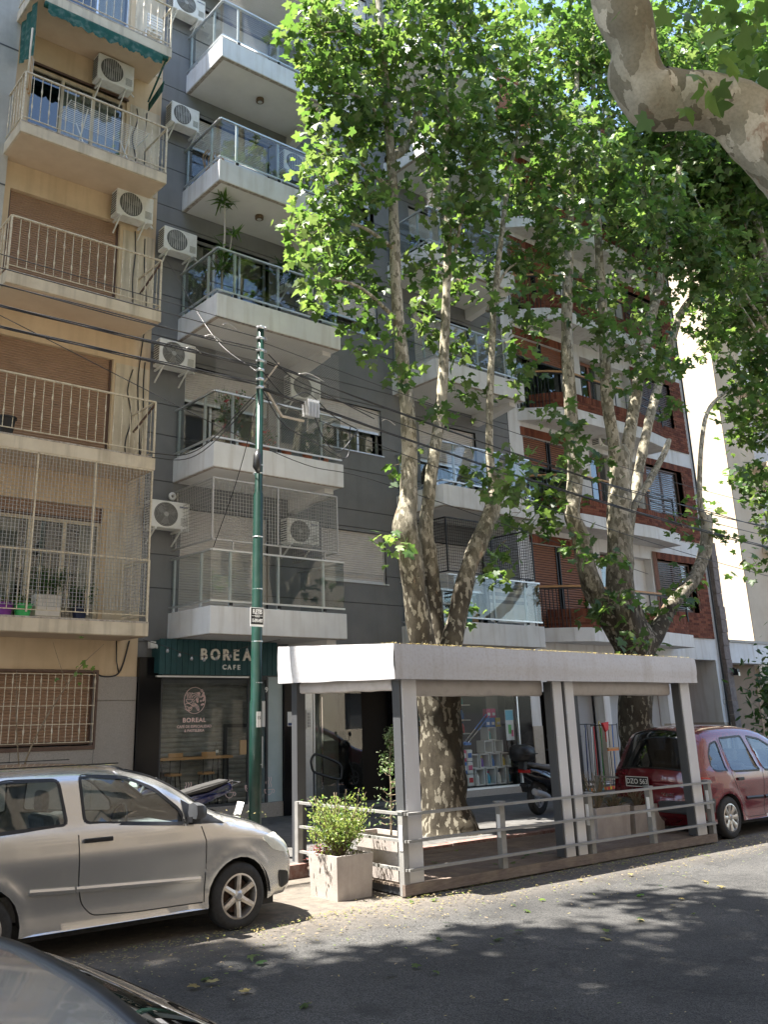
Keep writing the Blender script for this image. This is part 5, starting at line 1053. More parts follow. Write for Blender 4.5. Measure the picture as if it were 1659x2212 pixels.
clumps(tb, CB, 41, mats=('leaf', 'leaf_m', 'leaf_y'), wts=(.56, .32, .12), dens=.72)
up = [(rg.uniform(14, 22), rg.uniform(9, 13), rg.uniform(17, 22), rg.uniform(.8, 1.3), .4) for k in range(9)]
clumps(tb, up, 42, .16, twig=False, name='upper_crown')
tc = thing('plane_tree', 'farther plane tree hanging over the sunlit wall at the right', 'tree', (26.5, 11, .15), 'plane trees along the pavement')
limb('trunk', [(27.5, 11.0, .0, .5), (27.5, 11.0, 2.5, .36), (26.8, 11.0, 6, .28), (25.6, 11.0, 10, .22), (24.8, 11.0, 14, .15), (24.5, 11, 19, .08)], tc, 16, 14)
for i, q in enumerate([(21.671, 10.8, 12.703), (22.596, 10.8, 11.088), (23.357, 10.8, 15.361), (20.899, 10.8, 14.915), (22.198, 10.8, 8.226)]):
    e = Vector(q); limb('branch', [(25.8 + .2 * i, 11, 9 + i * .6, .09), ((25.8 + e.x) / 2, 11, (9.5 + e.z) / 2 + .4, .05), (e.x, e.y, e.z, .015)], tc, 60 + i, 6)
CC = [(22.82, 12.03, 16.53, 1.49, 1), (23.05, 11.17, 15.43, 1.44, 1), (25.52, 11.33, 17.67, 1.43, 1), (25.68, 11.86, 14.93, 1.34, 1), (21.33, 10.63, 12.53, 1.02, 1), (20.11, 10.58, 13.19, 0.99, 1), (22.09, 11.94, 12.17, 0.57, 0.5), (24.26, 11.77, 12.39, 0.86, 0.7), (22.74, 10.75, 10.32, 0.61, 0.7), (20.88, 10.64, 10.0, 0.37, 0.5), (23.23, 11.63, 8.85, 0.56, 0.6), (22.93, 11.99, 9.68, 0.38, 0.5), (21.82, 10.65, 7.54, 0.43, 0.8), (23.1, 12.01, 7.64, 0.3, 0.5), (24.11, 11.89, 6.61, 0.5, 0.8), (25.66, 11.39, 15.97, 1.27, 1), (24.35, 11.06, 12.87, 1.05, 1), (19.55, 10.49, 15.9, 1.07, 1), (21.91, 10.37, 16.36, 1.26, 1), (27.44, 12.03, 21.84, 1.73, 1), (21.2, 10.73, 18.5, 1.29, 1), (27.11, 11.57, 23.64, 1.73, 1), (25.34, 10.76, 18.76, 1.27, 1), (22.0, 11.78, 11.01, 0.42, 0.5), (23.71, 11.37, 9.66, 0.63, 1), (22.32, 10.83, 20.53, 1.35, 1), (20.89, 10.62, 5.06, 0.36, 0.8), (24.35, 11.6, 9.17, 0.7, 1), (22.22, 10.42, 10.61, 0.71, 1), (21.46, 10.71, 9.29, 0.58, 0.8), (23.09, 11.31, 7.25, 0.54, 1), (23.25, 11.83, 11.88, 0.65, 0.8), (19.94, 11.41, 14.04, 0.85, 1), (20.87, 10.8, 11.3, 0.59, 0.6)]
clumps(tc, CC, 51, .15, spread=.17, mats=('leaf', 'leaf_m', 'leaf_y'), wts=(.52, .3, .18), dens=.85)
up = [(rg.uniform(22, 32), rg.uniform(8, 13.5), rg.uniform(15.5, 22), rg.uniform(1.2, 1.7), .45) for k in range(22)]
clumps(tc, up, 52, .22, spread=.25, twig=False, name='upper_crown')
# near tree: the gnarled limb that enters the picture at the top right
td = thing('plane_tree', 'near plane tree whose thick mottled limb bends across the top right corner', 'tree', (4.7, .3, .15), 'plane trees along the pavement')
limb('trunk', [(4.95, .2, .0, .42), (4.9, .25, 1.2, .34), (4.75, .7, 2.6, .26), (4.42, 1.3, 3.6, .19), (4.13, 1.52, 4.08, .165), (3.97, 1.57, 4.29, .155), (3.85, 1.61, 4.44, .148), (3.73, 1.66, 4.55, .14), (3.61, 1.72, 4.61, .13), (3.50, 1.80, 4.62, .14), (3.40, 1.88, 4.64, .15), (3.335, 1.90, 4.72, .128), (3.29, 1.87, 4.85, .105), (3.24, 1.87, 4.97, .118), (3.16, 1.86, 5.14, .112), (3.06, 1.83, 5.4, .104), (2.7, 2.0, 7.0, .09), (2.4, 2.6, 10, .07), (2.2, 3.4, 13.5, .04)], td, 17, 26, lump=.2, k=7, mat='bark_near')
limb('branch', [(4.85, .3, 1.2, .26), (5.1, .3, 3.0, .2), (5.3, .6, 6, .16), (4.8, 1.6, 10, .1), (4.4, 2.6, 13, .05)], td, 18, 12)
for i, q in enumerate((((3.62, 1.76, 4.70), (3.66, 1.8, 4.82), (3.75, 1.85, 4.95)), ((3.72, 1.7, 4.55), (3.85, 1.75, 4.78), (3.95, 1.8, 5.0)))): limb('branch', [(*p, .012 - .004 * j) for j, p in enumerate(q)], td, 70 + i, 5)
nl = []; nd = []; rn = random.Random(5)
nl = [(4.02, 1.65, 4.82), (3.21, 1.52, 4.95), (3.42, 1.53, 4.58), (3.71, 1.45, 4.74), (4.09, 1.62, 4.87), (3.92, 1.84, 4.75), (3.91, 1.58, 5.02), (4.0, 1.81, 4.96), (3.58, 1.4, 4.91), (3.85, 1.64, 4.78), (4.0, 1.74, 5.39), (3.81, 1.39, 4.85), (3.49, 1.6, 4.84), (3.41, 1.45, 4.69), (3.61, 1.54, 5.02), (3.7, 1.59, 5.04), (4.05, 1.71, 5.28), (3.72, 1.64, 5.05), (3.35, 1.59, 4.45), (4.05, 1.76, 5.2), (4.06, 1.71, 5.26), (3.46, 1.58, 4.93), (4.05, 1.73, 4.84), (3.87, 1.89, 5.28), (4.09, 1.74, 5.08), (3.49, 1.47, 4.72), (3.42, 1.48, 4.8), (3.8, 1.54, 4.98), (3.94, 1.47, 5.03), (3.73, 1.57, 4.66), (3.4, 1.47, 4.78), (4.03, 1.63, 5.26), (3.64, 1.39, 4.74), (3.45, 1.69, 4.99), (3.76, 1.58, 4.87), (3.92, 1.44, 4.91), (3.55, 1.62, 4.7), (3.63, 1.68, 4.68), (3.96, 1.5, 4.81), (3.83, 1.55, 4.99), (4.11, 1.62, 4.99), (3.22, 1.61, 4.74), (3.57, 1.56, 4.85), (3.91, 1.82, 4.68), (3.37, 1.43, 4.84), (3.71, 1.49, 4.73), (4.0, 1.58, 5.33), (4.08, 1.7, 5.24), (3.94, 1.9, 4.85), (3.55, 1.58, 4.96), (4.03, 1.68, 5.13), (3.61, 1.86, 5.2), (3.94, 1.79, 5.28), (3.91, 1.63, 4.92), (3.92, 1.82, 5.42), (3.99, 1.58, 4.95), (3.98, 1.6, 5.1), (4.05, 1.78, 4.98), (3.55, 1.56, 4.65), (3.84, 1.73, 4.9), (4.01, 1.78, 5.1), (3.95, 1.85, 4.89), (3.58, 1.62, 4.92), (3.58, 1.6, 4.76), (4.17, 1.77, 4.94), (3.66, 1.7, 5.07), (3.92, 1.63, 4.81), (3.57, 1.5, 4.59), (3.37, 1.56, 4.47), (3.76, 1.73, 4.73), (3.04, 1.78, 4.84), (3.34, 1.65, 4.58), (3.39, 1.64, 4.52), (3.44, 1.62, 4.44), (3.34, 1.71, 4.44), (3.22, 1.82, 4.4)]
nd = [(rn.gauss(0, 1), rn.gauss(0, 1), -.6) for _ in nl]
leaves('foliage', nl, .075, [M['leaf'], M['leaf_y']], td, T_PLANE, .3, 6, weights=[.5, .5], dirs=nd)
m = MB()
for c in ((3.79, 1.93, 4.93), (3.75, 1.95, 4.88)): m.lathe([(.016 * sin(pi * k / 6), .016 * -cos(pi * k / 6)) for k in range(7)], c, 10)
m.build('seed_ball', M['terracotta'], td, smooth=True)
# its unseen crown and a left-hand tree, placed and trimmed to dapple the road
cr = []
for k in range(190):
    x, y, z = rg.uniform(-9, 5.5), rg.uniform(.5, 9.2), rg.uniform(11.5, 17)
    if (z - 1.95) > 1.12 * hypot(max(x, 0), y) + 1.0 and (x + 1 < .3 * y or z - 3 > 1.12 * hypot(x, y)) and y - .164 * z < 6.2: cr.append((x, y, z, rg.uniform(.7, 1.15), .55))  # trimmed along the sun ray to keep the strip by the parklet lit
clumps(td, cr, 61, .17, spread=.2, twig=False, name='crown')
te = thing('plane_tree', 'unseen plane tree left of the picture placed to shade the silver hatchback', 'tree', (-2.2, 11, .15), 'plane trees along the pavement')
limb('trunk', [(-2.2, 11, 0, .45), (-2.2, 11, 3, .33), (-2.0, 10.8, 7, .22), (-1.2, 10.3, 12, .14), (-.8, 10, 16, .06)], te, 19, 14)
cr = []
for k in range(54):
    x, y, z = rg.uniform(-6, 2.2), rg.uniform(6.5, 12.5), rg.uniform(8, 17)
    if x + 1.2 < .30 * y and x + .369 * z < 4.4: cr.append((x, y, z, rg.uniform(.8, 1.2), .6))  # crown cut along the sun ray so the parklet stays in sun
clumps(te, cr, 62, .18, spread=.22, twig=False, name='crown')
# climbing shoots and sapling by the beige wall
sp_ = thing('sapling', 'thin bare sapling in front of the beige building ground floor', 'tree', (4.9, 13.2, .15))
for i, q in enumerate(([(4.85, 13.3, .15, .022), (4.87, 13.3, 1.1, .016), (5.1, 13.3, 1.8, .011), (5.6, 13.3, 2.6, .007), (6.0, 13.3, 3.0, .003)], [(4.87, 13.3, 1.1, .012), (4.75, 13.3, 1.9, .008), (4.7, 13.3, 2.6, .004)], [(5.45, 13.3, 2.4, .006), (5.3, 13.3, 2.75, .004), (5.2, 13.3, 3.0, .002)])): limb('stem', q, sp_, 80 + i, 6, 'twig')
leaves('foliage', [(5.6 + R.gauss(0, .18), 13.3 + R.gauss(0, .08), 2.65 + R.gauss(0, .2)) for k in range(12)], .06, [M['leaf_y']], sp_, T_PLANE, .4, 9)
# fallen leaves and litter
lp = []
for k in range(4200):
    x = R.uniform(2.5, 15); y = (8.14 - abs(R.gauss(0, .18))) if R.random() < .45 else (R.gauss(7.7, .4) if R.random() < .8 else R.uniform(3, 8)); lp.append((x, y, .03 + R.uniform(0, .012)))
o = leaves('leaf_litter', lp, [R.choice((.008, .011, .014, .018, .024)) for _ in lp], [M['leaf_dry'], M['leaf_box'], M['twig']], None, T_OVAL, 6.0, 12, weights=[.55, .2, .25]); tag(o, 'scattered dry leaf litter along the gutter', 'leaf litter')
lp = [(R.uniform(2.6, 10.5), R.uniform(5.6, 8.0), .04) for k in range(34)] + [(R.uniform(7.8, 13), R.uniform(8.4, 9.8), .14) for k in range(16)] + [(3.9, 6.7, .04), (4.05, 6.72, .045), (4.7, 7.1, .05), (4.75, 7.15, .06), (4.65, 7.12, .055)]
o = leaves('fallen_leaf', lp, .06, [M['leaf_m'], M['leaf_dry'], M['leaf_dk']], None, T_PLANE, 4.0, 13, weights=[.5, .3, .2]); tag(o, 'green and brown plane leaves fallen on the road and deck', 'leaf litter')
lp = [(R.uniform(7.3, 13.5), R.uniform(8.14, 8.5), 2.715 - (0)) for k in range(900)]; lp = [(x, y, 2.712 - .0064 * (x - 7.27) + .04 * (y - 8.14) + .012) for x, y, _ in lp]
o = leaves('awning_litter', lp, .014, [M['leaf_dry'], M['twig']], None, T_OVAL, 2.0, 14, weights=[.7, .3]); tag(o, 'dry leaf litter lying along the edge of the parklet awning', 'leaf litter')
# ---------------------------------------------------------------- vehicles
def inpoly(x, y, P):
    c = False; n = len(P); j = n - 1
    for i in range(n):
        if (P[i][1] > y) != (P[j][1] > y) and x < (P[j][0] - P[i][0]) * (y - P[i][1]) / (P[j][1] - P[i][1]) + P[i][0]: c = not c
        j = i
    return c
def sp2(pts, k=5): return [(p.x, p.y) for p in catmull([Vector((x, y, 0)) for x, y in pts], k)]
def rnd(P, r=.05, k=4):
    """round polygon corners"""
    out = []; n = len(P)
    for i in range(n):
        a, b, c = Vector(P[i - 1]), Vector(P[i]), Vector(P[(i + 1) % n]); u = (a - b); w = (c - b); q = min(r, u.length * .45, w.length * .45); s = b + u.normalized() * q; e = b + w.normalized() * q
        for j in range(k + 1): t = j / k; p = s * (1 - t) ** 2 + b * 2 * t * (1 - t) + e * t * t; out.append((p.x, p.y))
    return out
class Car:
    """body lofted from a side silhouette; x runs to the front, y to the left, z up; origin on the ground at the rear bumper"""
    def __init__(s, name, label, loc, rz, spec, paint, group=None):
        s.t = thing(name, label, 'car', (0, 0, 0), group); s.sp = spec; s.paint = paint
        s.sil = sp2(spec['sil'], 5); s.W = spec['hw']; s.build_body(); s.loc = loc; s.rz = rz
    def dist(s, x, z):
        best = 9
        for (ax, az), (bx, bz) in zip(s.sil, s.sil[1:]):
            dx, dz = bx - ax, bz - az; L = dx * dx + dz * dz; t = max(0, min(1, ((x - ax) * dx + (z - az) * dz) / L)) if L else 0
            d = hypot(x - ax - t * dx, z - az - t * dz); best = min(best, d)
        return best
    def hw(s, x, z, edge=True):
        sp = s.sp; L = sp['L']; zb = sp['belt']; u = (x - L / 2) / (L / 2)
        w = s.W * (1 - sp.get('taper', .07) * abs(u) ** 3)
        if z > zb: w -= (z - zb) * sp['tumble'] + .02 * min(1, (z - zb) / .05)
        else: w -= .035 * ((zb - z) / zb) ** 2.2; w += .020 * math.exp(-((z - .80) / .13) ** 2) - .016 * math.exp(-((z - .40) / .10) ** 2)
        for ax in sp['axles']:
            d = hypot(x - ax, z - sp['wr']); w += .022 * max(0, 1 - abs(d - sp['arch'] - .03) / .09)
        if edge:
            r = sp.get('round', .09); d = s.dist(x, z)
            if d < r: w -= r * .9 * (1 - sqrt(max(0, 1 - (1 - d / r) ** 2)))
        return max(w, .05)
    def outline(s):
        sp = s.sp; P = list(s.sil); zs = sp['sill']; out = P[:]; ar = sp['arch']; wr = sp['wr']
        # along the sill from front to rear with arches
        xs = sp['axles']; x_front, x_rear = max(xs), min(xs)
        for ax in (x_front, x_rear):
            dx = sqrt(max(ar * ar - (zs - wr) ** 2, .01)); a0 = atan2(zs - wr, dx)
            for k in range(15): a = a0 + (pi - 2 * a0) * k / 14; out.append((ax + ar * cos(a), wr + ar * sin(a)))
        return out
    def panel(s, poly, holes=(), step=.05, off=0, sides=(-1, 1), edge=True):
        """triangulate a side-view region and wrap it on both flanks"""
        pts = [Vector(p) for p in poly]; ed = [(i, (i + 1) % len(poly)) for i in range(len(poly))]
        for h in holes: b = len(pts); pts += [Vector(p) for p in h]; ed += [(b + i, b + (i + 1) % len(h)) for i in range(len(h))]
        xs = [p[0] for p in poly]; zs = [p[1] for p in poly]; x = min(xs) + step / 2
        while x < max(xs):
            z = min(zs) + step / 2
            while z < max(zs):
                if inpoly(x, z, poly) and not any(inpoly(x, z, h) for h in holes): pts.append(Vector((x, z)))
                z += step
            x += step
        r = delaunay_2d_cdt(pts, ed, [], 0, 1e-4); V, F = r[0], r[2]; m = MB(); keep = []
        for f in F:
            c = sum((V[i] for i in f), Vector((0, 0))) / len(f)
            if inpoly(c.x, c.y, poly) and not any(inpoly(c.x, c.y, h) for h in holes): keep.append(f)
        for sd in sides: m.add([(v.x, sd * (s.hw(v.x, v.y, edge) + off), v.y) for v in V], keep if sd < 0 else [tuple(reversed(f)) for f in keep])
        return m
    def ribbon(s, path, w=.006, off=.002, sides=(-1, 1)):
        m = MB(); path = [(a[0] + (b[0] - a[0]) * k / 8, a[1] + (b[1] - a[1]) * k / 8) for a, b in zip(path, path[1:]) for k in range(8)] + [path[-1]]
        for sd in sides:
            for (a, b) in zip(path, path[1:]):
                d = Vector((b[0] - a[0], b[1] - a[1])); d = d.normalized() if d.length else Vector((1, 0)); n = Vector((-d.y, d.x)) * w / 2
                q = [(a[0] - n.x, a[1] - n.y), (a[0] + n.x, a[1] + n.y), (b[0] + n.x, b[1] + n.y), (b[0] - n.x, b[1] - n.y)]
                m.face([(x, sd * (s.hw(x, z) + off), z) for x, z in q])
        return m
    def build_body(s):
        sp = s.sp; t = s.t; wins = [rnd(w, .05) for w in sp['windows']]
        body = s.panel(s.outline(), wins, .055)
        # skin over the top, bonnet, tail and bumpers
        N = 15; sil = s.sil; rows = []; n = len(sil); glass_rows = sp['screens']; acc = [0]
        for i, (x, z) in enumerate(sil):
            a = sil[max(i - 1, 0)]; b = sil[min(i + 1, n - 1)]; tx, tz = b[0] - a[0], b[1] - a[1]; l = hypot(tx, tz) or 1; nx_, nz_ = -tz / l, tx / l
            y = s.hw(x, z); cr = sp.get('crown', .05) + sp.get('bow', .10) * abs(nx_) ** 1.5; row = []
            for j in range(N):
                u = -1 + 2 * j / (N - 1); u = math.copysign(abs(u) ** .8, u); h = cr * (1 - abs(u) ** 2.4); row.append(Vector((x + nx_ * h, u * y, z + nz_ * h)))
            rows.append(row)
        flip = sil[0][0] > sil[-1][0]
        scr = {}
        def which(i, j):
            x = (sil[i][0] + sil[i + 1][0]) / 2; z = (sil[i][1] + sil[i + 1][1]) / 2
            for k, (x0, x1, z0) in enumerate(glass_rows):
                if x0 < x < x1 and z > z0 and 1 <= j < N - 2: return k
            return None
        for i in range(n - 1):
            for j in range(N - 1):
                k = which(i, j); q = [rows[i][j], rows[i][j + 1], rows[i + 1][j + 1], rows[i + 1][j]]
                (body if k is None else scr.setdefault(k, MB())).face(q)
        def row_at(x): return min((i for i in range(n) if sil[i][1] > sp['belt'] - .2), key=lambda i: abs(sil[i][0] - x))
        for (xa, xb) in sp.get('lids', []):
            ia, ib = sorted((row_at(xa), row_at(xb))); m = MB(); off = Vector((0, 0, .001))
            m.tube([rows[ia][j] + off for j in range(1, N - 1)], .005, 4); m.tube([rows[ib][j] + off for j in range(1, N - 1)], .005, 4)
            for j in (1, N - 2): m.tube([rows[i][j] + off for i in range(ia, ib + 1)], .005, 4)
            m.build('lid_seam', M['black'], t)
        s.body = body.build('body', s.paint, t, smooth=True, sharp=38)
        for k, mb in scr.items():
            so_ = mb.build(sp['screen_names'][k], sp.get('screen_glass', {}).get(k, M['glass_car']), t, smooth=True)
            ii = [i for i in range(n - 1) if which(i, 4) == k]; ia, ib = ii[0], ii[-1] + 1; m = MB()
            m.tube([rows[ia][j] for j in range(1, N - 1)] + [rows[i][N - 2] for i in range(ia, ib + 1)] + [rows[ib][j] for j in range(N - 2, 0, -1)] + [rows[i][1] for i in range(ib, ia - 1, -1)], .014, 6); m.build('screen_seal', M['black'], so_, smooth=True)
        for i, w in enumerate(wins):
            for sd in (-1, 1): gl_ = s.panel(w, (), .12, -.008, (sd,)).build('side_window', sp.get('side_glass', M['glass_car']), t, smooth=True); s.ribbon(w + [w[0]], .03, .001, (sd,)).build('window_seal', M['black'], gl_)
        for p in sp.get('seams', []):
            for sd in (-1, 1): s.ribbon(p, .009, .0015, (sd,)).build('door_seam', M['black'], t)
        for p in sp.get('trim', []):
            for sd in (-1, 1):
                m = MB(); K = 12; vs = []
                for k in range(K + 1):
                    x = p[0][0] + (p[-1][0] - p[0][0]) * k / K; z = p[0][1] + (p[-1][1] - p[0][1]) * k / K; y = s.hw(x, z)
                    vs += [(x, sd * (y - .01), z - .028), (x, sd * (y + .014), z - .020), (x, sd * (y + .020), z + .004), (x, sd * (y + .012), z + .022), (x, sd * (y - .01), z + .028)]
                m.add(vs, [(k * 5 + j, k * 5 + j + 1, k * 5 + j + 6, k * 5 + j + 5) for k in range(K) for j in range(4)] + [(0, 1, 2, 3, 4), tuple(K * 5 + j for j in (4, 3, 2, 1, 0))])
                m.build('side_moulding', sp.get('trim_mat', s.paint), t)
        # under-body, arches, cabin
        L = sp['L']; m = MB(); m.box(.25, L - .25, -s.W + .12, s.W - .12, sp['sill'] - .06, sp['sill'] + .08); m.build('underbody', M['rubber'], t)
        for ax in sp['axles']:
            for sd in (-1, 1):
                m = MB(); pr = [(ax + (sp['arch'] + .012) * cos(pi * k / 12), sp['wr'] + (sp['arch'] + .012) * sin(pi * k / 12)) for k in range(13)]
                for (xa, za), (xb, zb) in zip(pr, pr[1:]): m.face([(xa, sd * (s.W - .02), za), (xb, sd * (s.W - .02), zb), (xb, sd * (s.W - .34), zb), (xa, sd * (s.W - .34), za)])
                m.face([(ax - sp['arch'], sd * (s.W - .34), .15)] + [(x, sd * (s.W - .34), z) for x, z in reversed(pr)] + [(ax + sp['arch'], sd * (s.W - .34), .15)])
                m.build('wheel_arch', M['rubber'], t)
        c0, c1 = sp['cabin']; m = MB(); m.box(c0, c1, -s.W + .14, s.W - .14, sp['sill'] + .1, sp['sill'] + .3); m.build('cabin_floor', M['seat'], t); m = MB(); m.box(c1 - .25, c1 + .1, -s.W + .14, s.W - .14, sp['sill'] + .3, sp['belt'] - .06); m.build('dashboard', M['seat'], t)
        for x in sp['seats']:
            for y in (-.36, .36):
                m = MB(); m.box(x, x + .5, y - .24, y + .24, .42, .58); m.prism([(x + .02, y - .23, .5), (x - .14, y - .21, 1.05), (x - .26, y - .21, 1.05), (x - .12, y - .23, .5)], (0, .44, 0)); m.box(x - .24, x - .15, y - .12, y + .12, 1.08, 1.27); m.build('seat', M['seat'], t, bev=.04)
        sx = sp['seats'][-1] + .62; m = MB(); m.tube([(sx + .05 * cos(a), .36 + .18 * sin(a), .92 + .17 * cos(a)) for a in [2 * pi * k / 20 for k in range(21)]], .014, 6); m.tube([(sx, .36, .92), (sx + .25, .36, .85)], .03, 6); m.build('steering_wheel', M['black'], t, smooth=True)
        for ax in sp['axles']:
            for sd in (-1, 1): s.wheel(ax, sd)
    def wheel(s, ax, sd):
        sp = s.sp; r = sp['wr']; rr = sp['rim']; w = .17; yo = s.W - .025; m = MB()
        prof = [(rr, 0), (rr + .012, .004), (rr + .05, .012), (r - .03, .004), (r - .008, -.012), (r, -.03), (r, -w + .03), (r - .01, -w + .01), (rr, -w)]
        key = ('wheel', sp['rim'], sp['style'])
        if key not in CARW:
            a = MB(); a.lathe(prof, (0, 0, 0), 40, 'y'); tyre = a.mesh('tyre', M['rubber'], smooth=True)
            b = MB(); b.lathe([(rr + .004, .002), (rr - .012, .006), (rr - .02, -.02), (rr - .025, -w)], (0, 0, 0), 40, 'y')
            k = 6 if sp['style'] == 'spoke' else 8
            for q in range(k):
                an = 2 * pi * q / k + pi / 2; c_, s_ = cos(an), sin(an); wd = .023 if sp['style'] == 'spoke' else .03
                def P(rad, side, y): return (rad * c_ - side * s_, y, rad * s_ + side * c_)
                w0, w1 = wd * 1.15, wd * (1.0 if sp['style'] == 'spoke' else 1.6)
                b.add([P(.03, -w0, -.018), P(.03, w0, -.018), P(rr * .6, wd, -.006), P(rr * .6, -wd, -.006), P(rr - .01, w1, .0), P(rr - .01, -w1, .0), P(.03, -w0, -.05), P(.03, w0, -.05), P(rr - .01, w1, -.05), P(rr - .01, -w1, -.05), P(rr * .6, 0, .004), P(.03, 0, -.008), P(rr - .01, 0, .006)],
                      [(0, 11, 10, 3), (11, 1, 2, 10), (3, 10, 12, 5), (10, 2, 4, 12), (0, 3, 5, 9, 6), (1, 7, 8, 4, 2)])
            b.lathe([(0, .002), (.03, .002), (.036, -.004), (.05, -.012), (.062, -.018), (.062, -.05)], (0, 0, 0), 20, 'y')
            rim = b.mesh('rim', M['rim'], smooth=True); rim.set_sharp_from_angle(angle=radians(35))
            c = MB(); c.lathe([(0, -.06), (rr - .05, -.06), (rr - .05, -.075), (0, -.075)], (0, 0, 0), 30, 'y'); disc = c.mesh('brake_disc', M['brake'])
            d = MB(); d.lathe([(0, .0075), (.024, .0075), (.026, .003), (0, .003)], (0, 0, 0), 18, 'y'); d.lathe([(.015, .009), (.0175, .009), (.0175, .0078), (.015, .0078)], (0, 0, 0), 18, 'y')
            d.bar((-.010, .0085, .012), (-.004, .0085, -.012), .003); d.bar((-.004, .0085, -.012), (0, .0085, .0), .003); d.bar((0, .0085, 0), (.004, .0085, -.012), .003); d.bar((.004, .0085, -.012), (.010, .0085, .012), .003)
            for q in range(5): an = 2 * pi * q / 5 + .3; d.lathe([(0, -.008), (.008, -.008), (.008, -.016)], (.046 * cos(an), 0, .046 * sin(an)), 8, 'y')
            cap = d.mesh('hub_badge', M['g_grey']); CARW[key] = (tyre, rim, disc, cap)
        mw = Matrix.Translation((ax, sd * yo, r)) @ (Matrix.Rotation(pi, 4, 'Z') if sd < 0 else Matrix.Identity(4))
        ty = link('wheel', CARW[key][0], s.t, mw)
        for nm, me in zip(('rim', 'brake_disc', 'hub_badge'), CARW[key][1:]): link(nm, me, ty, mw)
    def patch(s, name, poly, mat, off=.004, step=.06, sides=(-1, 1), smooth=True):
        for sd in sides: s.panel(poly, (), step, off, (sd,)).build(name, mat, s.t, smooth=smooth)
    def place(s): s.t.location = s.loc; s.t.rotation_euler = (0, 0, s.rz)
CARW = {}
def mirror_part(c, x, z, mat, side=-1):
    t = c.t; y = side * (c.hw(x, z) + .09); m = MB()
    prof = [(-.105, .0), (-.09, .09), (0, .115), (.09, .09), (.105, 0), (.08, -.05), (-.08, -.05)]
    vs = []; 
    for dx, sc in ((-.03, 1), (.03, .97), (.075, .8), (.10, .45)): vs += [(x + dx, y + a * .85 * sc, z + .05 + b * sc * .85) for a, b in prof]
    n = 7; fs = [tuple(range(n))] + [(r * n + i, r * n + (i + 1) % n, (r + 1) * n + (i + 1) % n, (r + 1) * n + i) for r in range(3) for i in range(n)] + [tuple(reversed(range(3 * n, 4 * n)))]
    m.add(vs, fs); o = m.build('door_mirror', mat, t, smooth=True, sharp=50)
    m = MB(); m.bar((x, side * c.hw(x, z) - side * .02, z - .01), (x + .01, y, z + .0), .09, .05); m.build('mirror_foot', M['black'], t); return o
# ---- silver three-door hatchback
FOX = dict(lids=[(2.92, 3.62)], L=3.82, hw=.815, belt=.98, tumble=.34, crease=.55, axles=(.65, 3.115), wr=.297, rim=.195, arch=.345, sill=.235, style='spoke', taper=.10, round=.11, crown=.035, bow=.13,
           sil=[(.10, .26), (.02, .40), (.0, .62), (.06, .80), (.10, 1.0), (.20, 1.26), (.32, 1.42), (.55, 1.475), (1.0, 1.497), (1.5, 1.492), (1.95, 1.455), (2.25, 1.38), (2.52, 1.25), (2.78, 1.085), (2.98, 1.005), (3.25, .935), (3.48, .86), (3.66, .76), (3.76, .66), (3.81, .52), (3.80, .36), (3.74, .25), (3.55, .22)],
           windows=[[(.42, 1.02), (1.36, 1.055), (1.30, 1.42), (.85, 1.43), (.48, 1.36)], [(1.52, 1.06), (2.50, .985), (2.47, 1.10), (2.22, 1.30), (1.95, 1.41), (1.50, 1.445)]],
           screens=[(.08, .31, .98), (2.0, 2.72, 1.06)], screen_names=['rear_window', 'windscreen'], cabin=(.5, 2.7), seats=(.95, 1.75),
           seams=[rnd([(1.43, 1.44), (1.45, .95), (1.48, .55), (1.52, .42), (1.62, .325), (2.05, .30), (2.70, .295), (2.725, .30)], .05)[6:-6] + [(2.70, .297)], [(2.72, .297), (2.735, .6), (2.72, .82), (2.67, .95)], [(2.60, 1.10), (2.74, 1.06), (2.83, 1.02)], [(3.46, .80), (3.50, .70), (3.62, .67), (3.80, .655)]],
           trim=[[(1.05, .565), (1.44, .545)], [(1.46, .545), (2.68, .495)]])
fx = Car('parked_car', 'silver two-door hatchback parked at the left with dark wheel arches', (5.195 - 3.115, 8.16 + .815 - .03, 0), 0, FOX, M['silver'])
fx.patch('mirror_sail', [(2.50, .98), (2.93, .955), (2.90, .975), (2.80, 1.03), (2.49, 1.19)], M['black'], .006)
mirror_part(fx, 2.57, 1.02, M['slate']); mirror_part(fx, 2.57, 1.02, M['slate'], 1)
fx.patch('handle_recess', ell(1.63, .905, .066, .05, 0, 360, 20)[:-1], M['silver'], .001)
for sd in (-1, 1): m = MB(); y = fx.hw(1.6, .92); m.bar((1.49, sd * (y + .022), .925), (1.76, sd * (y + .022), .925), .026, .036); m.build('door_handle', M['black'], fx.t, bev=.008)
hl = rnd([(3.36, .80), (3.56, .83), (3.70, .73), (3.735, .625), (3.62, .64), (3.50, .675)], .05)
fx.patch('headlight', hl, M['lamp_clear'], .008, .03); fx.patch('bumper_vent', rnd([(3.60, .47), (3.73, .45), (3.76, .34), (3.63, .30)], .03), M['black'], .006, .04)
m = MB(); 
for z, h in ((.60, .10), (.40, .10)): m.box(3.86, 3.915, -.42, .42, z - h / 2, z + h / 2)
m.build('grille', M['black'], fx.t, bev=.02)
m = MB(); m.box(3.91, 3.935, -.26, .26, .44, .56); m.build('number_plate', M['plate_black'], fx.t)
m = MB(); m.tube([(.9, 0, 1.57), (.84, 0, 1.60), (.6, 0, 1.85)], [.02, .012, .004], 6); m.build('aerial', M['black'], fx.t)
for sd in (-1, 1): m = MB(); m.bar((.55, sd * .56, 1.53), (1.9, sd * .575, 1.535), .012, .01); m.build('roof_gutter', M['black'], fx.t)
fx.place()
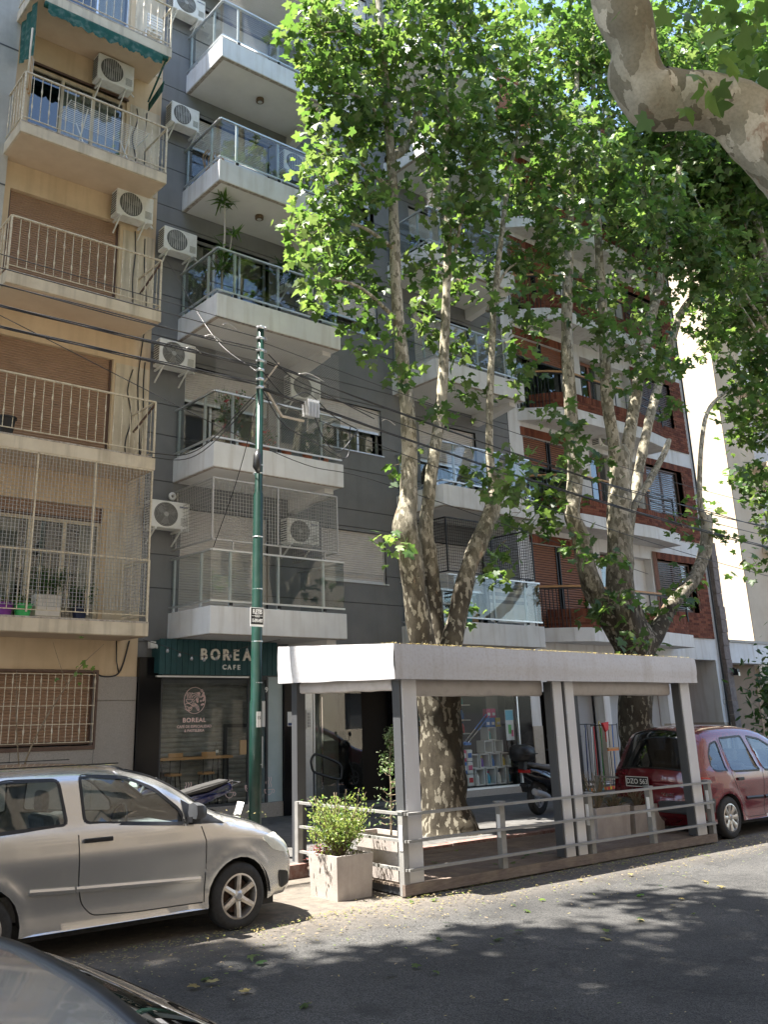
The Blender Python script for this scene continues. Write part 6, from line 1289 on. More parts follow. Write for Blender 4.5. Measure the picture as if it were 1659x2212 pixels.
# blossom litter on its roof
o = leaves('roof_litter', [(2.08 + R.uniform(.35, 1.9), 8.36 + R.uniform(0, .3), 1.515 + R.uniform(0, .01)) for k in range(260)] + [(2.08 + R.uniform(2.85, 3.6), 8.3 + R.uniform(0, .6), .93 + R.uniform(0, .08)) for k in range(60)], .012, [M['leaf_dry'], M['leaf_box']], None, T_OVAL, 2, 15, weights=[.7, .3]); tag(o, 'dry leaf crumbs scattered on the silver hatchback', 'leaf litter')
# ---- red people carrier, seen from behind
SCE = dict(lids=[(3.1, 3.95)], L=4.13, hw=.86, belt=.98, tumble=.30, crease=.62, axles=(.72, 3.30), wr=.305, rim=.20, arch=.35, sill=.24, style='cover', taper=.10, round=.12, crown=.04, bow=.15,
           sil=[(.12, .28), (.0, .42), (.0, .62), (.07, .78), (.10, .98), (.24, 1.28), (.40, 1.50), (.62, 1.585), (1.1, 1.62), (1.7, 1.615), (2.2, 1.55), (2.6, 1.38), (3.0, 1.12), (3.25, 1.0), (3.6, .90), (3.9, .76), (4.08, .58), (4.12, .40), (4.02, .25), (3.8, .22)],
           windows=[[(.44, 1.04), (.50, .99), (.80, .97), (.82, 1.42), (.62, 1.38), (.48, 1.22)], [(.92, .965), (1.72, .95), (1.58, 1.48), (.92, 1.46)], [(1.86, .945), (2.78, .93), (2.80, .99), (2.42, 1.28), (2.1, 1.42), (1.72, 1.475)]],
           screens=[(.09, .40, 1.0), (2.25, 3.02, 1.1)], screen_names=['rear_window', 'windscreen'], screen_glass={0: M['glass_dark']}, cabin=(.6, 3.0), seats=(1.05, 1.95),
           seams=[[(.87, 1.46), (.87, .95), (.98, .72), (1.10, .52), (1.15, .30), (1.30, .28), (1.72, .28)], [(1.79, 1.48), (1.79, .95), (1.76, .6), (1.74, .28)], [(2.86, .93), (2.85, .6), (2.80, .3)], [(.0, .60), (.3, .60), (.44, .62)]], trim=[[(1.22, .56), (1.72, .55)], [(1.78, .55), (2.78, .54)]], trim_mat=M['black'])
rc = Car('parked_car', 'red people carrier parked beyond the parklet seen from behind', (13.52, 9.12, 0), 0, SCE, M['maroon'])
rc.patch('bumper', rnd([(.02, .42), (.34, .40), (.37, .60), (.02, .60)], .03), M['slate'], .010)
for sd in (-1, 1): m = MB(); m.bar((1.0, sd * (rc.hw(1, .85) + .015), .85), (1.16, sd * (rc.hw(1.1, .85) + .015), .85), .03, .045); m.build('door_handle', M['black'], rc.t, bev=.006)
rc.patch('tail_light', rnd([(.06, .66), (.28, .68), (.30, .90), (.10, .92)], .03), M['lamp_red'], .008, .05)
mirror_part(rc, 2.86, .98, M['maroon']); 
npb = MB(); npb.box(-.165, -.150, -.03, .37, .76, .90); np_ = npb.build('number_plate', M['plate_black'], rc.t)
m = MB(); 
for a in ((-.168, -.166, -.035, .375, .755, .765), (-.168, -.166, -.035, .375, .895, .905), (-.168, -.166, -.035, -.025, .765, .895), (-.168, -.166, .365, .375, .765, .895)): m.box(*a)
m.build('plate_frame', M['paper'], np_); text('lettering', 'DZO 563', .105, (-.1665, .17, .83), M['paper'], np_, .001, .001, .92, '-x')
text('badge', 'SCENIC', .06, (-.155, -.35, .66), M['chrome'], rc.t, .003, 0, 1.1, '-x')
m = MB(); m.box(-.19, -.10, -.72, .72, .40, .58); m.build('rear_bumper', M['slate'], rc.t, bev=.03)
m = MB(); m.bar((.12, -.0, 1.16), (.14, .45, 1.02), .012); m.build('rear_wiper', M['black'], rc.t)
rc.place()
# ---- near silver car (roof, windscreen and bonnet corner)
NEA = dict(lids=[(2.85, 3.8)], L=4.0, hw=.90, belt=.95, tumble=.32, crease=.55, axles=(.7, 3.2), wr=.30, rim=.195, arch=.345, sill=.24, style='cover', taper=.10, round=.10, crown=.04, bow=.13,
           sil=[(.10, .26), (.0, .45), (.02, .7), (.10, 1.0), (.25, 1.32), (.45, 1.43), (.9, 1.465), (1.4, 1.465), (1.85, 1.43), (2.1, 1.34), (2.4, 1.17), (2.7, .99), (2.95, .93), (3.3, .87), (3.65, .76), (3.9, .62), (3.98, .42), (3.9, .26), (3.7, .22)],
           windows=[[(.5, 1.0), (1.30, 1.0), (1.28, 1.34), (.62, 1.32)], [(1.42, 1.0), (2.45, .98), (2.2, 1.18), (1.95, 1.30), (1.42, 1.34)]], screens=[(.1, .30, .98), (1.98, 2.66, 1.0)], screen_names=['rear_window', 'windscreen'], screen_glass={1: M['glass_dark']}, cabin=(.5, 2.6), seats=(.95, 1.75), seams=[[(1.36, 1.36), (1.36, .4)], [(2.6, .95), (2.6, .3)]])
nc = Car('parked_car', 'silver car cut off by the bottom left corner showing roof and windscreen', (.82 - 1.98, 2.0, .012), 0, NEA, M['silver2'])
m = MB(); m.prism([(1.62, -.03, 1.475), (1.80, -.03, 1.462), (1.76, -.03, 1.50), (1.66, -.03, 1.52)], (0, .06, 0)); m.tube([(1.68, 0, 1.51), (1.3, 0, 1.62)], [.008, .004], 6); m.build('aerial', M['black'], nc.t, bev=.01)
m = MB(); m.tube([(2.72, -.6, 1.03), (2.78, 0, 1.045), (2.72, .6, 1.03)], .03, 6); m.build('cowl', M['black'], nc.t, smooth=True)
m = MB(); m.tube([(2.70, -.5, 1.06), (2.52, .05, 1.17)], .009, 5); m.tube([(2.70, .05, 1.07), (2.52, .55, 1.15)], .009, 5); m.build('wiper', M['black'], nc.t)
nc.place()
# ---- black scooter with top box
def scooter(label, loc, rz):
    t = thing('scooter', label, 'scooter', (0, 0, 0)); 
    for x in (0, 1.28):
        m = MB(); m.lathe([(.17, -.05), (.25, -.055), (.285, -.03), (.29, 0), (.285, .03), (.25, .055), (.17, .05)], (x, 0, .29), 28, 'y'); w = m.build('wheel', M['rubber'], t, smooth=True)
        m = MB(); m.lathe([(.17, -.03), (.16, 0), (.17, .03)], (x, 0, .29), 24, 'y')
        for q in range(5): a = 2 * pi * q / 5; m.bar((x, 0, .29), (x + .165 * cos(a), 0, .29 + .165 * sin(a)), .03)
        m.build('rim', M['g_grey'], w)
    def loft(name, secs, mat, sm=True):
        m = MB(); n = 10; vs = []; fs = []
        for x, zc, hy, hz in secs: vs += [(x, hy * (abs(cos(a)) ** .7) * math.copysign(1, cos(a)), zc + hz * (abs(sin(a)) ** .7) * math.copysign(1, sin(a))) for a in [2 * pi * k / n for k in range(n)]]
        for r in range(len(secs) - 1):
            for k in range(n): fs.append((r * n + k, r * n + (k + 1) % n, (r + 1) * n + (k + 1) % n, (r + 1) * n + k))
        fs += [tuple(reversed(range(n))), tuple(range((len(secs) - 1) * n, len(secs) * n))]; m.add(vs, fs); return m.build(name, mat, t, smooth=True)
    gl = pm('black_gloss_plastic', (.010, .010, .012), (.016, .016, .02), 5, .18, coat=.6)
    loft('rear_body', [(-.32, .74, .05, .05), (-.25, .72, .12, .09), (0, .66, .17, .13), (.3, .58, .18, .15), (.5, .48, .15, .12)], gl)
    loft('seat', [(-.22, .83, .10, .02), (-.1, .84, .14, .045), (.15, .80, .15, .05), (.35, .78, .14, .06), (.58, .74, .11, .04), (.64, .72, .06, .02)], M['seat'])
    loft('footboard', [(.4, .33, .14, .06), (.7, .3, .17, .05), (1.0, .34, .16, .07)], M['black'])
    loft('leg_shield', [(.92, .36, .16, .08), (1.0, .6, .2, .2), (1.08, .85, .19, .16), (1.12, 1.02, .1, .05)], gl)
    loft('front_mudguard', [(1.02, .48, .06, .03), (1.18, .62, .08, .03), (1.36, .6, .08, .03), (1.52, .46, .05, .03)], gl)
    loft('handlebar_cowl', [(.98, 1.02, .1, .05), (1.06, 1.08, .14, .08), (1.16, 1.04, .1, .07)], gl)
    m = MB(); m.tube(catmull([(.94, -.36, 1.06), (1.02, -.18, 1.05), (1.02, .18, 1.05), (.94, .36, 1.06)], 4), .016, 8); m.build('handlebar', M['black'], t, smooth=True)
    for s_ in (-1, 1):
        m = MB(); m.tube([(1.02, s_ * .2, 1.08), (1.02, s_ * .3, 1.26)], .007, 5); m.lathe([(0, 0), (.055, .004), (.06, .02), (.03, .035), (0, .035)], (1.0, s_ * .32, 1.3), 12, 'x'); m.build('mirror', M['black'], t, smooth=True)
        m = MB(); m.tube([(1.06, s_ * .1, .85), (1.28, s_ * .09, .29)], .022, 8); m.build('fork_leg', M['g_grey'], t, smooth=True)
    m = MB(); m.add([(1.06, -.15, 1.08), (1.06, .15, 1.08), (1.0, .12, 1.36), (1.0, -.12, 1.36)], [(0, 1, 2, 3)]); m.build('windscreen', M['glass_rail'], t)
    m = MB(); m.tube(catmull([(.1, -.16, .3), (-.1, -.2, .36), (-.4, -.22, .42)], 4), [.05] * 8 + [.06], 12); m.build('exhaust', M['g_grey'], t, smooth=True)
    m = MB(); m.box(-.42, -.28, -.07, .07, .5, .53); m.prism([(-.34, -.08, .40), (-.34, .08, .40), (-.40, .08, .56), (-.40, -.08, .56)], (.01, 0, 0)); m.build('plate_holder', M['black'], t)
    m = MB(); m.lathe([(0, 0), (.016, 0), (.016, .004), (0, .004)], (-.05, -.182, .72), 12, 'y'); m.build('badge', M['chrome'], t)
    tb_ = loft('top_box', [(-.56, 1.06, .12, .10), (-.52, 1.06, .19, .14), (-.4, 1.06, .21, .15), (-.24, 1.05, .2, .14), (-.17, 1.04, .15, .11)], M['black'])
    m = MB(); m.box(-.55, -.18, -.205, .205, 1.035, 1.05); m.build('lid_seam', M['rubber'], tb_); m = MB(); m.bar((-.4, 0, .78), (-.36, 0, .93), .12, .1); m.build('rack', M['black'], t)
    m = MB(); m.box(-.36, -.33, -.12, .12, .72, .78); m.build('tail_light', M['lamp_red'], t); m = MB(); m.tube([(.45, .1, .3), (.42, .24, .02)], .012, 6); m.build('side_stand', M['black'], t)
    t.location = loc; t.rotation_euler = (0, 0, rz); return t
scooter('black scooter with a round top box parked on the pavement by the shop window', (13.72, 11.65, .15), radians(6))
# ---- motorcycle tail behind the hatchback, bicycle-like front wheel and plate
mc = thing('motorcycle', 'small dark blue motorcycle whose tail shows above the silver bonnet', 'motorcycle', (0, 0, 0))
for x in (0, 1.24):
    m = MB(); m.lathe([(.25, -.035), (.29, -.04), (.305, 0), (.29, .04), (.25, .035)], (x, 0, .305), 30, 'y'); w = m.build('wheel', M['rubber'], mc, smooth=True); m = MB(); m.lathe([(.25, -.02), (.24, 0), (.25, .02)], (x, 0, .305), 30, 'y')
    for q in range(18): a = 2 * pi * q / 18; m.bar((x, 0, .305), (x + .245 * cos(a), 0, .305 + .245 * sin(a)), .004)
    m.build('rim', M['alu'], w)
m = MB(); m.prism([(-.35, -.09, .86), (-.3, -.1, .80), (.1, -.13, .66), (.42, -.12, .66), (.40, -.12, .76), (.0, -.13, .82), (-.28, -.1, .93)], (0, .24, 0)); m.build('tail_fairing', pm('blue_fairing', (.01, .014, .06), None, rough=.2, coat=.8), mc, bev=.03)
m = MB(); m.prism([(-.28, -.1, .93), (.0, -.13, .83), (.45, -.12, .77), (.5, -.12, .81), (.1, -.13, .90), (-.25, -.1, .97)], (0, .24, 0)); m.build('seat', M['rubber'], mc, bev=.03)
m = MB(); m.prism([(.45, -.14, .68), (.95, -.12, .74), (.98, -.12, .88), (.75, -.14, .98), (.5, -.13, .85)], (0, .27, 0)); m.build('fuel_tank', M['dark_blue'], mc, bev=.05)
m = MB(); m.box(.42, .78, -.14, .14, .30, .60); m.tube([(.5, -.15, .32), (.1, -.2, .34), (-.3, -.22, .42)], .045, 10); m.build('engine', M['g_grey'], mc, bev=.02)
m = MB(); m.tube([(.0, -.1, .305), (.45, -.1, .42), (.9, -.05, .8)], .025, 8); m.tube([(.92, -.1, .95), (1.24, -.09, .305)], .022, 8); m.tube([(.92, .1, .95), (1.24, .09, .305)], .022, 8); m.tube([(.86, -.34, 1.04), (.92, -.1, 1.0), (.92, .1, 1.0), (.86, .34, 1.04)], .014, 8); m.tube([(-.1, -.12, .8), (-.45, -.14, .92), (-.45, .14, .92), (-.1, .12, .8)], .012, 6); m.build('frame', M['slate'], mc, smooth=True)
m = MB(); m.prism([(-.47, -.1, .50), (-.47, .1, .50), (-.53, .1, .66), (-.53, -.1, .66)], (.006, 0, 0)); m.build('number_plate', M['paper'], mc); m = MB(); m.lathe([(.0, 0), (.09, .02), (.1, .08), (0, .1)], (.99, 0, .9), 16, 'x'); m.build('headlight', M['lamp_clear'], mc)
mc.location = (6.72, 11.4, .15); mc.rotation_euler = (0, 0, radians(175))
# ---------------------------------------------------------------- air conditioners
def ac_proto(rings=True, mark=None):
    w, h, d = .78, .54, .27; P = {}
    m = MB(); m.box(0, w, 0, d, 0, h); P['casing'] = (m.mesh('casing', M['ac']), .018)
    m = MB(); cx, cz, r = .30, h / 2, .225; m.lathe([(0, -.003), (r, -.003), (r, -.008), (r + .012, -.008), (r + .016, .002)], (cx, 0, cz), 32, 'y'); P['fan_recess'] = (m.mesh('fan_recess', M['ac_dark']), 0)
    m = MB()
    if rings:
        for k in range(7): q = .05 + k * .029; m.tube([(cx + q * cos(a), -.012, cz + q * sin(a)) for a in [2 * pi * i / 28 for i in range(29)]], .0045, 4, False)
        m.lathe([(0, -.018), (.045, -.016), (.05, -.006)], (cx, 0, cz), 18, 'y')
        for q in range(8): a = q * pi / 4 + .3; m.bar((cx + .045 * cos(a), -.01, cz + .045 * sin(a)), (cx + r * cos(a), -.01, cz + r * sin(a)), .004)
    else:
        for k in range(9): x = cx - .18 + k * .045; e = sqrt(max(.001, r * r - (x - cx) ** 2)); m.bar((x, -.012, cz - e), (x, -.012, cz + e), .006)
    P['fan_guard'] = (m.mesh('fan_guard', M['ac'] if not rings else M['ac_ring']), 0)
    m = MB()
    for q in range(3):
        a = q * 2 * pi / 3; m.face([(cx, -.005, cz), (cx + .19 * cos(a), -.005, cz + .19 * sin(a)), (cx + .2 * cos(a + .5), -.0065, cz + .2 * sin(a + .5)), (cx + .15 * cos(a + .9), -.0075, cz + .15 * sin(a + .9))])
    P['fan_blade'] = (m.mesh('fan_blade', M['ac_blade']), 0)
    m = MB()
    for k in range(9): m.box(-.006, -.001, .03, d - .03, .05 + k * .05, .05 + k * .05 + .028)
    P['side_grille'] = (m.mesh('side_grille', M['ac_dark']), 0)
    m = MB()
    for k in range(8): m.box(.60, .74, -.004, -.0005, .08 + k * .02, .085 + k * .02)
    P['service_panel'] = (m.mesh('service_panel', M['ac_dark']), 0)
    return P
ACP = {True: ac_proto(True), False: ac_proto(False)}
def ac(label, x, z, Yf=14.62, rings=True, mark=None, h=.54, w=.78):
    t = thing('air_conditioner', label, 'air conditioner', (x, Yf, z), 'wall air conditioners'); mw = Matrix.Translation((x, Yf, z)) @ Matrix.Diagonal((w / .78, 1, h / .54, 1))
    for nm, (me, bv) in ACP[rings].items():
        o = link(nm, me, t, mw)
        if bv: b = o.modifiers.new('bevel', 'BEVEL'); b.width = bv; b.segments = 2
    for bx in (.1, .62):
        m = MB(); m.bar((x + bx, Yf - .01, z - .018), (x + bx, YF, z - .018), .035, .035); m.bar((x + bx, Yf + .04, z - .03), (x + bx, YF - .01, z - .26), .025, .02); m.build('bracket', M['ac'], t)
    if mark: text('maker_mark', mark, .05, (x + .66 * w / .78, Yf - .003, z + h - .09), M['g_navy'], t, .0005, .001, .8)
    m = MB(); m.tube(catmull([(x + .7, Yf + .1, z + .05), (x + .86, Yf + .18, z + .02), (x + .84, YF - .03, z + .2), (x + .8, YF - .01, z + .32)], 4), .018, 6); m.build('pipe', M['ac'], t, smooth=True)
ac('white air conditioner above the glazed door under the green awning', 5.82, 14.02, 14.66, False, h=.58)
ac('white air conditioner above the brown shutter on the upper beige balcony', 6.38, 11.18, 14.66, False, h=.56)
ac('air conditioner at the very top beside the uppermost white balcony', 7.40, 16.52, 14.62, True, 'SAMSUNG')
ac('small air conditioner on the grey wall left of the second balcony from the top', 7.45, 13.68, 14.62, False, h=.50, w=.66)
ac('air conditioner on the grey wall beside the balcony with the tall potted plant', 7.40, 10.74, 14.62, False, h=.50, w=.74)
ac('air conditioner with round fan on the grey wall level with the pole top', 7.40, 8.30, 14.62, True, 'SAMSUNG', h=.53)
ac('lowest air conditioner on the grey wall left of the caged balcony', 7.36, 5.18, 14.62, True, 'SAMSUNG', h=.50)
ac('air conditioner on the caged balcony right of the green pole', 10.36, 5.18, 14.62, True, 'SAMSUNG', h=.50)
ac('air conditioner behind the junction box on the net-covered balcony', 10.46, 8.26, 14.62, True, None, h=.52)
ac('air conditioner behind leaves on the balcony above the net-covered one', 10.30, 10.75, 14.62, True, None, h=.52)
ac('air conditioner on the second balcony from the top behind leaves', 10.30, 13.64, 14.62, False, None, h=.52)
ac('air conditioner in the loggia of the brick building', 21.2, 9.0, 14.75, True, 'BGH', h=.55)
# ---------------------------------------------------------------- ceiling lamps under the balconies
for z, lb in ((14.82 - .02, 'round brass ceiling lamp under the highest full balcony'), (11.91, 'round brass ceiling lamp under the balcony above the tall plant')):
    t = thing('ceiling_lamp', lb, 'lamp', (9.36, 14.2, z)); m = MB(); m.lathe([(.085, 0), (.088, -.02), (.088, -.075), (.07, -.085), (.05, -.085)], (9.36, 14.2, z), 20); m.build('housing', pm('aged_brass', (.16, .11, .06), (.22, .15, .09), 20, .45, metal=.6), t, smooth=True, sharp=40); m = MB(); m.lathe([(0, -.08), (.06, -.08)], (9.36, 14.2, z), 16); m.build('diffuser', M['lamp_clear'], t)
# ---------------------------------------------------------------- cameras, string lights
cm = thing('security_camera', 'white security camera above the black column beside the cafe sign', 'camera', (7.66, 14.9, 3.1))
box('base', M['g_white'], cm, 7.58, 7.70, 14.86, 14.985, 3.08, 3.20, bev=.01); m = MB(); m.tube([(7.66, 14.84, 3.12), (7.77, 14.76, 3.05)], .035, 12); m.build('body', M['g_white'], cm, smooth=True, sharp=40); m = MB(); m.tube([(7.70, 14.84, 3.04), (7.74, 14.8, 2.98)], .02, 10); m.build('body', M['g_white'], cm, smooth=True, sharp=40)
cm = thing('dome_light', 'small white round lamp on the wall above the lowest left air conditioner', 'lamp', (7.9, 14.9, 5.9)); m = MB(); m.lathe([(.03, 0), (.075, -.005), (.08, -.04), (.05, -.06), (.03, -.05)], (7.95, 14.98, 5.86), 16, 'y'); m.build('ring', M['g_white'], cm, smooth=True)
sl_ = thing('string_lights', 'string of small bulbs drooping in front of the cafe sign', 'lights', (8.2, 14.0, 3.0))
bp = [(7.2, 14.4, 3.18), (7.4, 13.9, 3.03), (7.63, 13.9, 2.965), (7.86, 13.9, 2.915), (8.1, 13.9, 2.90), (8.34, 13.9, 2.925), (8.62, 13.9, 2.97), (8.96, 13.9, 3.085), (9.6, 13.8, 3.22)]
m = MB(); m.tube(catmull(bp, 5), .005, 5); m.build('wire', M['cable'], sl_)
for p in bp[1:-1]: m = MB(); m.lathe([(.008, 0), (.014, -.015), (.014, -.03)], p, 10); m.cur = 1; m.lathe([(.013, -.03), (.026, -.06), (.018, -.085), (0, -.092)], p, 10); m.build('bulb', [M['cable'], M['g_grey']], sl_, smooth=True)
# ---------------------------------------------------------------- green awning on the beige building
aw = thing('awning', 'worn dark green awning hanging under the top left beige balcony', 'awning', (5.7, 14.1, 14.3))
m = MB(); m.tube([(4.45, 13.98, 14.54), (6.98, 13.98, 14.54)], .06, 12); m.build('roller', M['green_cloth'], aw, smooth=True)
m = MB(); n = 56; ra = random.Random(4); cut = [ra.uniform(-.06, .02) if ra.random() < .4 else 0 for _ in range(n + 2)]
for i in range(n):
    f = lambda k, s: (4.5 + 2.35 * k / n, 13.92 + .015 * sin(k * .7) * s, 14.54 - s * (.24 + .03 * sin(k * 1.12) + cut[k]))
    for s0, s1 in ((0, .35), (.35, .7), (.7, 1)): m.face([f(i, s0), f(i + 1, s0), f(i + 1, s1), f(i, s1)])
m.build('valance', M['green_cloth'], aw, smooth=True)
m = MB(); n = 20
for i in range(n):
    f = lambda k, s: (4.32 + .02 * sin(k * .9 + s * 2), 14.0 + .8 * k / n, 14.6 - s * (1.25 - .3 * k / n))
    for q in range(6): m.face([f(i, q / 6), f(i + 1, q / 6), f(i + 1, (q + 1) / 6), f(i, (q + 1) / 6)])
m.build('side_curtain', M['green_cloth'], aw, smooth=True)
m = MB(); m.bar((6.95, 13.98, 14.5), (6.95, 14.7, 13.95), .03); m.prism([(6.98, 14.1, 14.1), (6.98, 14.75, 13.95), (6.98, 14.75, 13.78), (6.98, 14.15, 13.9)], (.02, 0, 0)); m.build('folding_arm', M['green_cloth'], aw)
bl = thing('rolled_blind', 'bundle of pale wooden blind poles at the left end of the awning balcony', 'blind', (4.4, 14.2, 12.9))
for k in range(5): m = MB(); m.tube([(4.3 + k * .03, 14.08 + k * .05, 12.7), (4.31 + k * .03, 14.1 + k * .05, 14.0 - .12 * k)], .022, 8); m.build('pole', M['wood_rail'] if k % 2 else M['beige_white'], bl, smooth=True)
# drying rack, chair, pots on the beige balconies
dr = thing('drying_rack', 'white folding clothes drying rack on the balcony under the green awning', 'rack', (5.9, 14.5, 11.97))
m = MB()
for x in (5.5, 6.4): m.bar((x, 14.2, 11.98), (x, 14.75, 12.85), .02); m.bar((x, 14.75, 11.98), (x, 14.2, 12.85), .02)
m.build('legs', M['g_white'], dr); m = MB()
for k in range(12): m.bar((5.15, 14.16 + k * .055, 12.86), (6.75, 14.16 + k * .055, 12.80), .006)
m.bar((5.15, 14.15, 12.86), (5.15, 14.78, 12.86), .014); m.bar((6.75, 14.15, 12.80), (6.75, 14.78, 12.80), .014); m.build('rack_wires', M['g_white'], dr)
ch = thing('plastic_chair', 'white plastic chair on the topmost beige balcony', 'chair', (6.75, 14.4, 14.88))
box('seat', M['g_white'], ch, 6.6, 6.98, 14.25, 14.65, 15.27, 15.3, bev=.01)
for k in range(5): box('back_slat', M['g_white'], ch, 6.62, 6.96, 14.22, 14.24, 15.34 + k * .07, 15.39 + k * .07)
for x in (6.61, 6.95):
    for y in (14.26, 14.62): box('leg', M['g_white'], ch, x, x + .03, y, y + .03, 14.885, 15.27)
def pot(label, x, y, z, r, h, mat, name='plant_pot'):
    t = thing(name, label, 'pot', (x, y, z)); m = MB(); m.lathe([(0, .002), (r * .72, .002), (r * .95, h * .9), (r * 1.06, h * .9), (r * 1.06, h), (r * .9, h), (r * .88, h * .85), (0, h * .85)], (x, y, z), 18); m.build('shell', M[mat], t, smooth=True, sharp=40); return t
z0 = 3.44
pot('purple flower pot on the caged beige balcony', 4.75, 14.2, z0, .13, .2, 'purple'); pot('bright green flower pot on the caged beige balcony', 5.02, 14.18, z0, .15, .19, 'green_pot')
t = thing('planter', 'pale rectangular planter on the caged beige balcony', 'planter', (5.4, 14.2, z0)); box('box', M['white_pot'], t, 5.2, 5.6, 14.12, 14.34, z0 + .02, z0 + .36, bev=.01); box('foot', M['white_pot'], t, 5.24, 5.56, 14.14, 14.32, z0, z0 + .019)
shrub('shrub', 'dense dark green bush in the pale planter on the caged balcony', (5.4, 14.22, z0 + .34), 40, 36, .035, [M['leaf_dk'], M['leaf']], (.32, .2), T_OVAL, 41, (.15, .5), [.7, .3])
shrub('shrub', 'small green plant in the bright green pot', (5.02, 14.18, z0 + .16), 14, 16, .026, [M['leaf'], M['leaf_y']], (.14, .12), T_OVAL, 42, (.06, .16), [.7, .3])
shrub('shrub', 'small purple tinged plant in the purple pot', (4.75, 14.2, z0 + .17), 10, 14, .024, [M['leaf'], M['leaf_red']], (.1, .1), T_OVAL, 43, (.05, .12), [.7, .3])
pot('dark tub behind the bush on the caged balcony', 5.95, 14.2, z0, .13, .2, 'dark_blue'); shrub('shrub', 'dark bush right of the pale planter on the caged balcony', (5.95, 14.2, z0 + .18), 28, 30, .032, [M['leaf_dk']], (.2, .16), T_OVAL, 44, (.12, .42), [1])
pot('black pot at the left edge of the third beige balcony', 4.50, 14.2, 6.27, .17, .3, 'black')
# tall potted dracaena and balcony flowers on the grey building
pot('round pot holding the tall palm-like plant', 8.35, 13.95, 9.42, .17, .3, 'g_grey')
dn = thing('potted_palm', 'tall thin palm-like plant rising above the glass balcony', 'plant', (8.35, 13.95, 9.7)); m = MB(); m.tube(catmull([(8.35, 13.95, 9.65), (8.33, 13.95, 10.3), (8.38, 13.95, 11.0), (8.36, 13.95, 11.75)], 5), [.022] * 12 + [.016] * 4, 7); m.tube([(8.35, 13.95, 10.2), (8.5, 13.92, 10.8), (8.52, 13.9, 11.1)], .012, 6); m.build('stem', M['beigestone'], dn, smooth=True)
pp = []; dd = []; rp = random.Random(9)
for c, nn, L in (((8.36, 13.95, 11.75), 17, .2), ((8.36, 13.95, 10.6), 26, .22), ((8.52, 13.9, 11.05), 12, .16), ((8.3, 13.95, 10.3), 20, .2)):
    for k in range(nn): a = rp.uniform(0, 2 * pi); e = rp.uniform(-.2, 1.0); d = Vector((cos(a) * cos(e), sin(a) * cos(e), sin(e))); pp.append(tuple(Vector(c) + d * L * .9)); dd.append(tuple(d * 3))
leaves('foliage', pp, .2, [M['leaf'], M['leaf_y']], dn, tmpl([(-.05, -1), (.05, -1), (.16, -.1), (.0, 1.0), (-.16, -.1)], .5, .5), .6, 21, weights=[.5, .5], dirs=dd)
for i, x in enumerate((8.75, 9.2, 9.7, 10.2, 10.6)):
    pot(f'terracotta pot {("nearest the corner", "second from the corner", "in the middle", "fourth from the corner", "at the right end")[i]} on the net-covered balcony', x, 13.72, 6.56, .1, .18, 'terracotta')
shrub('shrub', 'tall bush with red flowers on the net-covered balcony', (8.45, 13.8, 6.6), 26, 30, .05, [M['leaf_dk'], M['leaf_y'], M['red_flower']], (.3, .2), T_OVAL, 51, (.5, 1.2), [.55, .35, .1])
shrub('shrub', 'low plant with red flowers beside the pole on the net-covered balcony', (9.2, 13.75, 6.7), 18, 22, .04, [M['leaf_dk'], M['red_flower']], (.3, .15), T_OVAL, 52, (.12, .5), [.85, .15])
shrub('spiky_plant', 'spiky yucca on the second balcony from the top', (9.9, 13.9, 9.5), 1, 1, .01, [M['leaf_dk']], (.02, .02), T_BLADE, 53, (.3, .5), [1])
yp = []; yd = []
for k in range(40): a = rp.uniform(0, 2 * pi); e = rp.uniform(.1, 1.4); d = Vector((cos(a) * cos(e), sin(a) * cos(e), sin(e))); yp.append(tuple(Vector((9.9, 13.9, 10.55)) + d * .28)); yd.append(tuple(d * 4))
leaves('foliage', yp, .3, [M['leaf_dk']], [o for o in bpy.data.objects if o.name.startswith('spiky_plant')][0], T_BLADE, .3, 22, dirs=yd, weights=[1])
# chair, lamp and clutter on the B4 balcony; washing on the right-hand balcony
ck = thing('rattan_chair', 'wicker chair behind the glass of the second highest balcony', 'chair', (8.5, 14.4, 12.37))
m = MB()
for k in range(9): a = pi * k / 8; m.tube(catmull([(8.5 + .28 * cos(a), 14.5 + .1 * sin(a), 12.75), (8.5 + .3 * cos(a), 14.6 + .1 * sin(a), 13.1), (8.5 + .16 * cos(a), 14.65, 13.35)], 3), .01, 5)
m.build('back', M['wood_rail'], ck); m = MB(); m.lathe([(0, 12.72), (.3, 12.72), (.3, 12.76), (0, 12.76)], (8.5, 14.4, 0), 18); m.build('seat', M['wood_rail'], ck)
for dx, dy in ((-.2, -.2), (.2, -.2), (-.2, .2), (.2, .2)): m = MB(); m.tube([(8.5 + dx * .8, 14.4 + dy * .8, 12.72), (8.5 + dx, 14.4 + dy, 12.38)], .012, 6); m.build('leg', M['wood_rail'], ck)
tc_ = thing('tablecloth', 'white striped cloth hung over the right-hand glass balcony railing', 'cloth', (15.6, 13.8, 4.3)); m = MB()
for i in range(24):
    for j in range(9):
        f = lambda a, b: (15.1 + 1.25 * a / 24, 13.72 + .02 * sin(a * .8) + .01 * sin(b), 4.5 - .72 * b / 9); m.cur = 1 if j in (1, 3) else 0; m.face([f(i, j), f(i + 1, j), f(i + 1, j + 1), f(i, j + 1)])
m.build('cloth', [M['linen'], M['g_grey']], tc_, smooth=True)
wc = thing('plastic_chair', 'white plastic chair on the right-hand lowest glass balcony', 'chair', (14.0, 14.2, 3.71)); box('seat', M['g_white'], wc, 13.85, 14.25, 14.0, 14.4, 4.12, 4.15, bev=.01)
for k in range(6): box('back_slat', M['g_white'], wc, 13.87 + k * .065, 13.9 + k * .065, 14.4, 14.42, 4.15, 4.55)
for x in (13.86, 14.22):
    for y in (14.01, 14.37): box('leg', M['g_white'], wc, x, x + .03, y, y + .03, 3.715, 4.12)
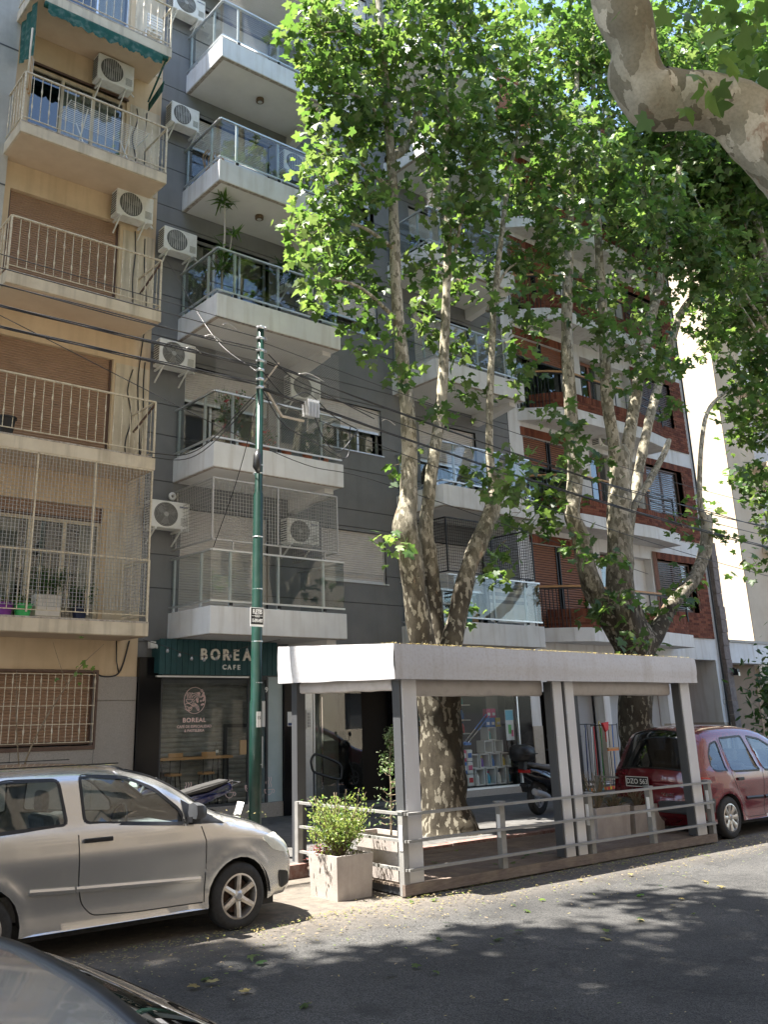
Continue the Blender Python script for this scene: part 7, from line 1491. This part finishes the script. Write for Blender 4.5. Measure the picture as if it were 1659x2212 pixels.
for i, (x, mt, lb, hh) in enumerate(((14.55, 'g_red', 'red bucket on the right-hand lowest glass balcony', .3), (14.8, 'g_teal', 'teal crate on the right-hand lowest glass balcony', .42), (15.0, 'cardboard', 'brown carton on the right-hand lowest glass balcony', .35))):
    t = thing(('bucket', 'crate', 'carton')[i], lb, ('bucket', 'crate', 'box')[i], (x, 14.1, 3.71)); m = MB(); m.lathe([(0, .01), (.1, .01), (.13, hh), (.12, hh), (.09, .03), (0, .03)], (x, 14.1, 3.715), 14 if i == 0 else 4); m.build('body', M[mt], t)
# ---------------------------------------------------------------- shop goods behind the window
def goods_label(i): return ''
SHX = 15.35
def cube(label, x, z, w=.30, h=.30, y=15.32):
    t = thing('display_cube', label, 'shelf', (x, y, z), 'white display cubes in the shop window'); tt = .02
    m = MB(); m.box(x, x + w, y, y + .25, z, z + tt); m.box(x, x + w, y, y + .25, z + h - tt, z + h); m.box(x, x + tt, y, y + .25, z + tt, z + h - tt); m.box(x + w - tt, x + w, y, y + .25, z + tt, z + h - tt); m.build('frame', M['g_white'], t)
    box('back', M['g_grey'], t, x + tt, x + w - tt, y + .23, y + .245, z + tt, z + h - tt)
row = ('first', 'second', 'third', 'fourth', 'fifth')
for i in range(4): cube(f'{row[i]} white display cube from the left in the bottom row of the shop window', 16.0 + i * .36, .335, .30, .36)
for i in range(4): cube(f'{row[i]} white display cube from the left in the second row of the shop window', 15.82 + i * .36, .70, .30, .30)
for i in range(2): cube(f'{row[i]} white display cube from the left in the third row of the shop window', 16.35 + i * .34, 1.01, .28, .27)
cube('single white display cube at the top of the shop window stack', 16.5, 1.285, .27, .28)
rs = random.Random(12); cols = ['g_red', 'g_blue', 'g_cyan', 'g_orange', 'g_pink', 'g_yellow', 'g_green', 'g_white', 'g_teal', 'g_purple', 'g_navy']
def bottle(x, y, z, h, mt, label, nm='bottle'):
    t = thing(nm, label, 'bottle', (x, y, z), 'cleaning bottles in the shop window'); r = h * .22; m = MB(); m.lathe([(0, 0), (r, 0), (r, h * .55), (r * .45, h * .78), (r * .4, h * .86)], (x, y, z), 12); m.build('body', M[mt], t, smooth=True, sharp=40); m = MB(); m.lathe([(r * .48, h * .86), (r * .48, h), (0, h)], (x, y, z), 10); m.build('cap', M[rs.choice(cols)], t)
cname = dict(g_red='red', g_blue='blue', g_cyan='light blue', g_orange='orange', g_pink='pink', g_yellow='yellow', g_green='green', g_white='white', g_teal='teal', g_purple='purple', g_navy='navy')
for i in range(4): mt = ['g_white', 'g_cyan', 'g_white', 'g_cyan'][i]; bottle(16.15 + i * .36, 15.43, .357, .26, mt, f'{cname[mt]} bottle in the {row[i]} bottom display cube')
for i in range(4): mt = ['g_navy', 'g_purple', 'g_blue', 'g_yellow'][i]; bottle(15.97 + i * .36, 15.43, .722, .22, mt, f'{cname[mt]} bottle in the {row[i]} second-row display cube')
bottle(16.62, 15.42, 1.307, .22, 'g_grey', 'grey bottle in the topmost display cube') if 'g_grey' in cname else bottle(16.62, 15.42, 1.307, .22, 'g_teal', 'teal bottle in the topmost display cube')
for i, (x, z, mt) in enumerate(((16.45, 1.575, 'g_blue'), (16.62, 1.575, 'g_blue'), (16.8, 1.575, 'g_yellow'), (16.5, 1.78, 'g_pink'), (16.66, 1.78, 'g_pink'))):
    t = thing('detergent_box', ('blue detergent pack left on the topmost cube', 'blue detergent pack in the middle on the topmost cube', 'yellow detergent pack right on the topmost cube', 'left pink detergent pack on the blue packs', 'right pink detergent pack on the blue packs')[i], 'box', (x, 15.4, z), 'packs in the shop window'); m = MB(); m.box(x, x + .15, 15.33, 15.45, z, z + .2); m.build('carton', M[mt], t, bev=.006); box('print', M['paper'], t, x + .03, x + .12, 15.324, 15.3295, z + .05, z + .11)
for i in range(6):
    x, z = 15.55 + (i % 2) * .19, .335 + (i // 2) * .26; t = thing('nappy_pack', ('lower left', 'lower right', 'middle left', 'middle right', 'upper left', 'upper right')[i] + ' multicoloured pack at the left of the shop window', 'package', (x, 15.4, z), 'packs in the shop window'); m = MB(); m.box(x, x + .18, 15.3, 15.46, z, z + .25); m.build('pack', M[('g_white', 'g_white', 'g_blue', 'g_white', 'g_pink', 'g_white')[i]], t, bev=.02); box('print', M[('g_blue', 'g_red', 'g_white', 'g_pink', 'g_white', 'g_blue')[i]], t, x + .03, x + .15, 15.294, 15.2995, z + .08, z + .18)
for j, z in enumerate((1.42, 1.72, 2.06)):
    s_ = thing('shelf', ('lower', 'middle', 'upper')[j] + ' wall shelf at the back of the shop window', 'shelf', (15.6, 16.0, z)); box('board', M['g_white'], s_, 14.9, 16.5, 15.85, 16.15, z, z + .025)
    for k in range(9): mt = rs.choice(cols); bottle(14.98 + k * .17, 15.98, z + .026, rs.uniform(.18, .25), mt, f'{cname[mt]} product {("leftmost", "second", "third", "fourth", "middle", "sixth", "seventh", "eighth", "rightmost")[k]} on the {("lower", "middle", "upper")[j]} shop shelf')
po = thing('poster', 'upright sky blue and white product poster in the shop window', 'poster', (17.0, 15.1, 1.5)); box('sheet', M['paper'], po, 16.82, 17.1, 15.06, 15.064, 1.28, 1.95); box('print', M['g_cyan'], po, 16.83, 17.09, 15.056, 15.0595, 1.72, 1.94); box('print', M['g_green'], po, 16.9, 17.0, 15.056, 15.0595, 1.42, 1.62); box('print', M['g_pink'], po, 17.0, 17.07, 15.056, 15.0595, 1.36, 1.5)
cd = thing('price_card', 'pale blue card leaning on the lower shop shelf', 'sign', (15.55, 15.6, 1.5)); box('sheet', M['g_cyan'], cd, 15.42, 15.64, 15.6, 15.604, 1.42, 1.72); box('print', M['paper'], cd, 15.45, 15.61, 15.596, 15.5995, 1.56, 1.64)
for i, (p, q) in enumerate((((15.65, 15.25, 1.28), (16.45, 15.3, 1.86)), ((15.72, 15.22, 1.26), (16.52, 15.27, 1.82)))):
    t = thing('mop', ('upper', 'lower')[i] + ' slanting chrome handled mop in the shop window', 'mop', p, 'mops in the shop window'); m = MB(); m.tube([p, q], .011, 8); m.build('handle', M['chrome'], t, smooth=True); m = MB(); m.tube([Vector(p) + (Vector(q) - Vector(p)) * .45, q], .014, 8); m.build('grip', M['g_blue'], t); m = MB(); m.box(p[0] - .14, p[0] + .05, p[1] - .04, p[1] + .04, p[2] - .05, p[2]); m.build('head', M['g_blue'], t)
# ---------------------------------------------------------------- brooms on stands outside the next shop
hc = ['g_red', 'g_yellow', 'g_green', 'g_navy', 'g_white', 'g_white', 'g_white', 'g_blue', 'g_red', 'g_green', 'g_white', 'g_yellow', 'g_white', 'g_red', 'g_white', 'g_blue']
cnm = {k: v for k, v in cname.items()}
bs_ = thing('broom_stand', 'black wire stand holding long broom handles outside the shop', 'stand', (18.7, 14, .15)); m = MB()
for z in (1.6, .35): m.tube([(17.95, 13.85, z), (18.55, 13.85, z), (18.55, 14.1, z), (17.95, 14.1, z), (17.95, 13.85, z)], .008, 5); m.tube([(18.7, 13.85, z - .03), (19.35, 13.85, z - .03), (19.35, 14.1, z - .03), (18.7, 14.1, z - .03), (18.7, 13.85, z - .03)], .008, 5)
for x in (17.95, 18.55, 18.7, 19.35): m.tube([(x, 13.85, .15), (x, 13.85, 1.6)], .01, 5); m.tube([(x, 14.1, .15), (x, 14.1, 1.6)], .01, 5)
m.build('frame', M['black_iron'], bs_)
for k in range(16):
    x = 17.98 + k * .075 + (.12 if k > 7 else 0); t = thing('broom', f'{cnm[hc[k]]} broom handle, {"first second third fourth fifth sixth seventh eighth ninth tenth eleventh twelfth thirteenth fourteenth fifteenth sixteenth".split()[k]} from the left in the stand', 'broom', (x, 13.95, .16), 'brooms outside the shop')
    m = MB(); m.tube([(x - .03, 13.92 + .05 * (k % 3), .16), (x + .02, 13.9 + .07 * (k % 3), 1.62 + rs.uniform(-.2, .06))], .013, 7); m.build('stick', M[hc[k]], t, smooth=True); m = MB(); m.box(x - .06, x + .0, 13.9, 14.0, .16, .22); m.build('head', M[rs.choice(cols)], t)
du = thing('dustpan', 'red dustpan hung at the top of the broom stand', 'dustpan', (18.85, 13.8, 1.55)); m = MB(); m.prism([(18.75, 13.8, 1.62), (18.98, 13.8, 1.64), (18.96, 13.8, 1.48), (18.86, 13.8, 1.42)], (0, .06, 0)); m.tube([(18.86, 13.83, 1.44), (18.86, 13.83, 1.2)], .012, 6); m.build('pan', M['g_red'], du, bev=.01)
bw = thing('scrubbing_broom', 'wooden broom head hung across the broom stand', 'broom', (19.1, 13.8, 1.1)); box('head', M['wood'], bw, 18.85, 19.25, 13.78, 13.83, 1.03, 1.07, bev=.008); box('bristles', M['g_orange'], bw, 18.86, 19.24, 13.785, 13.825, 1.0, 1.029)
# ---------------------------------------------------------------- ramp handrail by the entrance
hr = thing('handrail', 'black looped tubular handrail at the grey building entrance', 'handrail', (10.6, 13.9, .15)); a = [(10.36, 1.0), (10.34, 1.14), (10.42, 1.24), (10.55, 1.22), (10.92, 1.09), (11.02, 1.0), (11.02, .86), (10.94, .80), (10.45, .93), (10.36, 1.0)]
m = MB(); m.tube(catmull([(x, 13.9, z) for x, z in a], 5), .022, 10); m.build('loop', M['black'], hr, smooth=True)
for x, zt in ((10.40, .95), (10.93, .80)): m = MB(); m.tube([(x, 13.9, .15), (x, 13.9, zt)], .02, 10); m.build('post', M['black'], hr, smooth=True)
# plant at the far right
gp = thing('street_tree', 'dark leafy young tree in front of the brown gate at the right edge', 'tree', (25.4, 12.3, .15)); limb('trunk', [(25.4, 12.6, .1, .07), (25.4, 12.6, 1.2, .05), (25.5, 12.6, 2.6, .03)], gp, 90, 8)
pp = [tuple(Vector((25.5, 12.6, 2.0)) + Vector((R.gauss(0, .55), R.gauss(0, .45), R.gauss(0, .66)))) for k in range(2000)]
leaves('crown', pp, .13, [M['leaf_dk'], M['leaf']], gp, T_OVAL, .4, 71, weights=[.8, .2])
lamp = thing('wall_lantern', 'small wall lantern on the rough stone pier', 'lamp', (26.7, 14.85, 2.9)); m = MB(); m.box(26.72, 26.84, 14.72, 14.86, 2.82, 3.0); m.bar((26.76, 14.8, 3.02), (26.76, 14.95, 3.02), .03); m.build('body', M['black'], lamp); m = MB(); m.box(26.74, 26.82, 14.70, 14.719, 2.8, 2.9); m.build('glass', M['lamp_clear'], lamp)
